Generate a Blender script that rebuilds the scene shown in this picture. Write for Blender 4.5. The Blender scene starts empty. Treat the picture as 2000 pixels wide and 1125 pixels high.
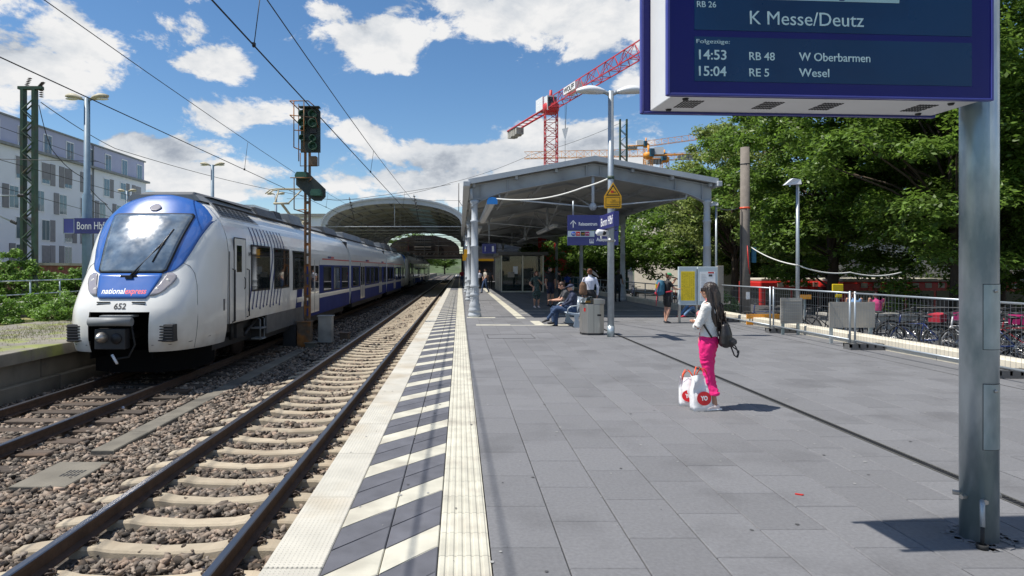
import bpy, bmesh, math, random
import numpy as np
from mathutils import Vector, Matrix, noise
random.seed(7); rng = np.random.default_rng(7)
S = bpy.context.scene; C = S.collection
R = math.radians; PI = math.pi

# ---------------------------------------------------------------- camera, sky, sun, exposure
F = 1240.0            # focal length in pixels of the 2000 px wide photograph
VX, VY = 898.0, 525.0 # vanishing point of the platform edge
EYE = 1.72            # eye height above the platform (z = 0)
cd = bpy.data.cameras.new('camera'); cam = bpy.data.objects.new('camera', cd); C.objects.link(cam)
cam.location = (0, 0, EYE); cam.rotation_euler = (R(90), 0, 0)
cd.sensor_width = 36; cd.lens = F / 2000 * 36
cd.shift_x = (1000 - VX) / 2000; cd.shift_y = -(562.5 - VY) / 2000
cd.clip_start = .05; cd.clip_end = 6000
S.camera = cam

SUN = Vector((1.475, .15, -2.73)).normalized()
sd = bpy.data.lights.new('sun', 'SUN'); sd.energy = 5.0; sd.angle = R(.53); sd.color = (1, .95, .87)
so = bpy.data.objects.new('sun', sd); C.objects.link(so); so.rotation_euler = SUN.to_track_quat('-Z', 'Y').to_euler()

W = bpy.data.worlds.new('World'); S.world = W; W.use_nodes = True
wt = W.node_tree; wt.nodes.clear()
def wn(t, **k):
    n = wt.nodes.new(t)
    for a, b in k.items(): setattr(n, a, b)
    return n
def wm(op, a, b=None, c=None, clamp=False):
    n = wn('ShaderNodeMath', operation=op, use_clamp=clamp)
    for i, v in enumerate((a, b, c)):
        if v is None: continue
        if isinstance(v, (int, float)): n.inputs[i].default_value = v
        else: wt.links.new(v, n.inputs[i])
    return n.outputs[0]
sky = wn('ShaderNodeTexSky', sky_type='NISHITA'); sky.sun_disc = False
sky.sun_elevation = math.asin(-SUN.z); sky.sun_rotation = math.atan2(-SUN.x, -SUN.y)
sky.altitude = 60; sky.air_density = 1.0; sky.dust_density = .1; sky.ozone_density = 3.0
tc = wn('ShaderNodeTexCoord'); sep = wn('ShaderNodeSeparateXYZ'); wt.links.new(tc.outputs['Generated'], sep.inputs[0])
dx, dy, dz = sep.outputs
el = wm('ARCSINE', dz); az = wm('ARCTAN2', dx, dy)
comb = wn('ShaderNodeCombineXYZ')
wt.links.new(dx, comb.inputs[0]); wt.links.new(dy, comb.inputs[1])
wt.links.new(wm('MULTIPLY', dz, 1.75), comb.inputs[2])
def fbm(vec, scale, det, rough, off=(0, 0, 0), dist=0.0):
    m = wn('ShaderNodeMapping'); m.inputs['Location'].default_value = off
    wt.links.new(vec, m.inputs[0])
    n = wn('ShaderNodeTexNoise'); n.inputs['Scale'].default_value = scale; n.inputs['Detail'].default_value = det
    n.inputs['Roughness'].default_value = rough; n.inputs['Distortion'].default_value = dist
    wt.links.new(m.outputs[0], n.inputs['Vector']); return n.outputs['Fac']
# large cumulus banks (azimuth, elevation, half widths, weight) in the northern half of this sky
banks = [(115,118,200,72,1),(330,60,90,60,.8),(405,118,85,32,.85),(690,95,125,52,1),(635,35,45,22,.75),(500,225,112,30,.95),
         (1000,20,150,60,.95),(1130,55,110,75,1),(1075,128,62,22,.7),(560,50,30,20,.45),(310,290,92,27,.95),(720,268,70,40,.95),(930,305,240,50,1),
         (1110,290,130,55,1),(800,350,300,32,.9),(420,355,160,36,.85),(1230,150,40,40,.7),(270,10,60,30,.6),(770,5,60,22,.6),
         (660,320,60,30,.7),(890,118,30,12,.45),(1240,250,60,50,.5)]
bias = None
for (bx, by, rx, ry, wgt) in banks:
    a0 = math.atan2(bx - VX, F); rr = math.hypot(bx - VX, F); e0 = math.atan2(VY - by, rr)
    sa = rx / F * math.cos(a0) ** 2; se = ry / F * math.cos(a0)
    u = wm('MULTIPLY_ADD', az, 1 / sa, -a0 / sa); v = wm('MULTIPLY_ADD', el, 1 / se, -e0 / se)
    r2 = wm('ADD', wm('MULTIPLY', u, u), wm('MULTIPLY', v, v))
    g = wm('MULTIPLY', wm('POWER', 2.718, wm('MULTIPLY', r2, -.62)), wgt)
    bias = g if bias is None else wm('MAXIMUM', bias, g)
vec = comb.outputs[0]
n1 = fbm(vec, 7.5, 10, .62, (3.1, .4, 1.7), .2)
n0 = fbm(vec, 1.6, 2, .5, (9.2, 5.0, 2.0))
# away from those banks a broad noise carries the same broken cumulus round the rest of the sky
away = wm('MULTIPLY', wm('LESS_THAN', dy, .45), wm('MULTIPLY', wm('SUBTRACT', n0, .42), 4.0), clamp=True)
field = wm('ADD', wm('MULTIPLY', wm('SUBTRACT', n1, .5), 3.5), wm('SUBTRACT', wm('MAXIMUM', bias, away), .47))
mr = wn('ShaderNodeMapRange', interpolation_type='SMOOTHSTEP'); mr.inputs['From Min'].default_value = -.06; mr.inputs['From Max'].default_value = .24
wt.links.new(field, mr.inputs['Value'])
dens = wm('MULTIPLY', mr.outputs[0], wm('GREATER_THAN', dz, -.02))
n2 = fbm(vec, 7.5, 7, .6, (3.1 + .025, .4 + .01, 1.7 - .07), .2)   # the same clouds sampled towards the sun
n3 = fbm(vec, 13, 6, .6, (1, 2, 3))
lit = wm('ADD', wm('MULTIPLY', wm('SUBTRACT', n1, n2), 2.2), wm('MULTIPLY', wm('SUBTRACT', n3, .5), .55))
thick = wm('MULTIPLY', wm('MAXIMUM', wm('SUBTRACT', field, .3), 0), .30)
shade = wm('ADD', wm('SUBTRACT', .78, thick), lit)
cr = wn('ShaderNodeValToRGB'); e = cr.color_ramp.elements
e[0].position = .3; e[0].color = (.42, .47, .55, 1); e[1].position = 1.0; e[1].color = (1, 1, 1, 1)
x = cr.color_ramp.elements.new(.62); x.color = (.74, .78, .83, 1)
wt.links.new(shade, cr.inputs[0])
hs = wn('ShaderNodeHueSaturation'); hs.inputs['Saturation'].default_value = 1.17; hs.inputs['Value'].default_value = 1.02
wt.links.new(sky.outputs[0], hs.inputs['Color'])
skys = wn('ShaderNodeVectorMath', operation='SCALE'); wt.links.new(hs.outputs[0], skys.inputs[0]); skys.inputs['Scale'].default_value = 1.0
clds = wn('ShaderNodeVectorMath', operation='SCALE'); wt.links.new(cr.outputs[0], clds.inputs[0]); clds.inputs['Scale'].default_value = 7.2
mx = wn('ShaderNodeMix', data_type='RGBA'); wt.links.new(dens, mx.inputs[0])
wt.links.new(skys.outputs[0], mx.inputs[6]); wt.links.new(clds.outputs[0], mx.inputs[7])
bg = wn('ShaderNodeBackground'); bg.inputs['Strength'].default_value = .10; wt.links.new(mx.outputs[2], bg.inputs[0])
wo = wn('ShaderNodeOutputWorld'); wt.links.new(bg.outputs[0], wo.inputs[0])
S.view_settings.view_transform = 'Standard'; S.view_settings.look = 'None'; S.view_settings.gamma = 1
S.view_settings.use_curve_mapping = False; S.view_settings.exposure = .30
S.cycles.max_bounces = 6; S.cycles.transparent_max_bounces = 12

def at(px, py, Y):      # the point seen at that pixel when it stands Y metres away
    return Vector(((px - VX) / F * Y, Y, EYE - (py - VY) / F * Y))
def gp(px, py, z=0.0):  # the same for something standing on level z
    return at(px, py, (EYE - z) * F / (py - VY))

# ---------------------------------------------------------------- materials
def mat(name, col, rough=.6, metal=0.0, var=.12, scale=3.0, bump=0.0, bscale=40.0, rnd=0.0, island=0.0, col2=None, c2s=.6, c2r=(.5, .7),
        spec=.5, coat=0.0, voro=0.0, vscale=20, trans=0.0, alpha=1.0, sub=None, stretch=(1, 1, 1), brick=None):
    m = bpy.data.materials.new(name); m.use_nodes = True; t = m.node_tree; b = t.nodes['Principled BSDF']
    def N(ty, **k):
        n = t.nodes.new(ty)
        for a, v in k.items(): setattr(n, a, v)
        return n
    L = t.links.new
    geo = N('ShaderNodeNewGeometry'); mp = N('ShaderNodeMapping'); mp.inputs['Scale'].default_value = stretch
    L(geo.outputs['Position'], mp.inputs[0]); P = mp.outputs[0]
    c = N('ShaderNodeRGB'); c.outputs[0].default_value = (*col, 1); cur = c.outputs[0]
    def noise_(s, d=4):
        n = N('ShaderNodeTexNoise'); n.inputs['Scale'].default_value = s; n.inputs['Detail'].default_value = d; L(P, n.inputs['Vector']); return n.outputs['Fac']
    if col2:
        n = noise_(c2s, 6); r = N('ShaderNodeMapRange'); r.inputs[1].default_value = c2r[0]; r.inputs[2].default_value = c2r[1]; L(n, r.inputs[0])
        x = N('ShaderNodeMix', data_type='RGBA'); L(r.outputs[0], x.inputs[0]); L(cur, x.inputs[6]); x.inputs[7].default_value = (*col2, 1); cur = x.outputs[2]
    v = None
    def addv(src, amt):
        nonlocal v
        r = N('ShaderNodeMapRange'); r.inputs[3].default_value = 1 - amt; r.inputs[4].default_value = 1 + amt; r.clamp = False; L(src, r.inputs[0])
        if v is None: v = r.outputs[0]
        else:
            q = N('ShaderNodeMath', operation='MULTIPLY'); L(v, q.inputs[0]); L(r.outputs[0], q.inputs[1]); v = q.outputs[0]
    if var: addv(noise_(scale, 8), var * 2.2)
    if rnd:
        oi = N('ShaderNodeObjectInfo'); addv(oi.outputs['Random'], rnd)
    if island: addv(geo.outputs['Random Per Island'], island)
    if voro:
        vo = N('ShaderNodeTexVoronoi'); vo.inputs['Scale'].default_value = vscale; L(P, vo.inputs['Vector'])
        sp = N('ShaderNodeSeparateColor'); L(vo.outputs['Color'], sp.inputs[0]); addv(sp.outputs[0], voro)
    if v is not None:
        vm = N('ShaderNodeVectorMath', operation='SCALE'); L(cur, vm.inputs[0]); L(v, vm.inputs['Scale']); cur = vm.outputs[0]
    L(cur, b.inputs['Base Color'])
    b.inputs['Metallic'].default_value = metal; b.inputs['Specular IOR Level'].default_value = spec; b.inputs['Coat Weight'].default_value = coat
    b.inputs['Coat Roughness'].default_value = .06
    r = N('ShaderNodeMapRange'); r.inputs[3].default_value = max(0, rough - .1 * min(1, var * 6)); r.inputs[4].default_value = min(1, rough + .1 * min(1, var * 6))
    L(noise_(scale * 2.3, 4), r.inputs[0]); L(r.outputs[0], b.inputs['Roughness'])
    if trans:
        tr = N('ShaderNodeBsdfTranslucent'); L(cur, tr.inputs[0]); ms = N('ShaderNodeMixShader'); ms.inputs[0].default_value = trans
        L(b.outputs[0], ms.inputs[1]); L(tr.outputs[0], ms.inputs[2]); L(ms.outputs[0], t.nodes['Material Output'].inputs[0])
    if bump or (voro and bump):
        bu = N('ShaderNodeBump'); bu.inputs['Strength'].default_value = min(1, bump); bu.inputs['Distance'].default_value = .01
        L(vo.outputs['Distance'] if voro else noise_(bscale, 5), bu.inputs['Height']); L(bu.outputs[0], b.inputs['Normal'])
    m.diffuse_color = (*col, 1)
    return m
def glass(name, col, alpha=.4, rough=.03, metal=0.0):
    m = bpy.data.materials.new(name); m.use_nodes = True; t = m.node_tree; b = t.nodes['Principled BSDF']
    b.inputs['Base Color'].default_value = (*col, 1); b.inputs['Roughness'].default_value = rough; b.inputs['Alpha'].default_value = alpha
    b.inputs['Metallic'].default_value = metal; b.inputs['Coat Weight'].default_value = 1; b.inputs['Coat Roughness'].default_value = .02
    return m
def glow(name, col, st):
    m = bpy.data.materials.new(name); m.use_nodes = True; b = m.node_tree.nodes['Principled BSDF']
    b.inputs['Base Color'].default_value = (*[c * .4 for c in col], 1); b.inputs['Emission Color'].default_value = (*col, 1); b.inputs['Emission Strength'].default_value = st
    return m
def white_paint(name, col, dirt, rough=.3):   # train paint with road dirt rising from the skirt
    m = mat(name, col, rough, var=.05, scale=1.2, coat=.5)
    t = m.node_tree; b = t.nodes['Principled BSDF']; L = t.links.new
    src = b.inputs['Base Color'].links[0].from_socket
    g = t.nodes.new('ShaderNodeNewGeometry'); s = t.nodes.new('ShaderNodeSeparateXYZ'); L(g.outputs['Position'], s.inputs[0])
    n = t.nodes.new('ShaderNodeTexNoise'); n.inputs['Scale'].default_value = 2.2; n.inputs['Detail'].default_value = 8; L(g.outputs['Position'], n.inputs['Vector'])
    a = t.nodes.new('ShaderNodeMath'); a.operation = 'MULTIPLY_ADD'; a.inputs[1].default_value = -1.0; a.inputs[2].default_value = 1.2; L(s.outputs[2], a.inputs[0])
    q = t.nodes.new('ShaderNodeMath'); q.operation = 'MULTIPLY'; q.use_clamp = True; L(a.outputs[0], q.inputs[0]); L(n.outputs['Fac'], q.inputs[1])
    x = t.nodes.new('ShaderNodeMix'); x.data_type = 'RGBA'; L(q.outputs[0], x.inputs[0]); L(src, x.inputs[6]); x.inputs[7].default_value = (*dirt, 1)
    L(x.outputs[2], b.inputs['Base Color']); return m

M = {}
M['slab'] = mat('slab_grey', (.158, .159, .166), .8, var=.14, scale=38, rnd=.085, col2=(.115, .115, .12), c2s=1.3, c2r=(.52, .75), bump=.35, bscale=300)
M['joint'] = mat('joint_sand', (.045, .045, .045), .95, var=.3, scale=12)
M['edge_white'] = mat('edge_concrete', (.47, .45, .39), .8, var=.1, scale=4, rnd=.05, bump=.25, bscale=160, col2=(.40, .35, .27), c2s=1.2)
M['slab_white'] = mat('slab_white', (.50, .48, .395), .75, var=.16, scale=5, rnd=.06, bump=.2, bscale=200, col2=(.36, .33, .27), c2s=2.2, c2r=(.5, .78))
M['slab_dark'] = mat('slab_dark', (.098, .10, .115), .8, var=.18, scale=6, rnd=.12, bump=.3, bscale=250)
M['concrete'] = mat('concrete', (.36, .345, .31), .85, var=.18, scale=2, bump=.3, bscale=60, col2=(.2, .19, .17), c2s=1.2)
M['old_concrete'] = mat('old_concrete', (.17, .155, .125), .9, var=.25, scale=1.6, bump=.5, bscale=30, col2=(.07, .065, .055), c2s=1.1, stretch=(1, 1, .5))
M['kerb'] = mat('kerb_concrete', (.62, .57, .46), .8, var=.12, scale=3, bump=.2)
M['sleeper'] = mat('sleeper_concrete', (.40, .34, .25), .88, var=.16, scale=6, rnd=.1, bump=.35, bscale=90, col2=(.30, .24, .17), c2s=3)
M['wood_sleeper'] = mat('sleeper_wood', (.075, .058, .045), .85, var=.3, scale=9, rnd=.35, bump=.6, bscale=60, stretch=(.25, 2, 1), col2=(.12, .07, .04), c2s=1)
M['mesh_grey'] = mat('mesh_grey', (.20, .22, .24), .5, metal=.3)
M['rail_rust'] = mat('rail_rust', (.075, .045, .03), .75, var=.3, scale=9, bump=.3)
M['rail_head'] = mat('rail_head', (.32, .30, .29), .33, metal=1, var=.06, scale=2)
M['clip'] = mat('clip_steel', (.05, .035, .028), .6, metal=.3, var=.3)
M['stone'] = mat('ballast_stone', (.178, .150, .122), .9, var=.25, scale=30, island=.8, bump=.4, bscale=90, col2=(.21, .155, .115), c2s=5, c2r=(.42, .62))
M['ballast'] = mat('ballast_bed', (.10, .085, .072), .95, var=.3, scale=3, voro=.6, vscale=24, bump=1.0)
M['soil'] = mat('soil', (.05, .06, .03), .95, var=.4, scale=2, bump=.5, bscale=15)
M['asphalt'] = mat('asphalt', (.06, .06, .062), .9, var=.15, scale=2, bump=.3, bscale=120)
M['grass'] = mat('dry_grass', (.15, .19, .05), .9, var=.4, scale=5, col2=(.24, .20, .08), c2s=2, c2r=(.45, .6), bump=.5, bscale=80)
M['moss_top'] = mat('weathered_paving', (.19, .175, .145), .9, var=.2, scale=3, col2=(.2, .22, .07), c2s=1.1, c2r=(.5, .62), bump=.4)
M['galv'] = mat('galvanised', (.50, .55, .57), .36, metal=.6, var=.22, scale=7, col2=(.24, .31, .33), c2s=5, c2r=(.42, .62), bump=.05, bscale=30, stretch=(1, 1, .35))
M['galv_light'] = mat('galvanised_light', (.38, .42, .45), .42, metal=.5, var=.1, scale=8)
M['grey_paint'] = mat('canopy_grey', (.38, .40, .42), .5, var=.1, scale=2, col2=(.23, .24, .25), c2s=1)
M['grey_light'] = mat('canopy_edge', (.44, .47, .50), .45, var=.08)
M['roof_under'] = mat('roof_underside', (.40, .40, .38), .7, var=.12, scale=1.2, island=.1)
M['dark'] = mat('dark_steel', (.03, .03, .032), .6, var=.2)
M['under_black'] = mat('under_black', (.006, .006, .006), .9, var=0, spec=.1)  # near-black with little gloss: shade under the train nose put into the colour
M['black'] = mat('black', (.012, .012, .014), .5, var=.1)
M['white'] = white_paint('train_white', (.80, .80, .77), (.34, .29, .22))
M['train_blue'] = mat('train_blue', (.03, .12, .42), .25, var=.05, coat=.8)
M['band_blue'] = mat('band_blue', (.008, .026, .17), .5, var=.1, spec=.08, scale=.8)
M['skirt'] = mat('skirt_grey', (.12, .12, .12), .55, var=.2)
M['roof_grey'] = mat('roof_grey', (.22, .23, .235), .55, var=.15)
M['red'] = mat('red_paint', (.55, .025, .02), .4, var=.05)
M['wind'] = mat('windscreen', (.09, .13, .18), .15, var=.45, scale=3, spec=1.0, coat=.9, col2=(.20, .25, .30), c2s=3.5, c2r=(.45, .7))  # pale blue base carries a painted sky reflection; lighter patches are smudges
M['win'] = glass('dark_window', (.012, .014, .016), 1.0, .04)
M['lamp_glass'] = glass('lamp_glass', (.32, .30, .32), 1.0, .1)
M['clear'] = glass('clear_glass', (.02, .035, .035), .5, .02)
M['lens'] = mat('lens', (.75, .72, .65), .2, var=.02, coat=1)
M['mast_green'] = mat('mast_green', (.035, .075, .045), .6, var=.25, scale=4, col2=(.06, .05, .03), c2s=3)
M['sig_green'] = mat('signal_green', (.04, .12, .075), .5, var=.2)
M['sig_rust'] = mat('signal_rust', (.14, .095, .06), .75, var=.3, scale=6, col2=(.30, .12, .03), c2s=2, c2r=(.5, .6))
M['sig_dark'] = mat('signal_backplate', (.035, .045, .04), .6, var=.2)
M['bluepole'] = mat('blue_grey_pole', (.14, .22, .30), .5, var=.12, scale=5)
M['old_lamp'] = mat('old_lamp_head', (.40, .36, .25), .6, var=.2, scale=8)
M['db_blue'] = mat('sign_blue', (.018, .02, .17), .35, var=.05, coat=.3)
M['db_violet'] = mat('frame_violet', (.05, .055, .30), .35, var=.05, coat=.3)
M['white_s'] = mat('sign_white', (.82, .82, .82), .5, var=.0)
M['white_p'] = mat('white_panel', (.70, .71, .72), .4, var=.05)
M['pale'] = mat('pale_text', (.60, .78, .78), .5, var=.0)
M['lcd'] = mat('lcd_panel', (.003, .045, .125), .3, var=.15, scale=1.5, spec=.3)
M['lcd_frame'] = mat('board_front', (.006, .008, .15), .3, var=.06, spec=.3)
M['yellow'] = mat('yellow', (.80, .40, .01), .5, var=.05)
M['yellow_p'] = mat('timetable_yellow', (.85, .62, .02), .5, var=.03)
M['crane_red'] = mat('crane_red', (.50, .03, .035), .5, var=.1)
M['crane_or'] = mat('crane_orange', (.75, .30, .03), .5, var=.1)
M['facade'] = mat('render_white', (.72, .76, .84), .85, var=.05, scale=.5)
M['facade_top'] = mat('render_lilac', (.40, .43, .60), .85, var=.05, scale=.5)
M['shutter'] = mat('shutter_grey', (.24, .24, .26), .7, var=.1, rnd=.15)
M['frame_w'] = mat('window_frame', (.75, .77, .8), .5, var=.03)
M['facade_glass'] = glass('facade_glass', (.08, .12, .15), 1.0, .08)
M['brick'] = mat('brick_red', (.17, .065, .05), .85, var=.2, scale=3, voro=.2, vscale=5)
M['beige'] = mat('beige_stone', (.50, .46, .38), .85, var=.08)
M['bark'] = mat('bark', (.075, .055, .04), .9, var=.3, scale=8, bump=.8, bscale=20, stretch=(1, 1, .3))
M['leaf'] = mat('leaf', (.135, .225, .035), .45, var=.22, scale=.9, island=.45, trans=.52, spec=.5)
M['leaf_light'] = mat('leaf_light', (.22, .28, .07), .5, var=.25, scale=1.1, island=.4, trans=.4, spec=.4)
M['leaf_bush'] = mat('leaf_bush', (.15, .27, .04), .5, var=.25, scale=1.5, island=.45, trans=.4)
M['steel'] = mat('brushed_steel', (.46, .44, .41), .36, metal=.85, var=.07, scale=40, stretch=(1, 1, .05))
M['bench'] = mat('bench_grey', (.36, .42, .48), .4, metal=.4, var=.06)
M['oldpole'] = mat('concrete_pole', (.19, .165, .14), .9, var=.15, scale=6, bump=.3)
M['paleblue'] = mat('board_frame', (.48, .56, .60), .5, var=.05)
M['skin'] = mat('skin', (.52, .28, .19), .5, var=.08, scale=20)
M['skin_tan'] = mat('skin_tan', (.44, .23, .15), .5, var=.08, scale=20)
M['hair_black'] = mat('hair_black', (.030, .022, .018), .36, var=.5, scale=9, stretch=(6, 6, .5), bump=.9, bscale=12, col2=(.075, .05, .035), c2s=7, c2r=(.5, .7))
M['hair_brown'] = mat('hair_brown', (.06, .03, .018), .5, var=.3, scale=30, stretch=(4, 4, .4))
M['hair_red'] = mat('hair_red', (.13, .045, .02), .5, var=.3, scale=30)
M['hair_grey'] = mat('hair_grey', (.35, .33, .3), .6, var=.2)
M['pink'] = mat('pink_cloth', (.82, .012, .19), .75, var=.08, scale=14, bump=.3, bscale=25)
M['cardigan'] = mat('cardigan_white', (.72, .71, .68), .85, var=.06, scale=20, bump=.5, bscale=70)
M['rose'] = mat('rose_top', (.60, .20, .20), .8, var=.25, scale=70)
M['shoe_w'] = mat('shoe_white', (.78, .66, .62), .7, var=.06)
M['navy'] = mat('navy_cloth', (.018, .026, .06), .7, var=.15, scale=12, bump=.3, bscale=30)
M['jeans'] = mat('jeans', (.03, .06, .13), .8, var=.25, scale=14, bump=.2, bscale=30)
M['jeans_l'] = mat('jeans_light', (.12, .22, .38), .8, var=.2, scale=14)
M['cloth_black'] = mat('cloth_black', (.016, .016, .018), .75, var=.2, scale=14)
M['cloth_grey'] = mat('cloth_grey', (.06, .06, .065), .8, var=.15, scale=14)
M['cloth_white'] = mat('cloth_white', (.62, .64, .74), .8, var=.06, scale=14, bump=.3, bscale=30)
M['dress'] = mat('dress_print', (.05, .085, .08), .8, var=.1, voro=.9, vscale=30)
M['cloth_beige'] = mat('cloth_beige', (.42, .38, .32), .8, var=.1)
M['green_cap'] = mat('cap_green', (.06, .30, .12), .8, var=.1)
M['cloth_blue'] = mat('cloth_blue', (.03, .07, .35), .8, var=.1)
M['teal'] = mat('teal_pack', (.03, .13, .20), .7, var=.2, scale=12)
M['crimson'] = mat('crimson', (.38, .02, .04), .7, var=.1)
M['leather'] = mat('black_leather', (.018, .016, .016), .38, var=.15, scale=15, bump=.3)
M['bagplastic'] = mat('bag_plastic', (.80, .79, .79), .35, var=.04, scale=12, bump=.6, bscale=12)
M['bag_red'] = mat('bag_red', (.62, .012, .02), .4, var=.03)
M['orange'] = mat('orange_handle', (.80, .10, .03), .45, var=.03)
M['rubber'] = mat('rubber', (.02, .02, .02), .8, var=.1)
M['bike_frame_w'] = mat('bike_white', (.7, .7, .7), .3, var=.03)
M['bike_frame_k'] = mat('bike_black', (.02, .02, .025), .3, var=.03)
M['bike_frame_r'] = mat('bike_red', (.25, .02, .03), .3, var=.03)
M['bike_frame_b'] = mat('bike_blue', (.015, .03, .12), .3, var=.03)
M['chrome'] = mat('chrome', (.6, .6, .6), .2, metal=1, var=.03)
M['cable'] = mat('cable_black', (.012, .012, .014), .6, var=0)
M['cable_w'] = mat('cable_white', (.75, .75, .7), .5, var=0)
M['tarp'] = mat('grey_sheet', (.38, .35, .30), .85, var=.12, scale=4)
M['orangeb'] = mat('barrier_orange', (.75, .30, .01), .5, var=.05)
M['pinkc'] = mat('pink_shirt', (.45, .04, .16), .8, var=.1)
M['tube'] = mat('lamp_diffuser', (.62, .62, .60), .4, var=.03)
M['magenta'] = mat('magenta', (.30, .01, .10), .5, var=0)
M['tan'] = mat('tan_bag', (.20, .11, .06), .7, var=.3, scale=30)

# ---------------------------------------------------------------- mesh helpers
def wpos(o):
    v = Vector((0, 0, 0))
    while o is not None: v += o.location; o = o.parent
    return v
class MB:
    def __init__(s): s.v = []; s.f = []; s.m = []; s.s = []
    def add(s, vs, fs, mi=0, sm=False):
        b = len(s.v); s.v += [tuple(v) for v in vs]; s.f += [tuple(i + b for i in f) for f in fs]; s.m += [mi] * len(fs); s.s += [sm] * len(fs); return s
    def box(s, x0, x1, y0, y1, z0, z1, mi=0, ch=0):
        if ch:   # chamfered top edges
            vs = [(x0, y0, z0), (x1, y0, z0), (x1, y1, z0), (x0, y1, z0), (x0, y0, z1 - ch), (x1, y0, z1 - ch), (x1, y1, z1 - ch), (x0, y1, z1 - ch),
                  (x0 + ch, y0 + ch, z1), (x1 - ch, y0 + ch, z1), (x1 - ch, y1 - ch, z1), (x0 + ch, y1 - ch, z1)]
            fs = [(3, 2, 1, 0)] + [(i, (i + 1) % 4, (i + 1) % 4 + 4, i + 4) for i in range(4)] + [(i + 4, (i + 1) % 4 + 4, (i + 1) % 4 + 8, i + 8) for i in range(4)] + [(8, 9, 10, 11)]
            return s.add(vs, fs, mi)
        vs = [(x, y, z) for z in (z0, z1) for y in (y0, y1) for x in (x0, x1)]
        return s.add(vs, [(0, 2, 3, 1), (4, 5, 7, 6), (0, 1, 5, 4), (1, 3, 7, 5), (3, 2, 6, 7), (2, 0, 4, 6)], mi)
    def cbox(s, c, d, mi=0, rot=None):
        hx, hy, hz = d[0] / 2, d[1] / 2, d[2] / 2
        m = Matrix.Rotation(rot, 3, 'Z') if isinstance(rot, (int, float)) else (rot if rot is not None else Matrix.Identity(3))
        vs = [Vector(c) + m @ Vector((x, y, z)) for z in (-hz, hz) for y in (-hy, hy) for x in (-hx, hx)]
        return s.add(vs, [(0, 2, 3, 1), (4, 5, 7, 6), (0, 1, 5, 4), (1, 3, 7, 5), (3, 2, 6, 7), (2, 0, 4, 6)], mi)
    def tube(s, pts, r, n=8, mi=0, sm=True, cap=True, side=None):
        pts = [Vector(p) for p in pts]
        if not isinstance(r, (list, tuple)): r = [r] * len(pts)
        elif len(r) == 2 and len(pts) != 2 and not isinstance(r[0], (list, tuple)): r = [r] * len(pts)
        vs = []; prev = None
        for i, p in enumerate(pts):
            d = (pts[min(i + 1, len(pts) - 1)] - pts[max(i - 1, 0)]).normalized()
            if side is not None: a = Vector(side)
            elif prev is not None: a = prev
            else: a = Vector((1, 0, 0)) if abs(d.x) < .9 else Vector((0, 1, 0))
            a = (a - d * a.dot(d)).normalized(); prev = a; b = d.cross(a)
            ra, rb = r[i] if isinstance(r[i], (list, tuple)) else (r[i], r[i])
            for k in range(n):
                t = 2 * PI * (k + .5) / n; vs.append(p + a * ra * math.cos(t) + b * rb * math.sin(t))
        fs = [(i * n + k, i * n + (k + 1) % n, (i + 1) * n + (k + 1) % n, (i + 1) * n + k) for i in range(len(pts) - 1) for k in range(n)]
        b0 = len(s.v); s.add(vs, fs, mi, sm)
        if cap: s.f += [tuple(b0 + k for k in reversed(range(n))), tuple(b0 + (len(pts) - 1) * n + k for k in range(n))]; s.m += [mi] * 2; s.s += [False] * 2
        return s
    def lathe(s, prof, c=(0, 0, 0), n=20, mi=0, sm=True, axis='Z', cap=True):
        vs = []
        for r, z in prof:
            for k in range(n):
                t = 2 * PI * k / n; x, y = r * math.cos(t), r * math.sin(t)
                vs.append((c[0] + x, c[1] + y, c[2] + z) if axis == 'Z' else (c[0] + x, c[1] + z, c[2] + y) if axis == 'Y' else (c[0] + z, c[1] + x, c[2] + y))
        fs = [(i * n + k, i * n + (k + 1) % n, (i + 1) * n + (k + 1) % n, (i + 1) * n + k) for i in range(len(prof) - 1) for k in range(n)]
        b0 = len(s.v); s.add(vs, fs, mi, sm)
        for e in (0, len(prof) - 1):
            if cap and prof[e][0] > 1e-4: s.f.append(tuple(b0 + e * n + k for k in range(n))); s.m.append(mi); s.s.append(False)
        return s
    def ell(s, c, r, mi=0, nu=14, nv=9, rot=None):
        vs = []; m = rot if rot is not None else Matrix.Identity(3)
        for j in range(nv + 1):
            ph = PI * j / nv
            for i in range(nu):
                th = 2 * PI * i / nu
                vs.append(Vector(c) + m @ Vector((r[0] * math.sin(ph) * math.cos(th), r[1] * math.sin(ph) * math.sin(th), r[2] * math.cos(ph))))
        fs = [(j * nu + i, j * nu + (i + 1) % nu, (j + 1) * nu + (i + 1) % nu, (j + 1) * nu + i) for j in range(nv) for i in range(nu)]
        return s.add(vs, fs, mi, True)
    def prism(s, poly, a0, a1, axis='Y', mi=0, sm=False):
        def P(u, v, a): return (u, a, v) if axis == 'Y' else (a, u, v) if axis == 'X' else (u, v, a)
        n = len(poly); vs = [P(u, v, a0) for u, v in poly] + [P(u, v, a1) for u, v in poly]
        fs = [(i, (i + 1) % n, (i + 1) % n + n, i + n) for i in range(n)]
        b0 = len(s.v); s.add(vs, fs, mi, sm); s.f += [tuple(b0 + i for i in range(n))[::-1], tuple(b0 + n + i for i in range(n))]; s.m += [mi] * 2; s.s += [False] * 2
        return s
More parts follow.
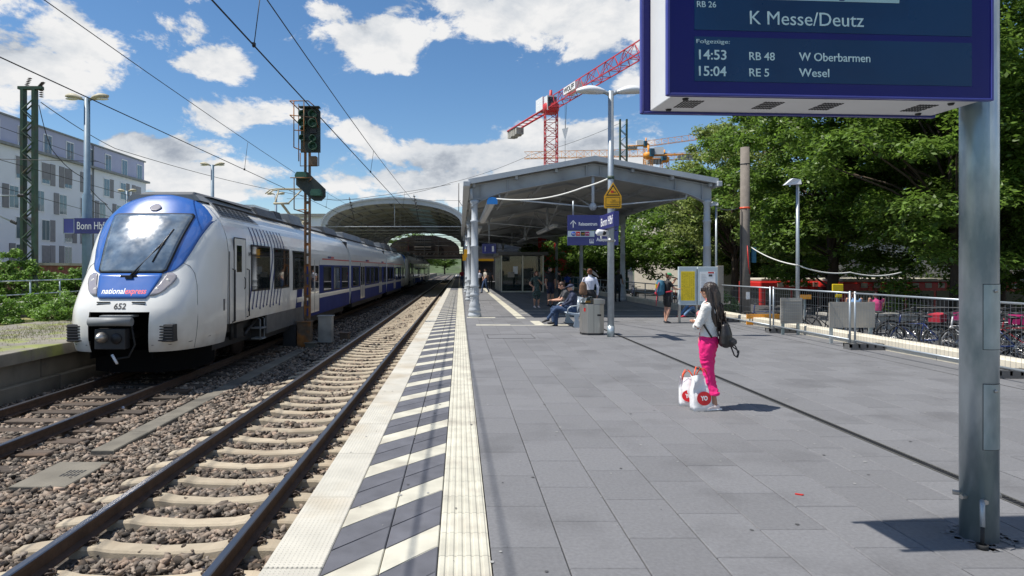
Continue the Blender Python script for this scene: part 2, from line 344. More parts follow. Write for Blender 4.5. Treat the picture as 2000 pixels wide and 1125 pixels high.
    def build(s, name, mats, parent=None, world=True, fix=True, bevel=0, loc=None):
        me = bpy.data.meshes.new(name)
        off = wpos(parent) if (parent is not None and world) else Vector((0, 0, 0))
        if loc is not None and parent is None: off = Vector(loc)
        L = Vector(loc) if loc is not None else Vector((0, 0, 0))
        if parent is not None and world and loc is not None: L = Vector(loc); off = wpos(parent) + L
        me.from_pydata([(v[0] - off.x, v[1] - off.y, v[2] - off.z) for v in s.v], [], s.f)
        for m in (mats if isinstance(mats, (list, tuple)) else [mats]): me.materials.append(m)
        me.polygons.foreach_set('material_index', s.m); me.polygons.foreach_set('use_smooth', s.s)
        if fix:
            bm = bmesh.new(); bm.from_mesh(me); bmesh.ops.remove_doubles(bm, verts=bm.verts, dist=1e-5)
            bmesh.ops.recalc_face_normals(bm, faces=bm.faces); bm.to_mesh(me); bm.free()
        me.update()
        o = bpy.data.objects.new(name, me); C.objects.link(o)
        if parent is not None: o.parent = parent
        if loc is not None: o.location = L
        if bevel:
            b = o.modifiers.new('bevel', 'BEVEL'); b.width = bevel; b.segments = 2; b.limit_method = 'ANGLE'; b.angle_limit = R(40)
        return o
def thing(name, label, cat, loc=(0, 0, 0), rz=0, group=None):
    o = bpy.data.objects.new(name, None); C.objects.link(o); o.location = loc; o.rotation_euler = (0, 0, rz); o.empty_display_size = .2
    o['label'] = label; o['category'] = cat
    if group: o['group'] = group
    return o
def tag(o, label, cat, group=None):
    o['label'] = label; o['category'] = cat
    if group: o['group'] = group
    return o
def struct(o): o['kind'] = 'structure'; return o
def stuff(o): o['kind'] = 'stuff'; return o
def dup(root, loc, rz=None, label=None, scale=None):
    def rec(o, p):
        c = o.copy(); C.objects.link(c); c.parent = p
        for k in list(o.children): rec(k, c)
        return c
    r = rec(root, None); r.location = loc
    if rz is not None: r.rotation_euler = (0, 0, rz)
    if scale is not None: r.scale = (scale,) * 3
    if label: r['label'] = label
    return r
def copyobj(o, name, parent, loc):
    c = o.copy(); c.name = name; C.objects.link(c); c.parent = parent; c.location = loc; return c
def text_mesh(s, size, width=None, ex=.002, bold=0.0, align='LEFT'):
    cu = bpy.data.curves.new('text', 'FONT'); cu.body = s; cu.size = size; cu.extrude = ex; cu.offset = bold; cu.align_x = align; cu.resolution_u = 3
    o = bpy.data.objects.new('text', cu); C.objects.link(o)
    dg = bpy.context.evaluated_depsgraph_get(); me = bpy.data.meshes.new_from_object(o.evaluated_get(dg))
    bpy.data.objects.remove(o); bpy.data.curves.remove(cu)
    co = np.empty(len(me.vertices) * 3); me.vertices.foreach_get('co', co); co = co.reshape(-1, 3)
    if width and len(co):
        w = co[:, 0].max() - co[:, 0].min(); co[:, 0] *= width / w
    me.vertices.foreach_set('co', co.ravel()); me.update(); return me
def text(name, s, size, m, parent, loc, rot=(PI / 2, 0, 0), width=None, align='LEFT', bold=0.0, ex=.002):
    me = text_mesh(s, size, width, ex, bold, align); me.materials.clear(); me.materials.append(m); me.name = name
    o = bpy.data.objects.new(name, me); C.objects.link(o); o.parent = parent; o.location = Vector(loc) - (wpos(parent) if parent else Vector()); o.rotation_euler = rot
    return o
def wire(name, pts, r, m, label, cat='cable', sag=0, parent=None, group=None, n=5):
    p = []
    for a, b in zip(pts[:-1], pts[1:]):
        a, b = Vector(a), Vector(b); k = 12 if sag else 1
        for i in range(k): t = i / k; p.append(a.lerp(b, t) - Vector((0, 0, 4 * sag * t * (1 - t))))
    p.append(Vector(pts[-1])); o = MB().tube(p, r, n).build(name, m, parent)
    if parent is None: tag(o, label, cat, group)
    return o
def lattice(mb, p0, p1, w, n, r, mi=0, h=None, tri=False, side=(1, 0, 0)):
    p0, p1 = Vector(p0), Vector(p1); d = (p1 - p0).normalized(); a = Vector(side); a = (a - d * a.dot(d)).normalized(); b = d.cross(a); h = h or w
    cs = [(-w / 2, -h / 2), (w / 2, -h / 2), (0, h / 2)] if tri else [(-w / 2, -h / 2), (w / 2, -h / 2), (w / 2, h / 2), (-w / 2, h / 2)]
    K = len(cs); P = lambda i, k: p0.lerp(p1, i / n) + a * cs[k % K][0] + b * cs[k % K][1]
    for k in range(K): mb.tube([P(0, k), P(n, k)], r, 4, mi, sm=False)
    for i in range(n):
        for k in range(K):
            mb.tube([P(i, k + i % 2), P(i + 1, k + 1 - i % 2)], r * .55, 4, mi, sm=False, cap=False)
            mb.tube([P(i, k), P(i, k + 1)], r * .5, 4, mi, sm=False, cap=False)
    return mb
# ================================================================ GROUND, TRACKS, PLATFORM
RZ = -.58      # rail head level
X1, X2 = -2.66, -6.77   # track centre lines
struct(MB().add([(-1500, -300, -2), (1500, -300, -2), (1500, 3000, -2), (-1500, 3000, -2)], [(0, 1, 2, 3)]).build('ground', M['soil']))
vs = []; fs = []; nh = 240
for i in range(nh + 1):
    a_ = -1.25 + 2.5 * i / nh; R0 = 620; h_ = 13 + 9 * noise.noise(Vector((i * .09, 0, 3))) + 5 * noise.noise(Vector((i * .6, 1, 3))) + 2.5 * noise.noise(Vector((i * 2.3, 1, 9)))
    for k, (rr_, zz_) in enumerate(((R0 - 60, -2.2), (R0 - 30, h_ * .6), (R0, h_), (R0 + 80, h_ * .9), (R0 + 120, -2.2))): vs.append((rr_ * math.sin(a_), rr_ * math.cos(a_), zz_))
for i in range(nh):
    for k in range(4): fs.append((i * 5 + k, i * 5 + 5 + k, i * 5 + 6 + k, i * 5 + k + 1))
struct(MB().add(vs, fs, 0).build('hills', mat('far_woods', (.06, .09, .035), .95, var=.4, scale=.08, col2=(.10, .12, .08), c2s=.03)))
struct(MB().box(-8.45, -1.1, -6, 260, -1.95, -.83).build('ballast_bed', M['ballast']))
struct(MB().box(-60, -12.6, -6, 260, -1.9, .05).build('verge', M['grass']))
struct(MB().box(9.36, 19, -6, 120, -1.9, -.35).build('pavement', M['asphalt']))
struct(MB().box(19, 90, -6, 200, -1.99, -1.9).build('road', M['asphalt']))

# ballast stones as real stones
def stones(name, regions, seed):
    r = np.random.default_rng(seed); base = np.array([(x, y, z) for z in (-1, 1) for y in (-1, 1) for x in (-1, 1)], float)
    faces = np.array([(0, 2, 3, 1), (4, 5, 7, 6), (0, 1, 5, 4), (1, 3, 7, 5), (3, 2, 6, 7), (2, 0, 4, 6)])
    V = []; n0 = 0
    for (xa, xb, ya, yb, dens, sz) in regions:
        n = int((xb - xa) * (yb - ya) * dens); x = r.uniform(xa, xb, n); y = r.uniform(ya, yb, n)
        z = -.815 + .03 * np.sin(x * 5 + y * 3) * np.sin(y * 4.1) + r.uniform(-.012, .03, n)
        px = VX + F * x / y; keep = px > -60
        d1 = np.abs(x - X1); t = (y / .6) % 1.0; onsl = (d1 < 1.32) & (np.abs(t - .5) < .27)
        z = np.where((d1 < .7) & ~onsl, z - .015, z); keep &= ~(onsl & (r.random(n) < .97))
        keep &= ~(np.abs(d1 - .7525) < .09)
        d2 = np.abs(x - X2); t2 = (y / .63) % 1.0; keep &= ~((d2 < 1.25) & (np.abs(t2 - .5) < .2) & (r.random(n) < .9)) & ~(np.abs(d2 - .7525) < .09)
        keep &= ~((x > -5.1) & (x < -4.7) & (y > 8.5) & (y < 19)) & ~((x > -5.2) & (x < -4.45) & (y > 7.2) & (y < 8.25) & (r.random(n) < .97))
        x, y, z = x[keep], y[keep], z[keep]; n = len(x)
        s = sz * (.45 + 1.05 * r.random((n, 1, 1)) ** 1.6) * r.uniform(.6, 1.2, (n, 1, 3)) * .5
        b = base[None] * r.uniform(.25, 1.15, (n, 8, 3)) * s
        a = r.uniform(0, 2 * PI, n); c, sn = np.cos(a), np.sin(a); t = r.uniform(-.6, .6, n); ct, st = np.cos(t), np.sin(t)
        bx = b[..., 0] * c[:, None] - b[..., 1] * sn[:, None]; by = b[..., 0] * sn[:, None] + b[..., 1] * c[:, None]; bz = b[..., 2] * .75
        bx2 = bx * ct[:, None] - bz * st[:, None]; bz2 = bx * st[:, None] + bz * ct[:, None]
        V.append(np.stack([bx2 + x[:, None], by + y[:, None], bz2 + z[:, None]], -1))
    V = np.concatenate(V); n = len(V)
    Fc = (faces[None] + (np.arange(n) * 8)[:, None, None]).reshape(-1, 4)
    me = bpy.data.meshes.new(name); me.vertices.add(n * 8); me.vertices.foreach_set('co', V.ravel())
    me.loops.add(len(Fc) * 4); me.loops.foreach_set('vertex_index', Fc.ravel()); me.polygons.add(len(Fc))
    me.polygons.foreach_set('loop_start', np.arange(len(Fc)) * 4); me.polygons.foreach_set('loop_total', np.full(len(Fc), 4))
    me.update(calc_edges=True); me.materials.append(M['stone']); o = bpy.data.objects.new(name, me); C.objects.link(o); return stuff(o)
o = stones('ballast_stones', [(-7.9, -1.15, 2.6, 9, 820, .070), (-8.4, -1.15, 9, 17, 480, .078), (-8.4, -1.15, 17, 34, 170, .090), (-5.3, -1.15, 34, 60, 45, .12)], 3)
tag(o, 'grey brown crushed stone ballast between the rails and beside the platform', 'gravel')

def rail(mb, x, y0, y1, z=RZ):
    prof = [(-.07, -.16), (.07, -.16), (.07, -.148), (.012, -.13), (.010, -.05), (.034, -.036), (.036, -.008), (.028, 0), (-.028, 0), (-.036, -.008), (-.034, -.036), (-.010, -.05), (-.012, -.13), (-.07, -.148)]
    n = len(prof); b = len(mb.v)
    mb.add([(x + u, y0, z + v) for u, v in prof] + [(x + u, y1, z + v) for u, v in prof], [], 0)
    for i in range(n):
        j = (i + 1) % n; mb.f.append((b + i, b + j, b + j + n, b + i + n)); mb.m.append(1 if i in (6, 7, 8) else 0); mb.s.append(False)
def fastening(name, parent, m, loc):
    mb = MB()
    for s in (-1, 1):
        mb.cbox((s * .09, 0, .006), (.07, .10, .014)) if s > 0 else mb.cbox((0, 0, -.002), (.26, .13, .01))
        mb.tube([(s * .075, -.035, .0), (s * .12, -.04, .035), (s * .16, -.02, .03), (s * .165, 0, .012), (s * .16, .02, .03), (s * .12, .04, .035), (s * .075, .035, .0)], .009, 5)
        mb.lathe([(.022, .0), (.022, .02), (.014, .022), (.014, .055), (0, .057)], (s * .125, 0, 0), 6, sm=False)
    return mb.build(name, m, parent, world=False, loc=loc)
def track(cx, label, y0, y1, wood=False):
    t = thing('railway_track', label, 'track', (cx, 0, RZ))
    for s in (-1, 1): mb = MB(); rail(mb, cx + s * .7525, -3, 260); mb.build('rail', [M['rail_rust'], M['rail_head']], t)
    pitch = .63 if wood else .6
    if wood:
        mb = MB(); mb.box(-1.3, 1.3, -.12, .12, -.16, 0, ch=.012)
        for v in range(8, 12): pass
        proto = mb.build('sleeper', M['wood_sleeper'], t, world=False)
    else:
        st = [(-1.3, -.045, .085), (-1.15, -.02, .10), (-.98, 0, .11), (-.56, 0, .11), (-.42, -.026, .10), (0, -.045, .088), (.42, -.026, .10), (.56, 0, .11), (.98, 0, .11), (1.15, -.02, .10), (1.3, -.045, .085)]
        vs = []; fs = []
        for x, z, w in st: vs += [(x, -w - .035, -.2), (x, -w, z - .018), (x, -w + .02, z), (x, w - .02, z), (x, w, z - .018), (x, w + .035, -.2)]
        for i in range(len(st) - 1):
            for k in range(5): fs.append((i * 6 + k, i * 6 + k + 1, (i + 1) * 6 + k + 1, (i + 1) * 6 + k))
        fs += [tuple(range(6)), tuple((len(st) - 1) * 6 + k for k in range(6))]
        proto = MB().add(vs, fs).build('sleeper', M['sleeper'], t, world=False)
    zoff = -.165 if not wood else -.17
    cl = None
    for k in range(int(y0 / pitch), int(y1 / pitch)):
        y = (k + .5) * pitch; o = proto if k == int(y0 / pitch) else copyobj(proto, 'sleeper', t, (0, 0, 0)); o.location = (0, y, zoff)
        if wood: o.rotation_euler = (random.uniform(-.02, .02), random.uniform(-.006, .006), random.uniform(-.03, .03)); o.location.x = random.uniform(-.06, .06)
        if y < 26:
            for s in (-1, 1):
                if cl is None: cl = fastening('rail_fastening', o, M['clip'], (s * .7525, 0, .0))
                else: copyobj(cl, 'rail_fastening', o, (s * .7525, 0, 0))
track(X1, 'empty track with pale concrete sleepers next to the platform edge', 2.4, 150)
track(X2, 'older track with dark wooden sleepers carrying the white train', 5.4, 62, wood=True)

# cable trough lids, cover plate, boxes between the tracks
t = thing('cable_trough', 'long dark concrete cable trough lid line lying between the tracks', 'cable trough', (-4.9, 8.7, -.8))
for i in range(11): MB().box(-5.05 + random.uniform(-.01, .01), -4.74, 8.7 + i, 9.69 + i, -.84, -.765, ch=.012).build('lid', M['old_concrete'], t)
t = thing('cover_plate', 'weathered square cover plate lying on the ballast with small stones on it', 'cover', (-4.85, 7.7, -.8))
mb = MB().box(-5.15, -4.5, 7.25, 8.18, -.83, -.765, ch=.01).build('plate', M['old_concrete'], t)
mb = MB()
for i in range(5):
    for j in range(2): mb.box(-4.80 + i * .045, -4.78 + i * .045, 7.6 + j * .13, 7.7 + j * .13, -.766, -.762)
mb.build('vent_slots', M['black'], t)

# ---- platform
pf = bpy.data.objects.new('platform', None); C.objects.link(pf); pf['kind'] = 'structure'
MB().box(-1.10, 9.0, -4, 190, -1.9, -.062).build('platform_body', M['joint'], pf)
MB().box(-1.106, -1.10, -4, 190, -.95, -.075).build('platform_wall', M['old_concrete'], pf)
def slab_mesh(name, w, l, m, ch=.006, tk=.06, sk=0.0):
    vs = [(0, 0, -tk), (w, sk, -tk), (w, l + sk, -tk), (0, l, -tk), (0, 0, -ch), (w, sk, -ch), (w, l + sk, -ch), (0, l, -ch), (ch, ch, 0), (w - ch, sk + ch, 0), (w - ch, l + sk - ch, 0), (ch, l - ch, 0)]
    fs = [(i, (i + 1) % 4, (i + 1) % 4 + 4, i + 4) for i in range(4)] + [(i + 4, (i + 1) % 4 + 4, (i + 1) % 4 + 8, i + 8) for i in range(4)] + [(8, 9, 10, 11)]
    me = bpy.data.meshes.new(name); me.from_pydata(vs, [], fs); me.materials.append(m); me.update(); return me
cache = {}
def place(name, w, l, m, x, y, parent, sk=0.0, z=0.0):
    k = (name, round(w, 3), round(l, 3), m.name, sk)
    if k not in cache: cache[k] = slab_mesh(name, w, l, m, sk=sk)
    o = bpy.data.objects.new(name, cache[k]); C.objects.link(o); o.parent = parent; o.location = (x, y, z); return o
g = .006
# edge slabs with a knobbed surface
y = 1.4
while y < 96: place('edge_slab', .345, 1.13 - .010, M['edge_white'], -1.135, y, pf, z=.0); y += 1.13
MB().box(-1.135, -.79, 96, 190, -.06, 0).build('edge_slab', M['edge_white'], pf)
mb = MB()   # raised knobs of the edge slabs
yy = 2.9
while yy < 8.0:
    for i in range(12):
        x = -1.115 + i * .028; mb.add([(x, yy, 0), (x + .012, yy, 0), (x + .012, yy + .012, 0), (x, yy + .012, 0), (x + .006, yy + .006, .004)], [(0, 1, 4), (1, 2, 4), (2, 3, 4), (3, 0, 4)])
    yy += .028
stuff(mb.build('edge_knobs', M['edge_white'], pf, fix=False))
# hatched warning strip: two columns of slanted tiles, one in three white
P3 = 1.0 / 3
w = .3295
for k in range(5, 152):
    for c in range(2):
        white = (k % 3 == 0)
        sk = .363
        place('warning_tile', w - .006, P3 - (.006), M['slab_white' if white else 'slab_dark'], -.788 + c * w + .002, k * P3 + c * .363 + .58 - .363, pf, sk=sk)
place_mb = MB().box(-.786, -.131, 50.5, 190, -.06, -.002); place_mb.build('warning_strip', M['slab_dark'], pf)
# ribbed guide tiles
def ribbed(w, l, n=6):
    mb = MB(); p = []; step = w / n; h = .006
    for i in range(n): a = i * step; p += [(a + .004, -h), (a + .012, 0), (a + step - .016, 0), (a + step - .008, -h)]
    p = [(0, -.06), (0, -h)] + p + [(w, -h), (w, -.06)]
    nn = len(p); vs = [(u, 0, v) for u, v in p] + [(u, l, v) for u, v in p]
    fs = [(i, i + 1, i + 1 + nn, i + nn) for i in range(nn - 1)] + [tuple(range(nn))[::-1], tuple(range(nn, 2 * nn))]
    me = bpy.data.meshes.new('guide_tile'); me.from_pydata(vs, [], fs); me.materials.append(M['slab_white']); me.update(); return me
gm = ribbed(.309, P3 - .004)
for k in range(6, 290):
    o = bpy.data.objects.new('guide_tile', gm); C.objects.link(o); o.parent = pf; o.location = (-.127, k * P3 + .14, .003)
MB().box(-.127, .18, 290 * P3, 190, -.06, 0).build('guide_strip', M['slab_white'], pf)
# grey slabs
cols = [.188, .63, 1.08, 1.53, 1.98, 2.43, 2.88, 3.33, 3.69, 4.05, None, 4.155, 4.6, 5.05, 5.5, 5.95, 6.4, 6.85, 7.3, 7.75, 8.2, 8.60, 8.99]
sl = []
for i in range(len(cols) - 1):
    a, b = cols[i], cols[i + 1]
    if a is None or b is None: continue
    L = .68; y = 1.2 - (i * 7 % 5) * .136
    while y < 84:
        l = L if (random.random() < .8) else L
        sl.append((a, b - a, y, l)); y += l
def area(s):
    yc = s[2] + .34; px = VX + F * (s[0] + .2) / yc
    return (-50 < px < 2050 and s[2] > 2.6) * 1e3 / yc ** 1.5
sl.sort(key=area, reverse=True)
rest = MB()
for i, (a, w_, y, l) in enumerate(sl):
    if i < 300: place('paving_slab', w_ - g, l - g, M['slab'], a + g / 2, y, pf, z=random.uniform(-.0015, .0015))
    else:
        z = random.uniform(-.0015, .0015); rest.box(a + g / 2, a + w_ - g / 2, y, y + l - g, -.05, z)
M['slab_far'] = mat('slab_grey_far', (.158, .159, .166), .8, var=.14, scale=38, island=.085, col2=(.115, .115, .12), c2s=1.3, c2r=(.52, .75))
stuff(rest.build('paving_slabs', M['slab_far'], pf, fix=False))
MB().box(.188, 8.99, 84.2, 190, -.06, 0).build('far_paving', M['slab_far'], pf)
# white guidance marks near the canopy
for (x0, y0, n, dxx, dyy, w_, l_) in [(.50, 19.25, 1, 0, 0, 1.05, .30), (1.56, 19.25, 1, 0, 0, .75, .12), (2.31, 19.25, 1, 0, 0, 1.0, .30), (2.31, 19.56, 1, 0, 0, .3, 1.35), (.25, 22.2, 1, 0, 0, 1.0, .30),
                                       (2.35, 24.5, 1, 0, 0, .95, .14), (2.45, 26.3, 1, 0, 0, 7, .10), (3.3, 23.3, 1, 0, 0, 5.4, .08)]:
    MB().box(x0, x0 + w_, y0, y0 + l_, -.02, .005, ch=.002).build('guide_tile', M['slab_white'], pf)
for k in range(100): MB().box(1.98, 2.27, 21.9 + k * .33, 22.226 + k * .33, -.02, .005, ch=.002).build('guide_tile', M['slab_white'], pf) if k < 40 else None
MB().box(1.98, 2.27, 35.1, 82, -.02, .005, ch=.002).build('guide_strip', M['slab_white'], pf)
mb = MB().box(.72, 1.85, 15.7, 16.6, -.02, .004).build('access_cover', M['slab_far'], pf)
mb = MB()
for a in [(.70, .72, 15.68, 16.62), (1.85, 1.87, 15.68, 16.62), (.70, 1.87, 15.66, 15.68), (.70, 1.87, 16.62, 16.64)]: mb.box(*a, -.02, .005)
mb.build('cover_rim', M['joint'], pf)
mb = MB(); rg = random.Random(12)   # trodden gum and grit
for i in range(420):
    x, y = rg.uniform(.2, 8.0), rg.uniform(2.8, 17); r_ = rg.uniform(.006, .018) if i % 3 else rg.uniform(.003, .006); a0 = rg.uniform(0, 6)
    if i % 5 == 0: x = rg.uniform(-1.1, .2)
    mb.add([(x, y, .0052)] + [(x + r_ * rg.uniform(.7, 1.1) * math.cos(a0 + k), y + r_ * rg.uniform(.7, 1.1) * math.sin(a0 + k), .0042) for k in range(7)], [(0, k + 1, (k + 1) % 7 + 1) for k in range(7)], i % 2)
stuff(mb.build('gum_spots', [mat('gum_dark', (.07, .07, .072), .9, var=0), mat('gum_pale', (.30, .30, .29), .9, var=0)], pf, fix=False))
# drainage channel with slotted grate
t = thing('drain_channel', 'narrow dark slotted drainage channel running along the grey paving', 'drain', (4.1, 3, 0))
MB().box(4.056, 4.066, 2.6, 20, -.03, .002).box(4.139, 4.149, 2.6, 20, -.03, .002).build('channel_rim', M['steel'], t)
MB().box(4.066, 4.139, 2.6, 20, -.05, -.012).build('channel_base', M['black'], t)
mb = MB(); y = 2.8
while y < 20: mb.box(4.066, 4.139, y, y + .014, -.012, -.001); y += .032
stuff(mb.build('grate_bars', M['dark'], t, fix=False))
mb = MB().box(8.02, 8.035, 2.6, 30, -.02, .003); mb.build('expansion_joint', M['joint'], pf)
# kerb beam on the far side of the platform
kb = bpy.data.objects.new('kerb', None); C.objects.link(kb); kb['kind'] = 'structure'
y = 2.0
while y < 62: MB().box(9.0, 9.36, y, y + 2.485, -.6, .23, ch=.02).build('kerb_stone', M['kerb'], kb); y += 2.5
# opposite (older) platform
pl = bpy.data.objects.new('old_platform', None); C.objects.link(pl); pl['kind'] = 'structure'
for y0 in np.arange(4, 70, 2.1):
    MB().box(-12.6, -8.36, y0, y0 + 2.08, -.08, .15, ch=.01).build('coping_slab', M['moss_top'], pl)
    MB().box(-12.6, -8.5, y0 + .5, y0 + 2.57, -.48, -.085).build('wall_block', M['old_concrete'], pl)
    MB().box(-12.6, -8.36, y0 + .9, y0 + 2.96, -1.2, -.485, ch=.02).build('base_block', M['old_concrete'], pl)
MB().box(-12.6, -8.6, 4, 240, -1.2, .1).build('platform_core', M['old_concrete'], pl)
def tufts(name, pts, h, m, label):
    V = []; Fs = []
    for (x, y, z) in pts:
        for k in range(5):
            a = random.uniform(0, 6.28); hh = h * random.uniform(.4, 1); lx, ly = math.cos(a) * hh * .5, math.sin(a) * hh * .5; b = len(V)
            V += [(x - ly * .1, y + lx * .1, z), (x + ly * .1, y - lx * .1, z), (x + lx, y + ly, z + hh)]; Fs.append((b, b + 1, b + 2))
    o = MB().add(V, Fs).build(name, m, fix=False); stuff(o); return tag(o, label, 'grass')
tufts('grass', [(random.gauss(-10.6, .7), random.uniform(11, 24), .15) for _ in range(6000)], .06, M['grass'], 'dry yellow green grass growing on the old platform behind the train')
# litter
o = MB().ell((-4.15 - .0, 8.9, -.765), (.035, .03, .02)).ell((-4.13, 8.93, -.74), (.03, .02, .03), nu=6, nv=4).build('tissue', M['cloth_white'], fix=False)
p = gp(238, 798, -.74); o.location = p - Vector((-4.14, 8.91, -.75)); tag(o, 'crumpled white paper tissue lying beside the rail of the far track', 'tissue')
p = gp(1560, 967); o = MB().cbox(p + Vector((0, 0, .006)), (.05, .016, .008), 0, -.5).cbox(p + Vector((.02, -.010, .006)), (.022, .014, .007), 0, .3).build('litter', M['red']); tag(o, 'small red scrap of litter on the grey paving in front', 'litter')
for px, py in ((1152, 1000), (1519, 781), (1690, 760)):
    p = gp(px, py)
    for q in range(3): pass
# ================================================================ TRAIN
TR = thing('passenger_train', 'front white and blue train with sloping windscreen standing on the far track', 'train', (X2, 0, RZ))
YS = 14.6
def interp(tab, z):
    for (a, b), (c, d) in zip(tab[:-1], tab[1:]):
        if z <= c: t = max(0, (z - a) / (c - a)); t = t; return b + (d - b) * t
    return tab[-1][1]
_w = [(.5, 1.36), (.66, 1.40), (.9, 1.45), (1.2, 1.46), (2.7, 1.46), (3.0, 1.42), (3.3, 1.32), (3.5, 1.20), (3.7, 1.02), (3.85, .80), (3.95, .5), (4.0, .2)]
_yc = [(.5, 12.72), (.66, 12.62), (.9, 12.56), (1.2, 12.56), (1.44, 12.60), (1.72, 12.74), (2.2, 13.06)] + [(2.2 + .1 * i, 13.06 + .5 * (.1 * i) + .175 * (.1 * i) ** 2) for i in range(1, 14)] + [(3.75, 14.25), (3.9, 14.40), (4.0, 14.53)]
def smooth(tab, z): return (interp(tab, z - .06) + 2 * interp(tab, z) + interp(tab, z + .06)) / 4
def wz(z): return smooth(_w, z)
def surf(x, z, off=0.0):
    w = wz(z); t = min(.9995, abs(x) / w); yc = smooth(_yc, z)
    e = 4.2 if z < 1.5 else 2.6 if z > 2.5 else 4.2 - 1.6 * (z - 1.5)
    return YS - (YS - yc) * (1 - t ** e) ** (1 / 2.1) - off
def body_front():
    zs = [.64, .70, .78, .9, 1.0, 1.1, 1.2, 1.32, 1.44] + [1.44 + .09 * i for i in range(1, 24)] + [3.6, 3.68, 3.76, 3.83, 3.89, 3.94, 3.97, 3.99]
    base = [0, .1, .2, .3, .411, .5, .6, .68, .76, .82, .87, .91, .94, .965, .982, .993, .9995]
    ss = [-b for b in reversed(base[1:])] + base
    vs = []; fs = []; n = len(ss)
    for z in zs:
        w = wz(z)
        for s in ss: vs.append((s * w, surf(s * w, z), z))
    for j in range(len(zs) - 1):
        for i in range(n - 1):
            if zs[j + 1] <= 1.441 and abs(ss[i]) < .42 and abs(ss[i + 1]) < .42: continue
            fs.append((j * n + i, j * n + i + 1, (j + 1) * n + i + 1, (j + 1) * n + i))
    mb = MB().add(vs, fs, 0, True)
    return mb
o = body_front().build('cab_shell', M['white'], TR, world=False)
def patch(name, rows, m, off, nx=22, th=0, parent=TR, smooth_=True):
    # rows: (z, xleft, xright)
    vs = []; fs = []
    for (z, a, b) in rows:
        for i in range(nx + 1):
            x = a + (b - a) * i / nx; vs.append((x, surf(x, z, off), z))
    for j in range(len(rows) - 1):
        for i in range(nx): fs.append((j * (nx + 1) + i, j * (nx + 1) + i + 1, (j + 1) * (nx + 1) + i + 1, (j + 1) * (nx + 1) + i))
    # rim back to the shell
    o = MB().add(vs, fs, 0, smooth_).build(name, m, parent, world=False)
    so_ = o.modifiers.new('thick', 'SOLIDIFY'); so_.thickness = off * .9 + .002; so_.offset = 1 if False else -1
    return o
def rows_from(tab, n=24, round_=.0):
    z0, z1 = tab[0][0], tab[-1][0]; out = []
    for i in range(n + 1):
        z = z0 + (z1 - z0) * i / n; a = interp([(t[0], t[1]) for t in tab], z)
        d = min(z - z0, z1 - z)
        if round_ and d < round_: a -= round_ * (1 - math.sqrt(max(0, 1 - (1 - d / round_) ** 2)))
        a = min(a, wz(z) * .9990); out.append((z, -a, a))
    return out
patch('hood_panel', rows_from([(2.2, .66), (2.27, .84), (2.4, .94), (2.7, 1.04), (2.95, 1.10), (3.3, 1.20), (3.45, 1.25), (3.99, 1.3)], 40), M['train_blue'], .010, nx=40)
patch('bonnet_panel', rows_from([(1.70, .50), (2.2, .665)], 8, .03), M['train_blue'], .014)
patch('windscreen_seal', rows_from([(2.21, .70), (3.52, .90)], 26, .06), M['black'], .016)
ws = patch('windscreen', rows_from([(2.235, .672), (3.49, .872)], 26, .06), M['wind'], .022)
for s in (-1, 1):
    rows = []
    for i in range(9):
        t = i / 8; z = 1.76 + .45 * t; lo = .53 + .17 * t; wd = (.20 + .05 * t) * (1 - .6 * abs(2 * t - 1) ** 4); lo += (.0 if t < .5 else .02)
        rows.append((z, *( (lo, lo + wd) if s > 0 else (-lo - wd, -lo))))
    h = patch('headlight', rows, M['lamp_glass'], .014, nx=6)
    for q, zz in ((.62, 1.87), (.76, 2.05)): MB().lathe([(0, 0), (.045, .004), (.05, .012), (.05, .03)], (s * q, surf(q, zz, .022), zz), 14, axis='Y').build('lamp', M['lens'], h, world=False)
    # buffer with ribs
    mb = MB(); yb = surf(.84, 1.0) - .02
    mb.box(s * .875 - .2, s * .875 + .18, yb + .03, yb + .35, .84, 1.19)
    for k in range(6): mb.box(s * .875 - .195, s * .875 + .175, yb, yb + .031, .855 + k * .056, .885 + k * .056)
    mb.build('buffer', M['dark'], TR, world=False, bevel=.012)
    mb = MB()
    for k in range(3): mb.box(min(s * .22, s * .48), max(s * .22, s * .48), surf(.3, 1.6) - .008, surf(.3, 1.6) + .03, 1.53 + k * .045, 1.55 + k * .045)
    mb.build('air_slot', M['black'], TR, world=False)
# coupler bay
mb = MB(); mb.box(-.60, .60, 13.6, 13.62, .4, 1.46).box(-.62, -.60, 12.7, 13.6, .5, 1.46).box(.60, .62, 12.7, 13.6, .5, 1.46).box(-.62, .62, 12.72, 13.6, 1.445, 1.46)
mb.build('coupler_bay', M['under_black'], TR, world=False)
cp = MB().box(-.38, .22, 12.42, 12.62, .72, 1.12).tube([(-.08, 13.6, .95), (-.08, 12.6, .95)], .11, 10).build('coupler', M['dark'], TR, world=False, bevel=.015)
MB().tube([(-.5, 12.45, 1.26), (.34, 12.45, 1.26)], .085, 14).box(-.3, .3, 12.45, 12.8, 1.34, 1.38).build('coupler_hood', M['roof_grey'], cp, world=False)
MB().lathe([(.0, -.20), (.05, -.17), (.1, -.08), (.11, 0), (.11, .1)], (-.22, 12.42, .96), 14, axis='Y').build('coupler_cone', M['steel'], cp, world=False)
MB().lathe([(.0, -.02), (.1, -.03), (.11, 0)], (.05, 12.42, .93), 14, axis='Y').build('coupler_cup', M['black'], cp, world=False)
MB().tube([(-.02, 12.4, .62), (.10, 12.36, .45)], .025, 6).build('coupler_handle', M['white_p'], cp, world=False)
MB().tube([(.25, 12.6, 1.2), (.35, 12.55, .8), (.2, 12.6, .55), (-.1, 12.62, .5)], .02, 6).build('air_hose', M['rubber'], cp, world=False)
pts = [(-1.15, 13.5), (-.95, 13.0), (-.55, 12.8), (.55, 12.8), (.95, 13.0), (1.15, 13.5), (1.15, 14.4), (-1.15, 14.4)]
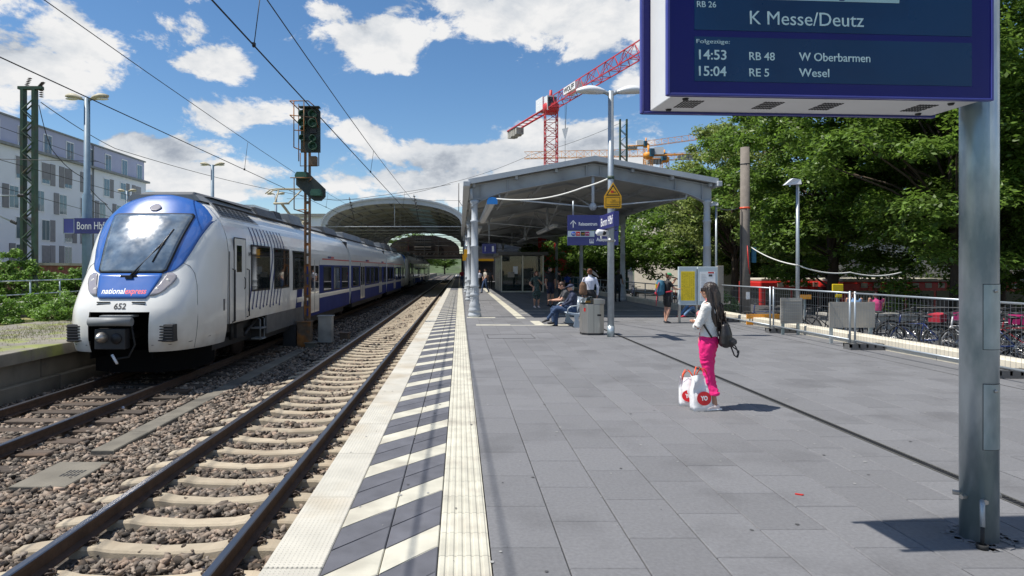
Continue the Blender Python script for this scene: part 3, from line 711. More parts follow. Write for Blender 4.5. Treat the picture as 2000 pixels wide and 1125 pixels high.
MB().prism([(x * .93, y + .35) for x, y in pts], .16, .62, axis='Z').build('rail_guard', M['under_black'], TR, world=False)
for s in (-1, 1):
    pts = [(.94, 2.42), (1.05, 2.36), (1.15, 2.2), (1.22, 1.95), (1.27, 1.6), (1.29, 1.2), (1.27, .9), (1.22, .66)]
    MB().tube([(s * a, surf(a, z, .0), z) for a, z in pts], .007, 5).build('panel_line', M['skirt'], TR, world=False)
    pts = [(1.44 * .97, 1.0), (1.1, .80), (.62, .78)]; MB().tube([(s * a, surf(a, z, .0), z) for a, z in [(1.38, .86), (1.2, .80), (.95, .78), (.64, .78)]], .008, 5).build('panel_line', M['skirt'], TR, world=False)
# wiper, top lamp, roof fairing
wp = MB(); A = Vector((.02, surf(.02, 2.13, .05), 2.13)); B = Vector((.50, surf(.5, 2.86, .06), 2.86))
wp.tube([A, B], .022, 6).tube([A + Vector((.05, 0, .0)), B + Vector((.03, 0, -.03))], .014, 6)
wp.tube([Vector((.40, surf(.40, 2.44, .045), 2.44)), B, Vector((.60, surf(.60, 3.15, .045), 3.15))], .02, 6); wp.cbox(A, (.14, .06, .07))
wp.build('wiper', M['black'], TR, world=False)
MB().box(-.17, .17, surf(0, 2.1, .016), surf(0, 2.1), 2.03, 2.17).build('wiper_well', M['black'], TR, world=False)
patch('top_lamp', [(3.58 + .16 * t, -.13 * math.sin(PI * (.12 + .80 * t)), .13 * math.sin(PI * (.12 + .8 * t))) for t in [i / 8 for i in range(9)]], M['lamp_glass'], .018, nx=6)
for s in (-.52, .52): MB().lathe([(0, -.01), (.02, -.008), (.022, .01)], (s, surf(s, 2.1, .016), 2.10), 8, axis='Y').build('bolt', M['dark'], TR, world=False)
def surf_text(name, s, size, width, m, x0, z0, shear=.0, off=.02):
    me = text_mesh(s, size, width, 0.0, .002 * (size / .1))
    co = np.empty(len(me.vertices) * 3); me.vertices.foreach_get('co', co); co = co.reshape(-1, 3); x_ = co[:, 0] - (co[:, 0].min() if len(co) else 0) + x0 + co[:, 1] * shear; z_ = co[:, 1] + z0
    out = np.array([(a, surf(a, b, off), b) for a, b in zip(x_, z_)]); me.vertices.foreach_set('co', out.ravel()); me.update(); me.materials.clear(); me.materials.append(m)
    o = bpy.data.objects.new(name, me); C.objects.link(o); o.parent = TR; print(name, s, len(out), out.min(0), out.max(0)); return o
surf_text('lettering', 'national', .155, .46, M['white_s'], -.44, 1.80, .0, off=.034)
surf_text('lettering', 'express', .155, .42, mat('logo_red', (.75, .06, .10), .4, var=0), .03, 1.80, .0, off=.034)
surf_text('number', '652', .16, .24, M['dark'], -.12, 1.50, off=.006)
# car bodies
sec = [(w_, z) for z, w_ in _w if z >= 1.03]
def section(z0): return [(wz(max(z0, .6)), z0)] + [(wz(z), z) for z in (1.1, 1.2, 2.0, 2.7, 2.85, 3.0, 3.15, 3.3, 3.4, 3.5, 3.6, 3.7, 3.8, 3.87)]
def car(y0, y1, z0, name='car_body', m='white'):
    h = section(z0); poly = h + [(-x, z) for x, z in reversed(h)]
    return MB().prism(poly, y0, y1, mi=0, sm=False).build(name, M[m], TR, world=False)
car(14.6, 21.6, 1.03); car(21.62, 30.5, .60); car(31.0, 45.8, .60); car(46.3, 57.6, .60); car(57.62, 61.6, .62)
for (a, b) in ((30.5, 31.0), (45.8, 46.3)): MB().box(-1.25, 1.25, a, b, .8, 3.6).build('gangway_bellows', M['black'], TR, world=False)
for (a, b) in ((14.62, 14.64), (21.6, 21.62)): MB().box(-1.466, 1.466, a - .01, b + .005, 1.03, 2.7).build('body_seam', M['dark'], TR, world=False)
# rear nose
h = []
zs = [.62 + .12 * i for i in range(29)]
vs = []; fs = []; ss = [-1, -.97, -.9, -.75, -.5, 0, .5, .75, .9, .97, 1]
for z in zs:
    z = min(z, 3.95); w_ = wz(z)
    for s in ss: vs.append((s * w_, 61.6 + (2.0 - .9 * max(0, z - 2.0)) * max(0, 1 - abs(s) ** 2.6) ** .5, z))
for j in range(len(zs) - 1):
    for i in range(len(ss) - 1): fs.append((j * 11 + i, j * 11 + i + 1, j * 11 + 12 + i, j * 11 + 11 + i))
MB().add(vs, fs, 0, True).build('rear_cab', M['white'], TR, world=False)
MB().box(-1.467, 1.467, 61.2, 61.62, 2.2, 3.3).build('rear_hood', M['train_blue'], TR, world=False)
def plate(name, y0, y1, z0, z1, m, off=.008, parent=TR, both=False, skew=0, bev=0):
    mb = MB(); xa, xb = 1.45, 1.46 + off
    for s in ((1, -1) if both else (1,)):
        a, b = sorted((s * xa, s * xb)); mb.add([(x, y, z) for z, yo in ((z0, -skew), (z1, 0)) for y in (y0 + yo, y1 + yo) for x in (a, b)], [(0, 2, 3, 1), (4, 5, 7, 6), (0, 1, 5, 4), (1, 3, 7, 5), (3, 2, 6, 7), (2, 0, 4, 6)])
    return mb.build(name, M[m], parent, world=False, bevel=bev)
# blue band with silver line and red line
plate('blue_band', 21.0, 21.7, 1.03, 2.45, 'band_blue', .004, both=True, skew=.45)
for (a, b) in ((21.64, 30.48), (31.02, 45.78), (46.32, 58.9)):
    plate('blue_band', a, b, .61, 2.45, 'band_blue', .004, both=True); plate('silver_line', a, b, 1.20, 1.36, 'white', .007, both=True)
    plate('red_line', max(a, 24.5), b, 2.66, 2.70, 'red', .004, both=True)
plate('silver_line', 20.7, 21.62, 1.20, 1.36, 'white', .007)
for y0 in (25.5, 35.8, 43.0): 
    text('lettering', 'national', .17, M['band_blue'], TR, (X2 + 1.467, y0, RZ + 2.72), (PI / 2, 0, PI / 2), width=.62); text('lettering', 'express', .17, M['red'], TR, (X2 + 1.467, y0 + .66, RZ + 2.72), (PI / 2, 0, PI / 2), width=.6)
# windows
def window(y0, y1, z0=1.42, z1=2.40, big=False):
    f = plate('window', y0, y1, z0, z1, 'black', .012, bev=.004)
    plate('pane', y0 + .05, y1 - .05, z0 + .05, z1 - .30 if big else z1 - .05, 'win', .016, f)
    if big: plate('vent_pane', y0 + .05, y1 - .05, z1 - .27, z1 - .05, 'win', .016, f)
    return f
w1 = window(16.15, 17.75, 1.72, 2.92, True); w2 = window(18.15, 19.75, 1.72, 2.9, True); window(20.2, 21.8, 1.62, 2.88, True)
# yellow ladder leaning inside the first window, and a seat cover in the second
for (a, b) in (((16.65, 2.85), (17.25, 1.95)), ((16.85, 2.85), (17.42, 1.95))):
    pass
for y0, y1 in ((24.7, 26.2), (26.7, 28.1), (28.5, 30.1), (31.5, 33.4), (36.0, 37.4), (37.8, 39.3), (39.6, 41.2), (44.2, 45.5), (46.6, 48.2), (48.6, 50.2), (53.0, 54.4), (54.8, 56.2), (59.4, 60.0), (60.2, 60.8)):
    window(y0, y1)
def door(y0, y1, z0=.72, z1=2.62):
    f = plate('door', y0, y1, z0, z1, 'white', .010); ym = (y0 + y1) / 2
    for a, b in ((y0 + .07, ym - .04), (ym + .04, y1 - .07)): plate('door_window', a + .06, b - .06, 1.42, 2.42, 'win', .016, f, bev=.003)
    plate('door_gap', ym - .012, ym + .012, z0, z1, 'black', .014, f)
    for a in (y0, y1): plate('door_gap', a - .018, a, z0, z1, 'dark', .013, f)
    return f
for a in (22.4, 33.9, 41.7, 50.9, 57.2): door(a, a + 1.55)
# cab door, handrails, hatch, emblems
d = plate('cab_door', 14.92, 15.72, 1.06, 3.02, 'white', .012, bev=.004)
plate('door_window', 15.08, 15.42, 2.22, 2.86, 'win', .018, d, bev=.004)
for y in (14.93, 15.72): plate('door_gap', y - .012, y + .012, 1.06, 3.02, 'dark', .0125, d)
plate('door_gap', 14.93, 15.72, 3.02, 3.045, 'dark', .0125, d)
MB().tube([(1.46, 15.62, 2.1), (1.50, 15.62, 2.05), (1.50, 15.62, 1.85), (1.47, 15.62, 1.8)], .012, 6).build('door_handle', M['dark'], d, world=False)
for y, z0, z1 in ((14.84, 1.05, 2.3), (15.84, 1.1, 2.3)):
    MB().tube([(1.45, y, z0), (1.52, y, z0 + .03), (1.52, y, z1 - .03), (1.45, y, z1)], .016, 8).build('handrail', M['dark'], TR, world=False)
plate('side_hatch', 14.30, 14.50, 1.38, 1.60, 'dark', -.004) if False else None
MB().box(1.40, 1.455, 14.28, 14.5, 1.36, 1.62).build('side_hatch', M['skirt'], TR, world=False)
text('emblem', 'NVR', .15, M['dark'], TR, (X2 + 1.464, 15.95, RZ + 2.62), (PI / 2, 0, PI / 2), width=.34)
text('emblem', 'VRS', .11, M['dark'], TR, (X2 + 1.464, 16.0, RZ + 2.36), (PI / 2, 0, PI / 2), width=.28) if False else None
mb = MB()
for k in range(10):
    yt = 16.45 + k * .31; yb_ = 15.95 + k * .30
    for (a, za, b, zb) in ((yt, 3.38, yt, 3.2), (yt, 3.2, yt, 3.05), (yt, 3.05, yt, 2.9), (yt, 2.9, yt, 2.75), (yt, 2.75, yt, 2.6), (yt, 2.6, yb_, 1.28 + .03 * (k % 3))):
        xa, xb = (wz(za) + .012), (wz(zb) + .012)
        mb.add([(xa, a - .03, za), (xa, a + .03, za), (xb, b + .03, zb), (xb, b - .03, zb)], [(0, 1, 2, 3)])
    mb.lathe([(0, 0.008), (.032, .007), (.034, 0)], (1.468, yb_, 1.26 + .03 * (k % 3)), 8, axis='X')
mb.build('pinstripes', M['band_blue'], TR, world=False, fix=False)
# skirts, bogies, underfloor
plate('skirt', 17.5, 22.3, .52, 1.03, 'skirt', -.05)
MB().box(-1.3, 1.3, 17.3, 29.8, .35, .9).box(-1.3, 1.3, 32.2, 44.5, .35, .9).box(-1.3, 1.3, 47.5, 59, .35, .9).box(-1.1, 1.1, 14.3, 17.5, .75, 1.05).build('underfloor', M['dark'], TR, world=False)
for yc_ in (16.1, 30.75, 46.05, 59.9):
    b_ = MB(); 
    for s in (-1, 1): b_.box(s * 1.0 - .07, s * 1.0 + .07, yc_ - 1.5, yc_ + 1.5, .42, .62).cbox((s * 1.05, yc_, .75), (.3, .5, .35)).tube([(s * 1.12, yc_ - .4, .55), (s * 1.12, yc_ - .4, 1.0)], .05, 8).tube([(s * 1.2, yc_ + .3, .6), (s * 1.2, yc_ + 1.3, .95)], .045, 8)
    b_.box(-1.0, 1.0, yc_ - .2, yc_ + .2, .44, .66)
    bg_ = b_.build('bogie', M['dark'], TR, world=False)
    for yw in (-1.0, 1.0): MB().lathe([(.08, -.83), (.42, -.83), (.45, -.76), (.42, -.70), (.1, -.7), (.08, .7), (.42, .70), (.45, .76), (.42, .83), (.08, .83)], (0, yc_ + yw, .43), 24, axis='X').build('wheelset', M['clip'], bg_, world=False)
mb = MB().tube([(1.35, 17.3, 1.0), (1.44, 17.3, .95), (1.44, 17.3, .42), (1.44, 16.95, .42), (1.44, 16.95, .95), (1.35, 16.95, 1.0)], .015, 6); mb.box(1.2, 1.5, 16.95, 17.3, .42, .45).box(1.2, 1.5, 16.95, 17.3, .7, .73)
mb.build('step', M['roof_grey'], TR, world=False)
# roof
MB().prism([(-.85, 3.86), (.85, 3.86), (.72, 4.0), (-.72, 4.0)], 14.5, 61.0).build('roof_deck', M['roof_grey'], TR, world=False)
MB().add([(-.62, 14.5, 3.97), (.62, 14.5, 3.97), (.78, 15.3, 4.02), (-.78, 15.3, 4.02), (-.55, 14.85, 4.10), (.55, 14.85, 4.10), (.66, 18.4, 4.12), (-.66, 18.4, 4.12), (-.8, 18.4, 4.0), (.8, 18.4, 4.0)],
         [(0, 1, 5, 4), (1, 2, 5), (0, 4, 3), (2, 9, 6, 5), (3, 4, 7, 8), (4, 5, 6, 7), (8, 7, 6, 9)]).build('roof_fairing', M['skirt'], TR, world=False)
gr = MB().add([(1.19, 14.75, 3.52), (1.19, 17.6, 3.52), (.86, 17.2, 3.86), (.86, 15.0, 3.86), (1.14, 14.75, 3.5), (1.14, 17.6, 3.5), (.8, 17.2, 3.82), (.8, 15.0, 3.82)], [(0, 1, 2, 3), (0, 4, 5, 1), (1, 5, 6, 2), (2, 6, 7, 3), (3, 7, 4, 0)])
gp_ = gr.build('roof_grille', M['roof_grey'], TR, world=False)
mb = MB()
for i in range(5):
    for j in range(7):
        t = .1 + i * .18; x_ = 1.19 - .33 * t + .006; z_ = 3.52 + .34 * t + .006; y_ = 14.98 + j * .34 + .04 * i; mb.add([(x_, y_, z_), (x_, y_ + .26, z_), (x_ - .035, y_ + .26, z_ + .036), (x_ - .035, y_, z_ + .036)], [(0, 1, 2, 3)])
mb.build('louvre_slots', M['black'], gp_, world=False, fix=False)
for (y0, y1, w_, z1, m_) in ((18.6, 20.5, .9, 4.12, 'skirt'), (20.8, 21.5, .8, 4.2, 'dark'), (22.0, 23.6, .95, 4.22, 'roof_grey'), (27.5, 30.2, .95, 4.15, 'skirt'), (32.5, 38, .9, 4.18, 'roof_grey'), (40, 44, .9, 4.2, 'skirt'), (47.5, 49, .9, 4.25, 'roof_grey'), (50, 53.5, .95, 4.32, 'skirt'), (55, 60, .9, 4.2, 'roof_grey')):
    MB().prism([(-w_, 3.85), (w_, 3.85), (w_ * .85, z1), (-w_ * .85, z1)], y0, y1).build('roof_unit', M[m_], TR, world=False, bevel=.02)
mb = MB()
for s in (-1, 1): mb.tube([(s * .98, 14.9, 3.83), (s * .98, 61, 3.83)], .025, 5)
mb.build('roof_rail', M['dark'], TR, world=False)
pg = MB()
for y_ in (24.1, 25.9):
    for s in (-.4, .4): pg.lathe([(.06, 0), (.09, .05), (.05, .08), (.09, .13), (.05, .16), (.09, .21), (.05, .26)], (s, y_, 3.98), 10)
pg.box(-.55, .55, 24.0, 24.1, 4.24, 4.3).box(-.55, .55, 25.9, 26.0, 4.24, 4.3)
for s in (-.45, .45): pg.tube([(s, 24.05, 4.27), (s, 25.95, 4.27)], .03, 6)
pg.tube([(0, 25.9, 4.3), (0, 24.1, 4.78)], .05, 6).tube([(-.25, 24.1, 4.78), (-.45, 25.3, 5.42)], .03, 6).tube([(.25, 24.1, 4.78), (.45, 25.3, 5.42)], .03, 6).tube([(-.3, 24.1, 4.78), (.3, 24.1, 4.78)], .04, 6)
for y_ in (25.2, 25.5): pg.tube([(-.95, y_, 5.28), (-.75, y_, 5.44), (-.5, y_, 5.48), (.5, y_, 5.48), (.75, y_, 5.44), (.95, y_, 5.28)], .025, 6)
pg.build('pantograph', M['old_lamp'], TR, world=False)
TR2 = dup(TR, (X2, 51.2, RZ), label='second identical train coupled behind the first inside the arched hall')

# ================================================================ TRAIN SHED
H0, H1, HL, HR = 56.0, 105.0, -12.05, .52
hall = thing('train_shed', 'arched grey station hall roof spanning the tracks with tie rods and ribs', 'station hall', (-5.7, 56, 0))
hc = (HL + HR) / 2; hw = (HR - HL) / 2
def arch(k, r=0.0):   # k 0..1 left to right
    a = PI * (1 - k); return hc + (hw - r) * math.cos(a), 5.62 + (2.24 - r) * math.sin(a) ** .95
def shell(y0, y1, r0, r1, n=36, mi=0, k0=0.0, k1=1.0):
    mb = MB(); vs = []; fs = []
    for i in range(n + 1):
        k = k0 + (k1 - k0) * i / n
        for y in (y0, y1):
            for r in (r0, r1): x, z = arch(k, r); vs.append((x, y, z))
    for i in range(n):
        b = i * 4
        for q in ((0, 1), (1, 3), (3, 2), (2, 0)): fs.append((b + q[0], b + q[1], b + 4 + q[1], b + 4 + q[0]))
    fs += [(0, 1, 3, 2), (n * 4, n * 4 + 2, n * 4 + 3, n * 4 + 1)]
    return mb.add(vs, fs, mi)
K0, K1 = .53, .645
shell(H0, H1, -.02, .06, 20, k1=K0).build('roof_shell', M['roof_under'], hall); shell(H0, H1, -.02, .06, 14, k0=K1).build('roof_shell', M['roof_under'], hall)
shell(H0, H0 + 5, -.02, .06, 6, k0=K0, k1=K1).build('roof_shell', M['roof_under'], hall)
tl = bpy.data.materials.new('skylight'); tl.use_nodes = True; b_ = tl.node_tree.nodes['Principled BSDF']; b_.inputs['Base Color'].default_value = (.30, .36, .36, 1); t_ = tl.node_tree.nodes.new('ShaderNodeBsdfTranslucent'); t_.inputs[0].default_value = (.22, .27, .27, 1); x_ = tl.node_tree.nodes.new('ShaderNodeMixShader'); x_.inputs[0].default_value = .5
tl.node_tree.links.new(b_.outputs[0], x_.inputs[1]); tl.node_tree.links.new(t_.outputs[0], x_.inputs[2]); tl.node_tree.links.new(x_.outputs[0], tl.node_tree.nodes['Material Output'].inputs[0])
for i in range(20): shell(H0 + 5 + i * 2.2, H0 + 7.1 + i * 2.2, .0, .02, 6, k0=K0, k1=K1).build('skylight_pane', tl, hall)
shell(H0 - .35, H0 + .15, -.14, .0).build('roof_edge', M['grey_light'], hall)
shell(H0 - .2, H0 + .1, .0, .40).build('end_arch', M['grey_light'], hall)
for i in range(9): y = H0 + 5 + 5.2 * i; shell(y, y + .16, .06, .30, 24).build('roof_rib', M['grey_paint'], hall)
for k in (.06, .12, .18, .25, .32, .39, .46, .69, .75, .82, .88, .94):
    x, z = arch(k, .11); MB().box(x - .05, x + .05, H0, H1, z - .05, z + .05).build('purlin', M['grey_paint'], hall)
for i in range(10):
    y = H0 + .1 + 5.2 * i; MB().tube([(HL + .3, y, 5.45), (HR - .3, y, 5.45)], .04, 6).tube([(hc, y, 5.45), (hc, y, 7.75)], .03, 6).build('tie_rod', M['grey_light'] if i == 0 else M['grey_paint'], hall)
hp_m = glass('hall_pane', (.20, .27, .28), 1, .25)
for i in range(15):
    y = H0 + .3 + i * 1.55; MB().box(HL - .02, HL + .04, y, y + 1.45, 4.2, 5.3).build('glazing_pane', hp_m if i != 8 else M['cloth_blue'], hall); MB().box(HL - .05, HL + .1, y + 1.45, y + 1.55, 4.1, 5.35).build('glazing_bar', M['grey_light'], hall)
MB().box(HL - .1, HL + .1, H0, H1, 5.35, 5.6).box(HL - .1, HL + .1, H0, H1, 3.95, 4.15).build('side_beam', M['grey_paint'], hall)
MB().box(HR - .1, HR + .1, H0, H1, 5.3, 5.6).build('side_beam', M['grey_paint'], hall)
MB().box(HL - .15, HL + .25, H0 - .2, H0 + .2, 3.2, 5.62).build('corner_post', M['grey_light'], hall); MB().box(HR - .25, HR + .15, H0 - .2, H0 + .2, 4.2, 5.62).build('corner_post', M['grey_light'], hall)
for i in range(3):
    for x in (HL, HR): MB().tube([(x, H0 + .2 + i * 11.7, 0), (x, H0 + .2 + i * 11.7, 5.4)], .13, 10).build('column', M['grey_light'], hall)
old = thing('old_hall', 'dark brown old hall gable and low dark roof behind the arched hall', 'station hall', (-6, 106, 0))
br = mat('old_gable_brown', (.075, .055, .045), .8, var=.4, scale=.7)
gc, gw = -6.0, 5.95; pts = [(gc + gw * math.cos(PI * i / 20), 4.9 + 2.45 * math.sin(PI * i / 20)) for i in range(21)]
MB().prism([(gc + gw, 3.7)] + pts + [(gc - gw, 3.7)], 106.5, 106.8).build('gable', br, old)
for i in range(5): MB().box(gc - 1.6, gc + 1.2, 106.43, 106.5, 4.9 + i * .42, 5.08 + i * .42).build('louvre', M['tarp'] if i % 2 else M['skirt'], old)
for x in (gc - 2.6, gc + .1, gc + 2.4): MB().box(x - .07, x + .07, 106.41, 106.5, 3.7, 6.6).build('gable_bar', mat('dark_red_steel', (.10, .025, .02), .7) if x < gc - 2 else old.children[-1].data.materials[0], old)
mb = MB()
for k in range(22): x0, x1 = HL + .2 + k * .56, HL + .2 + (k + 1) * .56; mb.tube([(x0, 105.6, 3.9 if k % 2 else 4.5), (x1, 105.6, 4.5 if k % 2 else 3.9)], .05, 4)
mb.box(HL, HR, 105.5, 105.7, 3.75, 3.95).box(HL, HR, 105.5, 105.7, 4.45, 4.6); mb.build('cross_truss', old.children[-1].data.materials[0], old)
MB().box(HL - 2, HR + 2.5, 106.9, 150, 4.0, 4.3).build('low_roof', M['dark'], old); MB().box(HL - 2, HL, 80, 150, -1, 4.0).build('side_wall', M['old_concrete'], old)
for i in range(6): MB().box(.35, .75, 107.5 + i * 8, 108 + i * 8, -.1, 4.0).build('pillar', M['dark'], old); MB().box(HL + .3, HL + .7, 107.5 + i * 8, 108 + i * 8, -.1, 4.0).build('pillar', M['dark'], old)
for i in range(5): t = thing('signal_gantry', 'thin overhead line mast beyond the far hall opening, ' + ('nearest', 'second', 'third', 'fourth', 'farthest')[i], 'mast', (.8, 160 + i * 26, 0)); y = 160 + i * 26; MB().tube([(1.2, y, -1), (1.2, y, 7.5)], .12, 6).build('pole', M['dark'], t); MB().box(-9, 1.2, y - .08, y + .08, 6.6, 6.75).build('beam', M['dark'], t)
# ================================================================ CANOPY
CX0, CX1, CXM = .40, 8.95, 4.74
can = thing('platform_canopy', 'grey pitched steel platform canopy on round columns beside the first track', 'canopy', (4.7, 22.6, 0))
TY = [22.6 + 11.7 * i for i in range(6)]
def rz_(x): return 4.72 + (5.52 - 4.72) * (1 - abs(x - CXM) / (CXM - CX0))
for (xa, xb, nm) in ((CX0 - .1, CXM, 'roof_slope'), (CXM, CX1 + .1, 'roof_slope')):
    za, zb = rz_(xa), rz_(xb); yA, yB = 22.3, 84
    MB().add([(xa, yA, za), (xb, yA, zb), (xb, yB, zb), (xa, yB, za), (xa, yA, za + .10), (xb, yA, zb + .10), (xb, yB, zb + .10), (xa, yB, za + .10)], [(0, 1, 2, 3), (4, 5, 6, 7), (0, 1, 5, 4), (2, 3, 7, 6), (1, 2, 6, 5), (3, 0, 4, 7)]).build(nm, M['roof_under'], can)
    MB().add([(xa, 22.2, za - .02), (xb, 22.2, zb - .02), (xb, 22.3, zb - .02), (xa, 22.3, za - .02), (xa, 22.2, za + .16), (xb, 22.2, zb + .16), (xb, 22.3, zb + .16), (xa, 22.3, za + .16)], [(0, 1, 2, 3), (4, 5, 6, 7), (0, 1, 5, 4), (2, 3, 7, 6), (1, 2, 6, 5), (3, 0, 4, 7)]).build('roof_verge', M['grey_light'], can)
    for i in range(14):   # purlins running across the slope
        y = 23.5 + i * 4.4
        if y < 84: MB().add([(xa, y, za - .1), (xb, y, zb - .1), (xb, y + .08, zb - .1), (xa, y + .08, za - .1), (xa, y, za), (xb, y, zb), (xb, y + .08, zb), (xa, y + .08, za)], [(0, 1, 2, 3), (4, 5, 6, 7), (0, 1, 5, 4), (2, 3, 7, 6), (1, 2, 6, 5), (3, 0, 4, 7)]).build('rafter', M['grey_paint'], can)
for x in (CX0 + .1, 2.0, 3.4, 6.1, 7.5, CX1 - .1): MB().box(x - .05, x + .05, 22.35, 84, rz_(x) - .14, rz_(x) - .0).build('purlin', M['grey_paint'], can)
MB().box(CX0 - .28, CX0 - .04, 22.1, 84, 4.60, 4.78).build('gutter', M['grey_light'], can, bevel=.02)
MB().box(CX1 + .04, CX1 + .2, 22.1, 84, 4.60, 4.78).build('gutter', M['grey_light'], can, bevel=.02)
for ti, y in enumerate(TY):
    # haunched portal beam
    def low(x):
        d = min(x - CX0, CX1 - x); hh = .38 + .34 * max(0, 1 - d / 1.3) ** 2; return rz_(x) - .1 - hh
    xs = [CX0 + (CX1 - CX0) * i / 24 for i in range(25)]
    poly = [(x, rz_(x) - .08) for x in xs] + [(x, low(x)) for x in reversed(xs)]
    pb = MB().prism(poly, y - .02, y + .02); 
    for a, b in zip(xs[:-1], xs[1:]):
        for fz in (lambda x: rz_(x) - .08, low):
            pb.add([(a, y - .12, fz(a) - .012), (b, y - .12, fz(b) - .012), (b, y + .12, fz(b) - .012), (a, y + .12, fz(a) - .012), (a, y - .12, fz(a) + .012), (b, y - .12, fz(b) + .012), (b, y + .12, fz(b) + .012), (a, y + .12, fz(a) + .012)], [(0, 3, 2, 1), (4, 5, 6, 7), (0, 1, 5, 4), (2, 3, 7, 6)])
    for x in (CX0 + .35, CX0 + 1.3, CXM - .25, CXM + .25, CX1 - 1.3, CX1 - .35): pb.box(x - .012, x + .012, y - .12, y + .12, low(x), rz_(x) - .09)
    pb.build('portal_beam', M['grey_paint'], can, fix=False)
    hz = 3.93
    tr = MB()
    for s in (-1, 1): tr.tube([(CXM + s * 3.3, y, 4.22), (CXM + s * .15, y, hz)], .028, 8).tube([(CXM + s * 3.3, y, 4.22), (CXM + s * 3.36, y, 4.42)], .03, 6)
    tr.tube([(CXM, y, hz - .08), (CXM, y, low(CXM))], [(.05, .05), (.075, .075)] if False else .055, 8).lathe([(.0, -.14), (.09, -.12), (.15, 0), (.09, .12), (0, .14)], (CXM, y, hz), 10)
    tr.build('tie_truss', M['grey_light'], can)
    if ti < 5: MB().tube([(CXM, y + .1, hz), (CXM - .02, y + 5.85, rz_(CXM) - .25)], .03, 6).tube([(CXM, TY[ti + 1] - .1, hz), (CXM - .02, y + 5.85, rz_(CXM) - .25)], .03, 6).build('wind_brace', M['grey_paint'], can)
    # cast columns
    prof = [(.0, 0), (.24, 0), (.24, .10), (.21, .14), (.20, .2), (.235, .24), (.20, .30), (.185, .38), (.20, .44), (.155, .52), (.145, .74), (.17, .77), (.17, .83), (.145, .86), (.14, 1.05), (.165, 1.08), (.165, 1.14), (.135, 1.18), (.13, 2.5), (.142, 2.51), (.142, 2.54), (.122, 2.56), (.12, 3.36), (.15, 3.39), (.15, 3.44), (.115, 3.47), (.11, 4.0), (.16, 4.08), (.16, 4.16), (0, 4.17)]
    for xi, x in enumerate((.53, 8.8)):
        c = MB().lathe(prof, (x, y, 0), 20).build('column', M['grey_light'], can)
        if ti < 2 and xi == 0:
            mb = MB()
            for k in range(10):
                a = 2 * PI * k / 10
                for zz in (.6, .68, .92, .99): mb.ell((x + .145 * math.cos(a + zz * 9), y + .145 * math.sin(a + zz * 9), zz), (.02, .02, .035), nu=6, nv=4)
            mb.build('column_relief', M['grey_light'], c)
    MB().prism([(CX0 - .05, 4.17), (.95, 4.17), (CX0 - .05, 4.3)], y - .1, y + .1).build('bracket', M['grey_paint'], can)
for (x, y0, z, l) in ((1.12, 22.0, 4.03, 9.5), (1.12, 36.0, 4.03, 8), (4.9, 32.5, 3.9, 7), (4.9, 46, 3.9, 7), (7.4, 31, 3.95, 7)):
    f = MB().box(x - .14, x + .14, y0, y0 + l, z, z + .12).build('light_housing', M['grey_light'], can)
    MB().prism([(x - .11, z), (x + .11, z), (x + .07, z - .06), (x - .07, z - .06)], y0 + .1, y0 + l - .1).build('light_tube', M['tube'], f)
o = MB().prism([(.94, 3.95), (1.30, 3.95), (1.30, 4.08), (1.25, 4.17), (1.12, 4.20), (.99, 4.17), (.94, 4.08)], 21.86, 21.99).build('blue_wrap', mat('blue_plastic', (.02, .22, .62), .35), None); tag(o, 'bright blue plastic wrapped over the end of the long canopy light', 'plastic wrap')
MB().tube([(CX0, 22.4, 4.55), (CX0 + .02, 22.4, 4.2)], .05, 8).build('rainwater_pipe', M['grey_light'], can)
# station building beyond the canopy
bld = thing('station_building', 'dark station building front beyond the far end of the platform canopy', 'building', (5, 88, 0))
MB().box(1.6, 14, 88, 120, 0, 9).build('wall', M['skirt'], bld)
for i in range(5):
    w0 = MB().box(2.6 + i * 3, 4.6 + i * 3, 87.9, 88.0, 0, 2.8).build('shop_window', M['black'], bld); MB().box(2.5 + i * 3, 4.7 + i * 3, 87.86, 87.98, 2.8, 3.1).build('fascia', M['yellow' if i in (0, 3) else 'dark'], w0)
for i in range(5): MB().box(2.6 + i * 3, 4.2 + i * 3, 87.9, 88.0, 5.2, 7.4).build('window', M['black'], bld)
# glazed waiting shelter
sh = thing('waiting_shelter', 'glass walled waiting room with dark flat roof under the canopy', 'shelter', (4.8, 46, 0))
sx0, sx1, sy0, sy1 = 3.05, 6.1, 46.5, 54
for (x, y) in [(sx0, sy0), (sx1, sy0), (sx0, sy1), (sx1, sy1), (sx0 + 1.55, sy0)] + [(sx0, sy0 + 1.9 * k) for k in (1, 2, 3)] + [(sx1, sy0 + 1.9 * k) for k in (1, 2, 3)]: MB().box(x - .05, x + .05, y - .05, y + .05, 0, 2.7).build('post', M['steel'], sh)
MB().box(sx0 - .25, sx1 + .35, sy0 - .35, sy1 + .2, 2.7, 2.95).build('roof', M['skirt'], sh, bevel=.02)
for (a, b) in ((sx0 + .05, sx0 + 1.5), (sx0 + 1.6, sx1 - .05)):
    MB().box(a, b, sy0 - .01, sy0 + .01, .1, 2.65).build('glass_panel', M['clear'], sh); MB().box(a, b, sy0 - .03, sy0 + .03, .0, .1).build('sill', M['steel'], sh)
for k in range(4):
    for x in (sx0, sx1): MB().box(x - .01, x + .01, sy0 + .05 + 1.9 * k, sy0 + 1.8 + 1.9 * k, .1, 2.65).build('glass_panel', M['clear'], sh)
MB().box(sx0 + .05, sx1, sy1 - .01, sy1 + .01, .1, 2.65).build('glass_panel', M['clear'], sh)
MB().box(sx0 + .85, sx0 + 1.2, sy0 - .02, sy0 - .012, 1.35, 1.9).build('notice', M['white_s'], sh)
for x, c_ in ((3.5, 'cloth_blue'), (5.4, 'yellow')): MB().box(x, x + .5, sy0 - .02, sy0 - .012, 1.1, 1.5).build('notice', M['tarp'], sh)
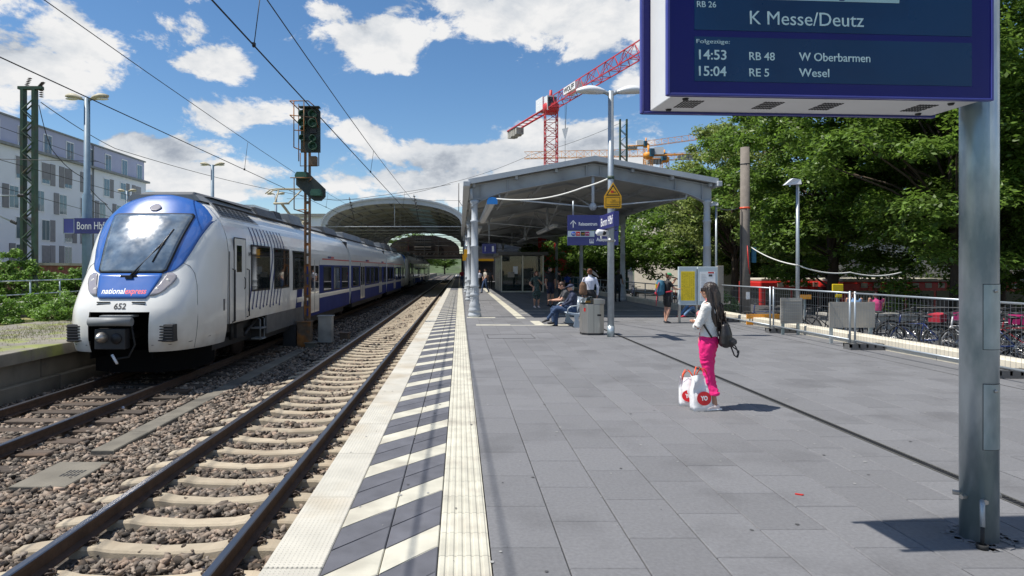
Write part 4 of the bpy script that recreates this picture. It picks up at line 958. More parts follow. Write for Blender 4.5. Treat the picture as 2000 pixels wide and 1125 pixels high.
# dark vertical seats inside
MB().box(sx0 + .5, sx1 - .5, 52.8, 53.2, .4, .48).box(sx0 + .5, sx1 - .5, 53.2, 53.25, .5, .95).build('inner_bench', M['dark'], sh)
# ================================================================ SIGNAL, LAMPS, MASTS, WIRES
p = gp(600, 676, -.8); SX, SY = p.x, p.y
sg = thing('railway_signal', 'rusty signal post with green lamp panels standing between the two tracks', 'signal', (SX, SY, -.8))
k_ = SY / F
def sz(py): return EYE - (py - VY) * k_
def sx(px): return (px - VX) * k_
MB().cbox((SX - .06, SY, (sz(640) + sz(215)) / 2), (.05, .16, sz(215) - sz(640))).cbox((SX + .08, SY, (sz(640) + sz(215)) / 2), (.05, .16, sz(215) - sz(640))).build('post_flange', M['sig_rust'], sg)
mb = MB(); z = sz(640)
while z < sz(340): mb.cbox((SX + .01, SY, z), (.13, .10, .09)); z += .34
mb.build('post_batten', M['sig_rust'], sg)
yb = SY - .12
pb = MB().prism([(sx(589), sz(299)), (sx(589), sz(219)), (sx(594), sz(214)), (sx(623), sz(214)), (sx(627), sz(219)), (sx(627), sz(299))], yb, yb + .06).build('main_panel', M['sig_dark'], sg)
MB().cbox((sx(608), yb - .1, sz(213)), (.66, .26, .03)).build('panel_hood', M['sig_dark'], sg)
for px, py, r in ((614, 226, .13), (614, 244, .135), (594, 243, .13), (595, 256, .07), (614, 273, .10), (614, 288, .13), (594, 272, .095), (594, 226, .11)):
    q = MB().lathe([(0, 0), (r * .8, -.0), (r, -.03), (r, -.22), (r * .92, -.22), (r * .9, -.03)], (sx(px), yb, sz(py)), 14, axis='Y').build('signal_lamp', M['sig_green'], sg)
    MB().ell((sx(px), yb - .05, sz(py)), (r * .7, .03, r * .7)).build('lens', M['sig_green'], q)
MB().cbox((sx(614), yb - .03, sz(258)), (.2, .08, .16)).build('number_box', M['dark'], sg)
MB().cbox((sx(613), SY - .1, sz(316)), (.25, .25, .3)).build('junction_box', M['sig_rust'], sg, bevel=.01)
lp = MB().prism([(sx(580), sz(346)), (sx(589), sz(337)), (sx(602), sz(337)), (sx(637), sz(370)), (sx(637), sz(385)), (sx(629), sz(393)), (sx(615), sz(393)), (sx(606), sz(386)), (sx(580), sz(362))], yb, yb + .06).build('lower_panel', M['sig_dark'], sg)
for px, py in ((621, 378), (592, 345)): MB().prism([(sx(px) - .17, sz(py) - .1), (sx(px) - .19, sz(py)), (sx(px) - .13, sz(py) + .11), (sx(px) + .13, sz(py) + .11), (sx(px) + .19, sz(py)), (sx(px) + .17, sz(py) - .1)], yb - .22, yb).build('indicator_box', M['sig_green'], sg)
mb = MB()
def rod(mb, *pts, r=.018): mb.tube([(sx(a), SY + c, sz(b)) for a, b, c in pts], r, 5)
rod(mb, (574, 205, -.5), (609, 205, -.5), (624, 216, -.1)); rod(mb, (574, 205, -.5), (588, 218, 0)); rod(mb, (574, 232, -.5), (622, 236, -.45), (623, 250, -.1)); rod(mb, (574, 232, -.5), (588, 246, 0))
rod(mb, (581, 205, -.45), (581, 293, -.45)); rod(mb, (601, 205, -.5), (601, 300, -.5)); rod(mb, (581, 293, -.45), (601, 300, -.3)); rod(mb, (585, 205, -.1), (585, 316, -.1)); rod(mb, (588, 300, -.1), (588, 325, -.1), (624, 325, -.1), (624, 215, -.1)); rod(mb, (581, 260, -.45), (600, 262, -.5))
rod(mb, (574, 351, -.45), (617, 351, -.45), (600, 358, 0)); rod(mb, (581, 351, -.42), (581, 411, -.42)); rod(mb, (581, 411, -.42), (600, 417, 0)); rod(mb, (581, 411, -.1), (604, 411, -.3))
stuffless = mb.build('service_cage', M['sig_rust'], sg, fix=False)
mb = MB().cbox((sx(590), SY - .25, -.55), (.01, .01, .01))
def cab(name, label, x0, x1, y, z0, z1, m, lid=True, dep=.35):
    t = thing(name, label, 'cabinet', ((x0 + x1) / 2, y, z0))
    MB().box(x0, x1, y, y + dep, z0, z1).build('housing', M[m], t, bevel=.01)
    MB().box(x0 + .04, x1 - .04, y - .012, y, z0 + .08, z1 - .06).build('door', M[m], t)
    if lid: MB().box(x0 - .03, x1 + .03, y - .03, y + dep + .03, z1 + .002, z1 + .035).build('lid', M[m], t, bevel=.005)
    return t
cab('signal_cabinet', 'dark brown steel cabinet at the foot of the signal post', sx(585), sx(611), SY - .35, -.8, sz(628), 'sig_rust')
cab('signal_cabinet', 'low black cabinet left of the signal post by the train', sx(557), sx(583), SY - .3, -.78, sz(634), 'dark')
cab('relay_box', 'pale grey weathered cabinet right of the signal post', sx(617), sx(644), SY + .3, -.72, sz(620), 'concrete')
cab('relay_box', 'small low dark box with pale lid in front of the pale cabinet', sx(603), sx(622), SY - .5, -.8, sz(668), 'old_concrete')
p = gp(672, 664, -.8); cab('point_box', 'small rusty box beside the left rail of the empty track', p.x - .15, p.x + .15, p.y, -.8, -.58, 'sig_rust')
# platform sign lamps on the left
def street_lamp(base, h, label, m, mh, zsign=None, head=.62):
    t = thing('platform_lamp', label, 'lamp', base)
    x, y, z = base
    MB().tube([(x, y, z), (x, y, z + h * .55), (x, y, z + h * .56), (x, y, z + h)], [.16, .16, .11, .10] if m != 'galv_light' else [.083, .083, .075, .07], 14).build('post', M[m], t)
    for s in (-1, 1):
        a = MB().tube([(x, y, z + h - .1), (x + s * .2, y, z + h)], .05, 8).build('arm', M[m], t)
        hd = MB(); n = 12; vs = []; fs = []
        L = head
        for i in range(n + 1):
            u = i / n; xx = x + s * (.15 + L * u); w = .17 * (math.sin(PI * min(1, u * .85 + .12)) ** .6 if u < .999 else .25); zt = z + h + .02 + .10 * u * (1.0 if mh == 'old_lamp' else .3) + (.09 * math.sin(PI * u)); zb = z + h - .05 + .10 * u * (1.0 if mh == 'old_lamp' else .3)
            for (a_, b_) in ((-w, zb), (-w, (zb + zt) / 2), (-w * .5, zt), (w * .5, zt), (w, (zb + zt) / 2), (w, zb)): vs.append((xx, y + a_, b_))
        for i in range(n):
            for k in range(6): fs.append((i * 6 + k, i * 6 + (k + 1) % 6, (i + 1) * 6 + (k + 1) % 6, (i + 1) * 6 + k))
        fs += [tuple(range(6)), tuple(n * 6 + k for k in range(6))]
        hd.add(vs, fs, 0, True).build('lamp_head', M[mh], t)
        MB().ell((x + s * (.2 + L * .55), y, z + h - .02), (L * .38, .13, .045)).build('diffuser', M['tube'], t)
    return t
b1 = (at(170, 200, 22.8).x, 22.8, .1)
street_lamp(b1, at(170, 192, 22.8).z - .1, 'tall blue grey double lamp carrying the station name board on the left', 'bluepole', 'old_lamp')
q = at(415, 322, 40.5); street_lamp((q.x, 40.5, .1), q.z - .1, 'double lamp rising just above the front of the train roof', 'bluepole', 'old_lamp')
q = at(539, 379, 56.0); street_lamp((q.x, 56, .1), q.z - .1, 'more distant double lamp between the signal post and the first car roof', 'bluepole', 'old_lamp')
q = at(248, 373, 52.0); street_lamp((q.x, 52, -1), q.z + 1, 'small double lamp in front of the right end of the pale building', 'bluepole', 'old_lamp')
t = thing('station_name_sign', 'blue Bonn Hbf name board on the tall lamp post left of the train', 'sign', (b1[0], b1[1] - .3, 3.2))
ya = 22.5; z0, z1 = at(0, 456, ya).z, at(0, 426, ya).z; x0 = at(145, 0, ya).x; xe = at(124, 0, ya).x
MB().box(x0, x0 + 2.6, ya, ya + .14, z0, z1).build('panel', M['db_blue'], t); MB().box(xe, x0 - .02, ya + .02, ya + .2, z0, z1 - .02).build('end_box', M['db_violet'], t)
MB().box(xe - .02, x0, ya + .0, ya + .02, z1 - .02, z1 + .0).box(xe - .02, x0, ya + .0, ya + .02, z0, z0 + .02).box(xe - .02, xe, ya, ya + .02, z0, z1).box(x0 - .02, x0, ya, ya + .02, z0, z1).build('end_frame', M['galv_light'], t)
text('lettering', 'Bonn Hbf', .38, M['white_s'], t, (x0 + .08, ya - .005, z0 + .15), width=.98)
# green lattice catenary masts
def mast(name, label, px0, px1, ptop, Y, zb=-1.0):
    xc = ((px0 + px1) / 2 - VX) / F * Y; w = (px1 - px0) / F * Y; zt = EYE - (ptop - VY) / F * Y
    t = thing(name, label, 'mast', (xc, Y, zb))
    mb = MB()
    for s in (-1, 1):
        mb.box(xc + s * w / 2 - .06, xc + s * w / 2 + .06, Y - .13, Y + .13, zb, zt)
    mb.build('upright', M['mast_green'], t)
    mb = MB(); z = zb; i = 0; st = w * .95
    while z < zt - st:
        for yy in (-.12, .12): mb.tube([(xc - w / 2 * (1 if i % 2 else -1), Y + yy, z), (xc + w / 2 * (1 if i % 2 else -1), Y + yy, z + st)], .03, 4, cap=False)
        z += st; i += 1
    mb.build('lacing', M['mast_green'], t, fix=False)
    return t, xc, w, zt
t, mxc, mw, mzt = mast('catenary_mast', 'green lattice mast with insulators in front of the pale building', 46, 68, 175, 26.0)
MB().box(mxc - .42, mxc + .55, 25.9, 26.1, mzt, mzt + .12).build('cross_arm', M['mast_green'], t)
mb = MB()
for dx_, h_ in ((-.12, .4), (.42, .2), (.5, -.5)):
    for k in range(6): mb.lathe([(.03, 0), (.09, .02), (.03, .05)], (mxc + dx_ + (k * .03 if h_ > 0 else 0), 26, mzt + .1 + (k * h_ / 6)), 8)
mb.build('insulator', mat('insulator', (.06, .04, .035), .3), t)
mast('catenary_mast', 'green lattice mast rising behind the ridge of the platform canopy', 1211, 1224, 233, 55.0, zb=-1)
# overhead line: one contact and one carrying wire above each track
zc = RZ + 5.5
def hang(x, label, zm, sags, ph=0):
    wire('contact_wire', [(x, -12, zc), (x, 150, zc)], .011, M['cable'], label[0], n=6)
    pts = []
    for i in range(-1, 3):
        ya_, yb_ = -20 + ph + i * 55, -20 + ph + (i + 1) * 55
        for k in range(14): t_ = k / 14; pts.append((x + .1, ya_ + (yb_ - ya_) * t_, zm - 4 * sags * t_ * (1 - t_)))
    o = MB().tube(pts, .009, 6).build('carrying_wire', M['cable'], None); tag(o, label[1], 'cable')
    dr = MB()
    return pts
P1 = hang(-2.95, ('contact wire above the empty track by the platform edge', 'sagging carrying wire above the empty track'), zc + 1.25, .55, 12)
P2 = hang(-6.95, ('contact wire running above the roof of the train', 'sagging carrying wire above the train roof'), zc + 1.25, .55, 30)
for (px, X_, PP, nm) in ((497, -2.95, P1, 'first'), (0, 0, None, '')):
    if PP is None: continue
for (X_, PP, ys_, lab) in ((-2.95, P1, (9.1, 21.0, 33, 45), 'thin dropper wire joining the two overhead wires of the empty track'), (-6.95, P2, (20.5, 33, 45), 'thin dropper wire joining the two overhead wires of the train track')):
    for n_, y in enumerate(ys_):
        zt = min(PP, key=lambda q_: abs(q_[1] - y))[2]
        o = MB().tube([(X_, y, zc), (X_ + .1, y, zt)], .007, 5).cbox((X_, y, zc + .01), (.04, .05, .06)).build('dropper_wire', M['cable']); tag(o, lab + (', nearest', ', second from the front', ', third from the front', ', farthest')[n_], 'cable', 'overhead line droppers')
def w2(lbl, pts, r=.012, sag=0, m='cable'): return wire('cable', pts, r, M[m], lbl, sag=sag)
w2('long thin wire from the left mast past the pale building to the hall', [at(80, 200, 26), at(225, 290, 36), at(480, 360, 50), at(660, 392, 56), at(880, 360, 58)], .018, .1)
w2('wire crossing the sky from the hall roof to the canopy and the green mast', [at(740, 387, 56), at(880, 357, 57), at(1035, 303, 56), at(1212, 240, 55)], .016, .2)
w2('thin cross wire above the hall roof', [at(560, 388, 55), at(900, 392, 57)], .014)
w2('feeder wire hanging from the left mast down beside the name board', [at(76, 205, 26), at(100, 290, 26.5), at(160, 345, 27), at(210, 400, 28)], .016, .15)
for a, b, l in (((0, 248), (210, 322), 'upper'), ((0, 312), (300, 395), 'middle'), ((0, 365), (240, 430), 'lower')):
    w2('thin %s wire running across the pale building' % l, [at(*a, 24), at(*b, 34)], .012)
w2('short wire with a clamp reaching in from the left edge to the green mast', [at(-40, 310, 24), at(192, 315, 24)], .012)
MBx = MB()
ar = thing('cantilever_arm', 'pale steel cantilever arm with insulator left of the green mast', 'bracket', at(40, 435, 25))
MB().tube([at(-60, 395, 25), at(22, 432, 25)], .03, 6).build('arm', M['galv_light'], ar); MB().tube([at(-60, 382, 25), at(36, 382, 25)], .025, 6).build('stay', M['galv_light'], ar)
for a_ in ((22, 432), (36, 382)):
    mb = MB()
    for k in range(4): mb.ell(at(a_[0] + k * 3, a_[1] + (k * 1.3 if a_[1] > 400 else 0), 25), (.05, .05, .07), nu=8, nv=5)
    mb.build('insulator', M['dark'], ar)
w2('wire with round insulators hanging in front of the building behind the lamp', [at(172, 385, 27), at(205, 398, 29), at(250, 440, 34)], .016, .1)
for a, b in (((384, 421), 1), ((685, 0), 0)):
    pass
for (px0, py0, px1, py1) in ((682, 385, 692, 430), (808, 380, 818, 432)):
    t = thing('hall_insulator', 'dark insulator rod on the %s side of the hall arch' % ('left' if px0 < 700 else 'right'), 'insulator', at(px0, py0, 55.4))
    MB().tube([at(px0, py0, 55.4), at(px1, py1, 55.4)], .035, 6).build('rod', M['dark'], t); mb = MB()
    for k in range(5): mb.ell(at(px0 + 1 + k * 1.6, py0 + 4 + k * 6, 55.4), (.11, .11, .05), nu=8, nv=5)
    mb.build('disc', M['dark'], t)
t = thing('wire_bracket', 'thin black triangular wire bracket on the roof edge between hall and canopy', 'bracket', at(895, 430, 56))
MB().tube([at(896, 430, 56), at(896, 358, 56)], .04, 6).tube([at(896, 392, 56), at(909, 411, 56), at(896, 426, 56)], .03, 6).build('frame', M['black'], t)

# ================================================================ SIGN BOARD (foreground, right)
A0 = Vector((1.21, 3.70)); ang = math.atan2(.13, 2.0); U = Vector((math.cos(ang), math.sin(ang), 0)); Vv = Vector((-math.sin(ang), math.cos(ang), 0)); BZ = 2.735
bd = thing('train_indicator', 'large dark blue train indicator board in a white case hanging above the platform', 'display board', (A0.x, A0.y, BZ), ang)
# local frame: x along the board, y to the rear, z up
BW, BH, BD = 2.02, 1.10, .47
def lb(mb, name, m, par=bd, bevel=0): return mb.build(name, m, par, world=False, bevel=bevel)
lb(MB().box(.06, BW - .03, .035, BD - .035, .012, BH), 'case', M['white_p'], bevel=.006)
for (y0, y1) in ((0, .035), (BD - .035, BD)):
    fr = MB()
    fr.box(0.0, .016, y0, y1, 0, BH + .03).box(BW - .016, BW, y0, y1, 0, BH + .03).box(.016, BW - .016, y0, y1, 0, .014).box(.016, BW - .016, y0, y1, BH - .0, BH + .03)
    lb(fr, 'frame', M['db_violet'], bevel=.004)
    lb(MB().box(.016, BW - .016, y0 + .007, y1 - .008, .014, BH), 'front_panel', M['lcd_frame'])
sc0 = .098 # pixel rows to board: 1 px is about 3 mm here
def bx(px): return None
lc1 = lb(MB().box(.165, BW - .14, .004, .0095, .385, BH - .12), 'display', M['lcd']); lc2 = lb(MB().box(.165, BW - .14, .004, .0095, .085, .345), 'display', M['lcd'])
mb = MB()
for k in range(1, 5): xx = .165 + (BW - .305) * k / 5.0; mb.box(xx - .001, xx + .001, .0035, .0045, .085, .345).box(xx - .001, xx + .001, .0035, .0045, .385, BH - .12)
lb(mb, 'segment_line', M['black'])
def bt(s, x, z, h, w, m='pale', nm='lettering', bold=.0): 
    me = text_mesh(s, h / .72, w, .0005, bold); me.materials.clear(); me.materials.append(M[m]); o = bpy.data.objects.new(nm, me); C.objects.link(o); o.parent = bd; o.location = (x, .0025, z); o.rotation_euler = (PI / 2, 0, 0)
bt('14:53', .175, .212, .058, .165, bold=.001); bt('15:04', .175, .116, .058, .165, bold=.001); bt('RB 48', .49, .214, .048, .155, bold=.0005); bt('RE 5', .49, .118, .048, .12, bold=.0005)
bt('W Oberbarmen', .80, .216, .050, .44, bold=.0005); bt('Wesel', .80, .122, .050, .185, bold=.0005); bt('Folgezüge:', .172, .306, .024, .20)
bt('K Messe/Deutz', .49, .425, .082, .70, bold=0); bt('RB 26', .175, .517, .036, .115, bold=.0003); bt('RE 5', .175, .583, .036, .15)
lb(MB().box(.49, 1.42, .002, .0035, .572, .70), 'message_bar', mat('lcd_light', (.42, .62, .62), .4)); bt('Dieser Zug fällt aus', .66, .592, .05, .72, 'lcd_frame', bold=.001)
o = bd.children[-1]; o.location.y = .0012
bt('14:33', .175, .73, .09, .3); bt('über Bonn-Beuel - Troisdorf', .49, .80, .05, 1.0)
for xc in (.23, .74, 1.12, 1.74):
    mb = MB()
    for i in range(7):
        for j in range(4): mb.box(xc - .06 + i * .019, xc - .06 + i * .019 + .011, .16 + j * .045, .16 + j * .045 + .03, .0085, .012)
    lb(mb, 'vent_grille', M['dark'])
for xc, yc in ((.16, .12), (.16, .38), (1.85, .12), (1.85, .38)): lb(MB().lathe([(0, -.012), (.014, -.012), (.02, 0)], (xc, yc, .012), 10), 'screw', M['dark'])
# the mast that carries it
po = thing('board_post', 'thick galvanised steel post with inspection hatches carrying the indicator board', 'post', (3.32, 4.06, 0))
MB().lathe([(.102, 0), (.102, 4.6), (.0, 4.62)], (3.32, 4.06, 0), 48).build('tube', M['galv'], po)
MB().box(3.1, 3.27, 4.0, 4.12, 2.9, 3.02).box(3.1, 3.27, 4.0, 4.12, 3.5, 3.62).build('bracket', M['galv'], po)
def curved(name, a0, a1, z0, z1, r, m, th=.004):
    vs = []; n = 24
    for i in range(n + 1):
        a = a0 + (a1 - a0) * i / n
        for rr in (r, r + th):
            for z in (z0, z1): vs.append((3.32 + rr * math.cos(a), 4.06 + rr * math.sin(a), z))
    fs = []
    for i in range(n):
        b = i * 4
        for q in ((0, 1), (1, 3), (3, 2), (2, 0)): fs.append((b + q[0], b + q[1], b + 4 + q[1], b + 4 + q[0]))
    fs += [(0, 1, 3, 2), (n * 4, n * 4 + 2, n * 4 + 3, n * 4 + 1)]
    return MB().add(vs, fs, 0, False).build(name, m, po)
zA, zB = at(0, 683, 3.95).z, at(0, 556, 3.95).z
for i, (z0, z1) in enumerate(((zA, zB), (at(0, 880, 3.95).z, at(0, 752, 3.95).z))):
    curved('hatch_gap', R(-119), R(-45), z0 - .004, z1 + .004, .1015, M['dark'], .0014); h_ = curved('hatch_door', R(-117), R(-47), z0, z1, .1015, M['galv'], .003)
    MB().lathe([(.0, -.012), (.010, -.01), (.011, 0)], (3.32 + .105 * math.cos(R(-80)), 4.06 + .105 * math.sin(R(-80)) - .0, z1 - .04), 12, axis='Y').build('lock', M['steel'], h_)
for a in (150, 190, 0, 245):
    c_, s_ = math.cos(R(a)), math.sin(R(a)); MB().tube([(3.32 + .09 * c_, 4.06 + .09 * s_, .27), (3.32 + .135 * c_, 4.06 + .135 * s_, .27)], [.016, .016], 6, sm=False).build('bolt', M['steel'], po)
cb = MB().tube([(3.255, 3.955, .275), (3.235, 3.93, .25), (3.22, 3.91, .13)], .014, 8, 0).build('cable_lug', M['galv_light'], po)
MB().tube([(3.22, 3.91, .14), (3.21, 3.90, .02)], .011, 8).build('earth_cable', M['rubber'], po)
MB().lathe([(.03, 0), (.033, .03), (.028, .032), (.026, .0)], (3.205, 3.895, 0), 14).build('cable_sleeve', M['rubber'], po)
mb = MB(); rr_ = random.Random(3)
for i in range(46):
    a = rr_.uniform(0, 2 * PI); r_ = rr_.uniform(.12, .2); mb.cbox((3.32 + r_ * math.cos(a), 4.06 + r_ * math.sin(a), .002), (rr_.uniform(.02, .06), rr_.uniform(.02, .05), .008), 0, rr_.uniform(0, 3))
stuff(mb.build('paving_chips', M['slab'], po, fix=False))
# ================================================================ LAMP POST WITH SIGNS
q = gp(1193, 658); LX, LY = q.x, q.y
t = street_lamp((LX, LY, 0), at(0, 178, LY).z, 'slim galvanised platform lamp with two white dish heads and signs', 'galv_light', 'white_p', head=.72)
MB().tube([(LX, LY, .0), (LX, LY, .28)], .092, 16).build('foot_sleeve', M['galv'], t)
MB().tube([(LX, LY, at(0, 350, LY).z), (LX, LY, at(0, 344, LY).z)], .086, 14).build('band', M['mast_green'], t)
wz_ = lambda py, Y: at(0, py, Y).z
ws_ = thing('warning_sign', 'yellow triangle and text warning sign on the slim lamp post', 'sign', (LX, LY - .1, 4))
def pxs(lst, Y): return [(at(a, b, Y).x, at(a, b, Y).z) for a, b in lst]
yw = LY - .12
MB().prism(pxs([(1180, 405), (1180, 383), (1197.5, 356), (1214, 383), (1214, 405), (1212, 407), (1182, 407)], yw), yw, yw + .012).build('plate', M['yellow'], ws_)
tri = pxs([(1183.5, 382), (1197.5, 360), (1211, 382)], yw); MB().prism(tri, yw - .003, yw).build('triangle', M['black'], ws_)
tri = pxs([(1187, 380), (1197.5, 364.5), (1208, 380)], yw); MB().prism(tri, yw - .006, yw - .003).build('triangle_inner', M['yellow'], ws_)
a_, b_ = at(1183, 404, yw), at(1211, 385.5, yw)
MB().box(a_.x, b_.x, yw - .002, yw, a_.z, b_.z).build('text_border', M['black'], ws_); MB().box(a_.x + .012, b_.x - .012, yw - .004, yw - .001, a_.z + .012, b_.z - .012).build('text_field', M['yellow'], ws_)
a_ = at(1193, 376, yw); MB().box(a_.x, a_.x + .07, yw - .009, yw - .006, a_.z - .01, a_.z + .05).build('train_symbol', M['red'], ws_); MB().cbox((a_.x + .09, yw - .008, a_.z + .01), (.07, .003, .02), 0).build('person_symbol', M['dark'], ws_)
for i, (s_, w_) in enumerate((('Vorsicht', .10), ('Durchfahrende Züge', .26), ('Sicherheitsabstand halten', .30), ('bis der Zug hält', .28))): text('lettering', s_, .03, M['dark'], ws_, (at(1184 if i > 1 else 1190, 0, yw).x + (.06 if i == 0 else .02), yw - .006, at(0, 390 + i * 3.6 + (1.5 if i > 1 else 0), yw).z - .02), width=w_)
ns = thing('station_name_sign', 'blue Bonn Hbf sign box on the slim lamp post seen edge on', 'sign', (LX, LY, 3.3))
ny0, ny1 = 15.05, 16.55; nz0, nz1 = at(0, 442.4, ny0).z, at(0, 412.3, ny0).z
MB().box(3.645, 3.775, ny0, ny1, nz0, nz1).build('panel', M['db_blue'], ns, bevel=.004)
text('lettering', 'Bonn Hbf', .30, M['white_s'], ns, (3.642, ny1 - .15, nz0 + .08), (PI / 2, 0, -PI / 2), width=1.25)
text('lettering', 'Bonn Hbf', .30, M['white_s'], ns, (3.778, ny0 + .15, nz0 + .08), (PI / 2, 0, PI / 2), width=1.25)
cc = thing('camera', 'white security camera on a short arm below the Bonn Hbf sign', 'camera', (LX - .2, LY - .1, 2.6))
ca = at(1174, 456, LY - .25)
MB().tube([(ca.x + .16, LY - .25, ca.z), (ca.x - .10, LY - .35, ca.z + .02), (ca.x - .14, LY - .37, ca.z + .02)], [(.07, .075), (.075, .08), (.04, .04)], 14).build('housing', M['white_p'], cc)
MB().lathe([(.0, -.02), (.05, -.02), (.055, 0)], (ca.x + .05, LY - .36, ca.z + .005), 12, axis='Y').build('lens', M['black'], cc)
MB().tube([(ca.x, LY - .25, ca.z - .07), (ca.x + .02, LY - .2, ca.z - .16), (LX, LY - .05, ca.z - .16)], .022, 8).build('arm', M['white_p'], cc); MB().tube([(LX, LY, ca.z - .2), (LX, LY, ca.z - .12)], .088, 12).build('clamp', M['steel'], cc)
wire('power_cable', [(LX, LY - .08, at(0, 347, LY).z), at(1140, 366, 17.5), at(1080, 384, 19.5), at(1030, 390, 21), at(968, 388, 22.2)], .022, M['cable_w'], 'white cable slung from the slim lamp post to the canopy', sag=.02)
# hanging direction sign
ds = thing('direction_sign', 'blue hanging sign pointing to Reisezentrum and Ausgang with transport symbols', 'sign', (4.7, 22.2, 2.6))
yd = 22.2; a_, b_, c1, c2 = at(1109, 479, yd), at(1208, 420, yd), at(0, 449.3, yd).z, at(0, 450.6, yd).z
MB().box(a_.x, b_.x, yd, yd + .1, c1, b_.z).build('upper_panel', M['db_blue'], ds, bevel=.003); MB().box(a_.x, b_.x, yd, yd + .1, a_.z, c2).build('lower_panel', M['db_blue'], ds, bevel=.003)
gz0, gz1 = at(0, 462.5, yd).z, c2 - .005; MB().box(a_.x, at(1161, 0, yd).x, yd - .004, yd, gz0, gz1).build('pictogram_strip', M['paleblue'], ds)
MB().tube([(at(1120, 0, yd).x, yd + .05, b_.z), (at(1120, 0, yd).x, yd + .05, 4.1)], .03, 8).tube([(at(1200, 0, yd).x, yd + .05, b_.z), (at(1200, 0, yd).x, yd + .05, 4.1)], .03, 8).build('hanger', M['galv_light'], ds)
text('lettering', 'Reisezentrum', .17, M['white_s'], ds, (at(1130, 0, yd).x, yd - .005, at(0, 440.5, yd).z), width=.64, bold=.003)
text('lettering', 'Ausgang', .17, M['white_s'], ds, (at(1165, 0, yd).x, yd - .005, at(0, 471, yd).z), width=.48, bold=.003)
u_ = at(1119.5, 444, yd); MB().cbox((u_.x, yd - .004, u_.z + .09), (.028, .004, .2)).add([(u_.x - .1, yd - .005, u_.z + .10), (u_.x, yd - .005, u_.z + .21), (u_.x + .1, yd - .005, u_.z + .10), (u_.x + .1, yd - .005, u_.z + .14), (u_.x, yd - .005, u_.z + .25), (u_.x - .1, yd - .005, u_.z + .14)], [(0, 1, 4, 5), (1, 2, 3, 4)]).build('arrow', M['white_s'], ds)
u_ = at(1200, 470, yd); MB().add([(u_.x - .06, yd - .005, u_.z + .10), (u_.x + .05, yd - .005, u_.z), (u_.x - .06, yd - .005, u_.z - .10), (u_.x - .10, yd - .005, u_.z - .10), (u_.x + .01, yd - .005, u_.z), (u_.x - .10, yd - .005, u_.z + .10)], [(0, 1, 4, 5), (1, 2, 3, 4)]).build('arrow', M['white_s'], ds)
for i, (px, m_, tx) in enumerate(((1120, 'cloth_blue', 'Bus'), (1129, 'red', 'Tram'), (1138.3, 'black', 'TAXI'), (1147, 'magenta', 'P+R'))):
    u_ = at(px, 456.5, yd)
    o = (MB().lathe([(0, -.003), (.078, -.003), (.08, 0)], (u_.x, yd - .004, u_.z), 18, axis='Y') if i == 0 else MB().cbox((u_.x, yd - .005, u_.z), (.145, .005, .15))).build('pictogram', M[m_], ds)
    text('lettering', tx, .07, M['yellow' if i == 2 else 'white_s'], o, (u_.x - .055, yd - .010, u_.z - .025), width=.11)
u_ = at(1155.5, 471, yd); o = MB().cbox((u_.x, yd - .003, u_.z), (.15, .004, .15)).build('pictogram', M['white_s'], ds); MB().cbox((u_.x, yd - .006, u_.z + .015), (.125, .003, .10)).build('pictogram_field', M['db_blue'], o); MB().cbox((u_.x, yd - .008, u_.z), (.09, .002, .025)).build('symbol', M['white_s'], o)
ps = thing('platform_sign', 'small blue platform number 1 sign hanging under the left side of the canopy', 'sign', (1.5, 31.5, 2.6))
yy = 30.5; a_, b_ = at(942, 495, yy), at(969, 476, yy)
MB().box(a_.x, b_.x, yy, yy + .12, a_.z, b_.z).build('panel', M['db_blue'], ps); text('lettering', '1', .36, M['white_s'], ps, (at(956, 0, yy).x, yy - .005, at(0, 491, yy).z), width=.1, bold=.01)
MB().box(at(947, 0, yy).x, at(948, 0, yy).x, yy - .004, yy, at(0, 491, yy).z, at(0, 481, yy).z).build('divider', M['white_s'], ps); MB().tube([((a_.x + b_.x) / 2, yy + .06, b_.z), ((a_.x + b_.x) / 2, yy + .06, 4.4)], .025, 6).build('hanger', M['galv_light'], ps)
for Y, px, py, l in ((34.3, 911, 495, 'nearer'), (45.9, 907, 503, 'farther')):
    c_ = at(px, py, Y); t = thing('edge_sign', 'small yellow sign on the %s canopy column beside the track' % l, 'sign', c_); MB().cbox(c_, (.26, .05, .45)).build('plate', M['yellow'], t)
# ================================================================ BENCH, BIN, NOTICE BOARD
q = gp(1132, 640); BX_, BY_ = 3.40, q.y
bn = thing('bench', 'grey metal platform bench with curved armrest facing the track', 'bench', (BX_, BY_ + 1, 0))
prof_seat = [(-.30, .44), (-.26, .455), (-.05, .42), (.10, .41), (.17, .45), (.24, .62), (.30, .86)]
for k in range(4):
    ya_, yb2 = BY_ + .05 + k * .5, BY_ + .53 + k * .5
    for (nm, pr) in (('seat', prof_seat[:5]), ('backrest', prof_seat[4:])):
        mb = MB(); vs = []; 
        for (u, v) in pr: vs += [(BX_ + u, ya_, v), (BX_ + u, yb2, v), (BX_ + u, yb2, v - .02), (BX_ + u, ya_, v - .02)]
        fs = []
        for i in range(len(pr) - 1):
            b = i * 4
            for q_ in range(4): fs.append((b + q_, b + (q_ + 1) % 4, b + 4 + (q_ + 1) % 4, b + 4 + q_))
        fs += [(0, 1, 2, 3), tuple(len(vs) - 4 + i for i in range(4))]
        mb.add(vs, fs, 0, True).build(nm, M['bench'], bn)
for yq in (BY_ + .02, BY_ + 1.55):
    MB().prism([(BX_ - .05, 0), (BX_ + .22, 0), (BX_ + .20, .04), (BX_ + .09, .16), (BX_ + .06, .3), (BX_ + .14, .4), (BX_ - .28, .43), (BX_ - .28, .40), (BX_ - .06, .36), (BX_ - .04, .2), (BX_ - .08, .05)], yq - .03, yq + .03).build('leg', M['bench'], bn, bevel=.008)
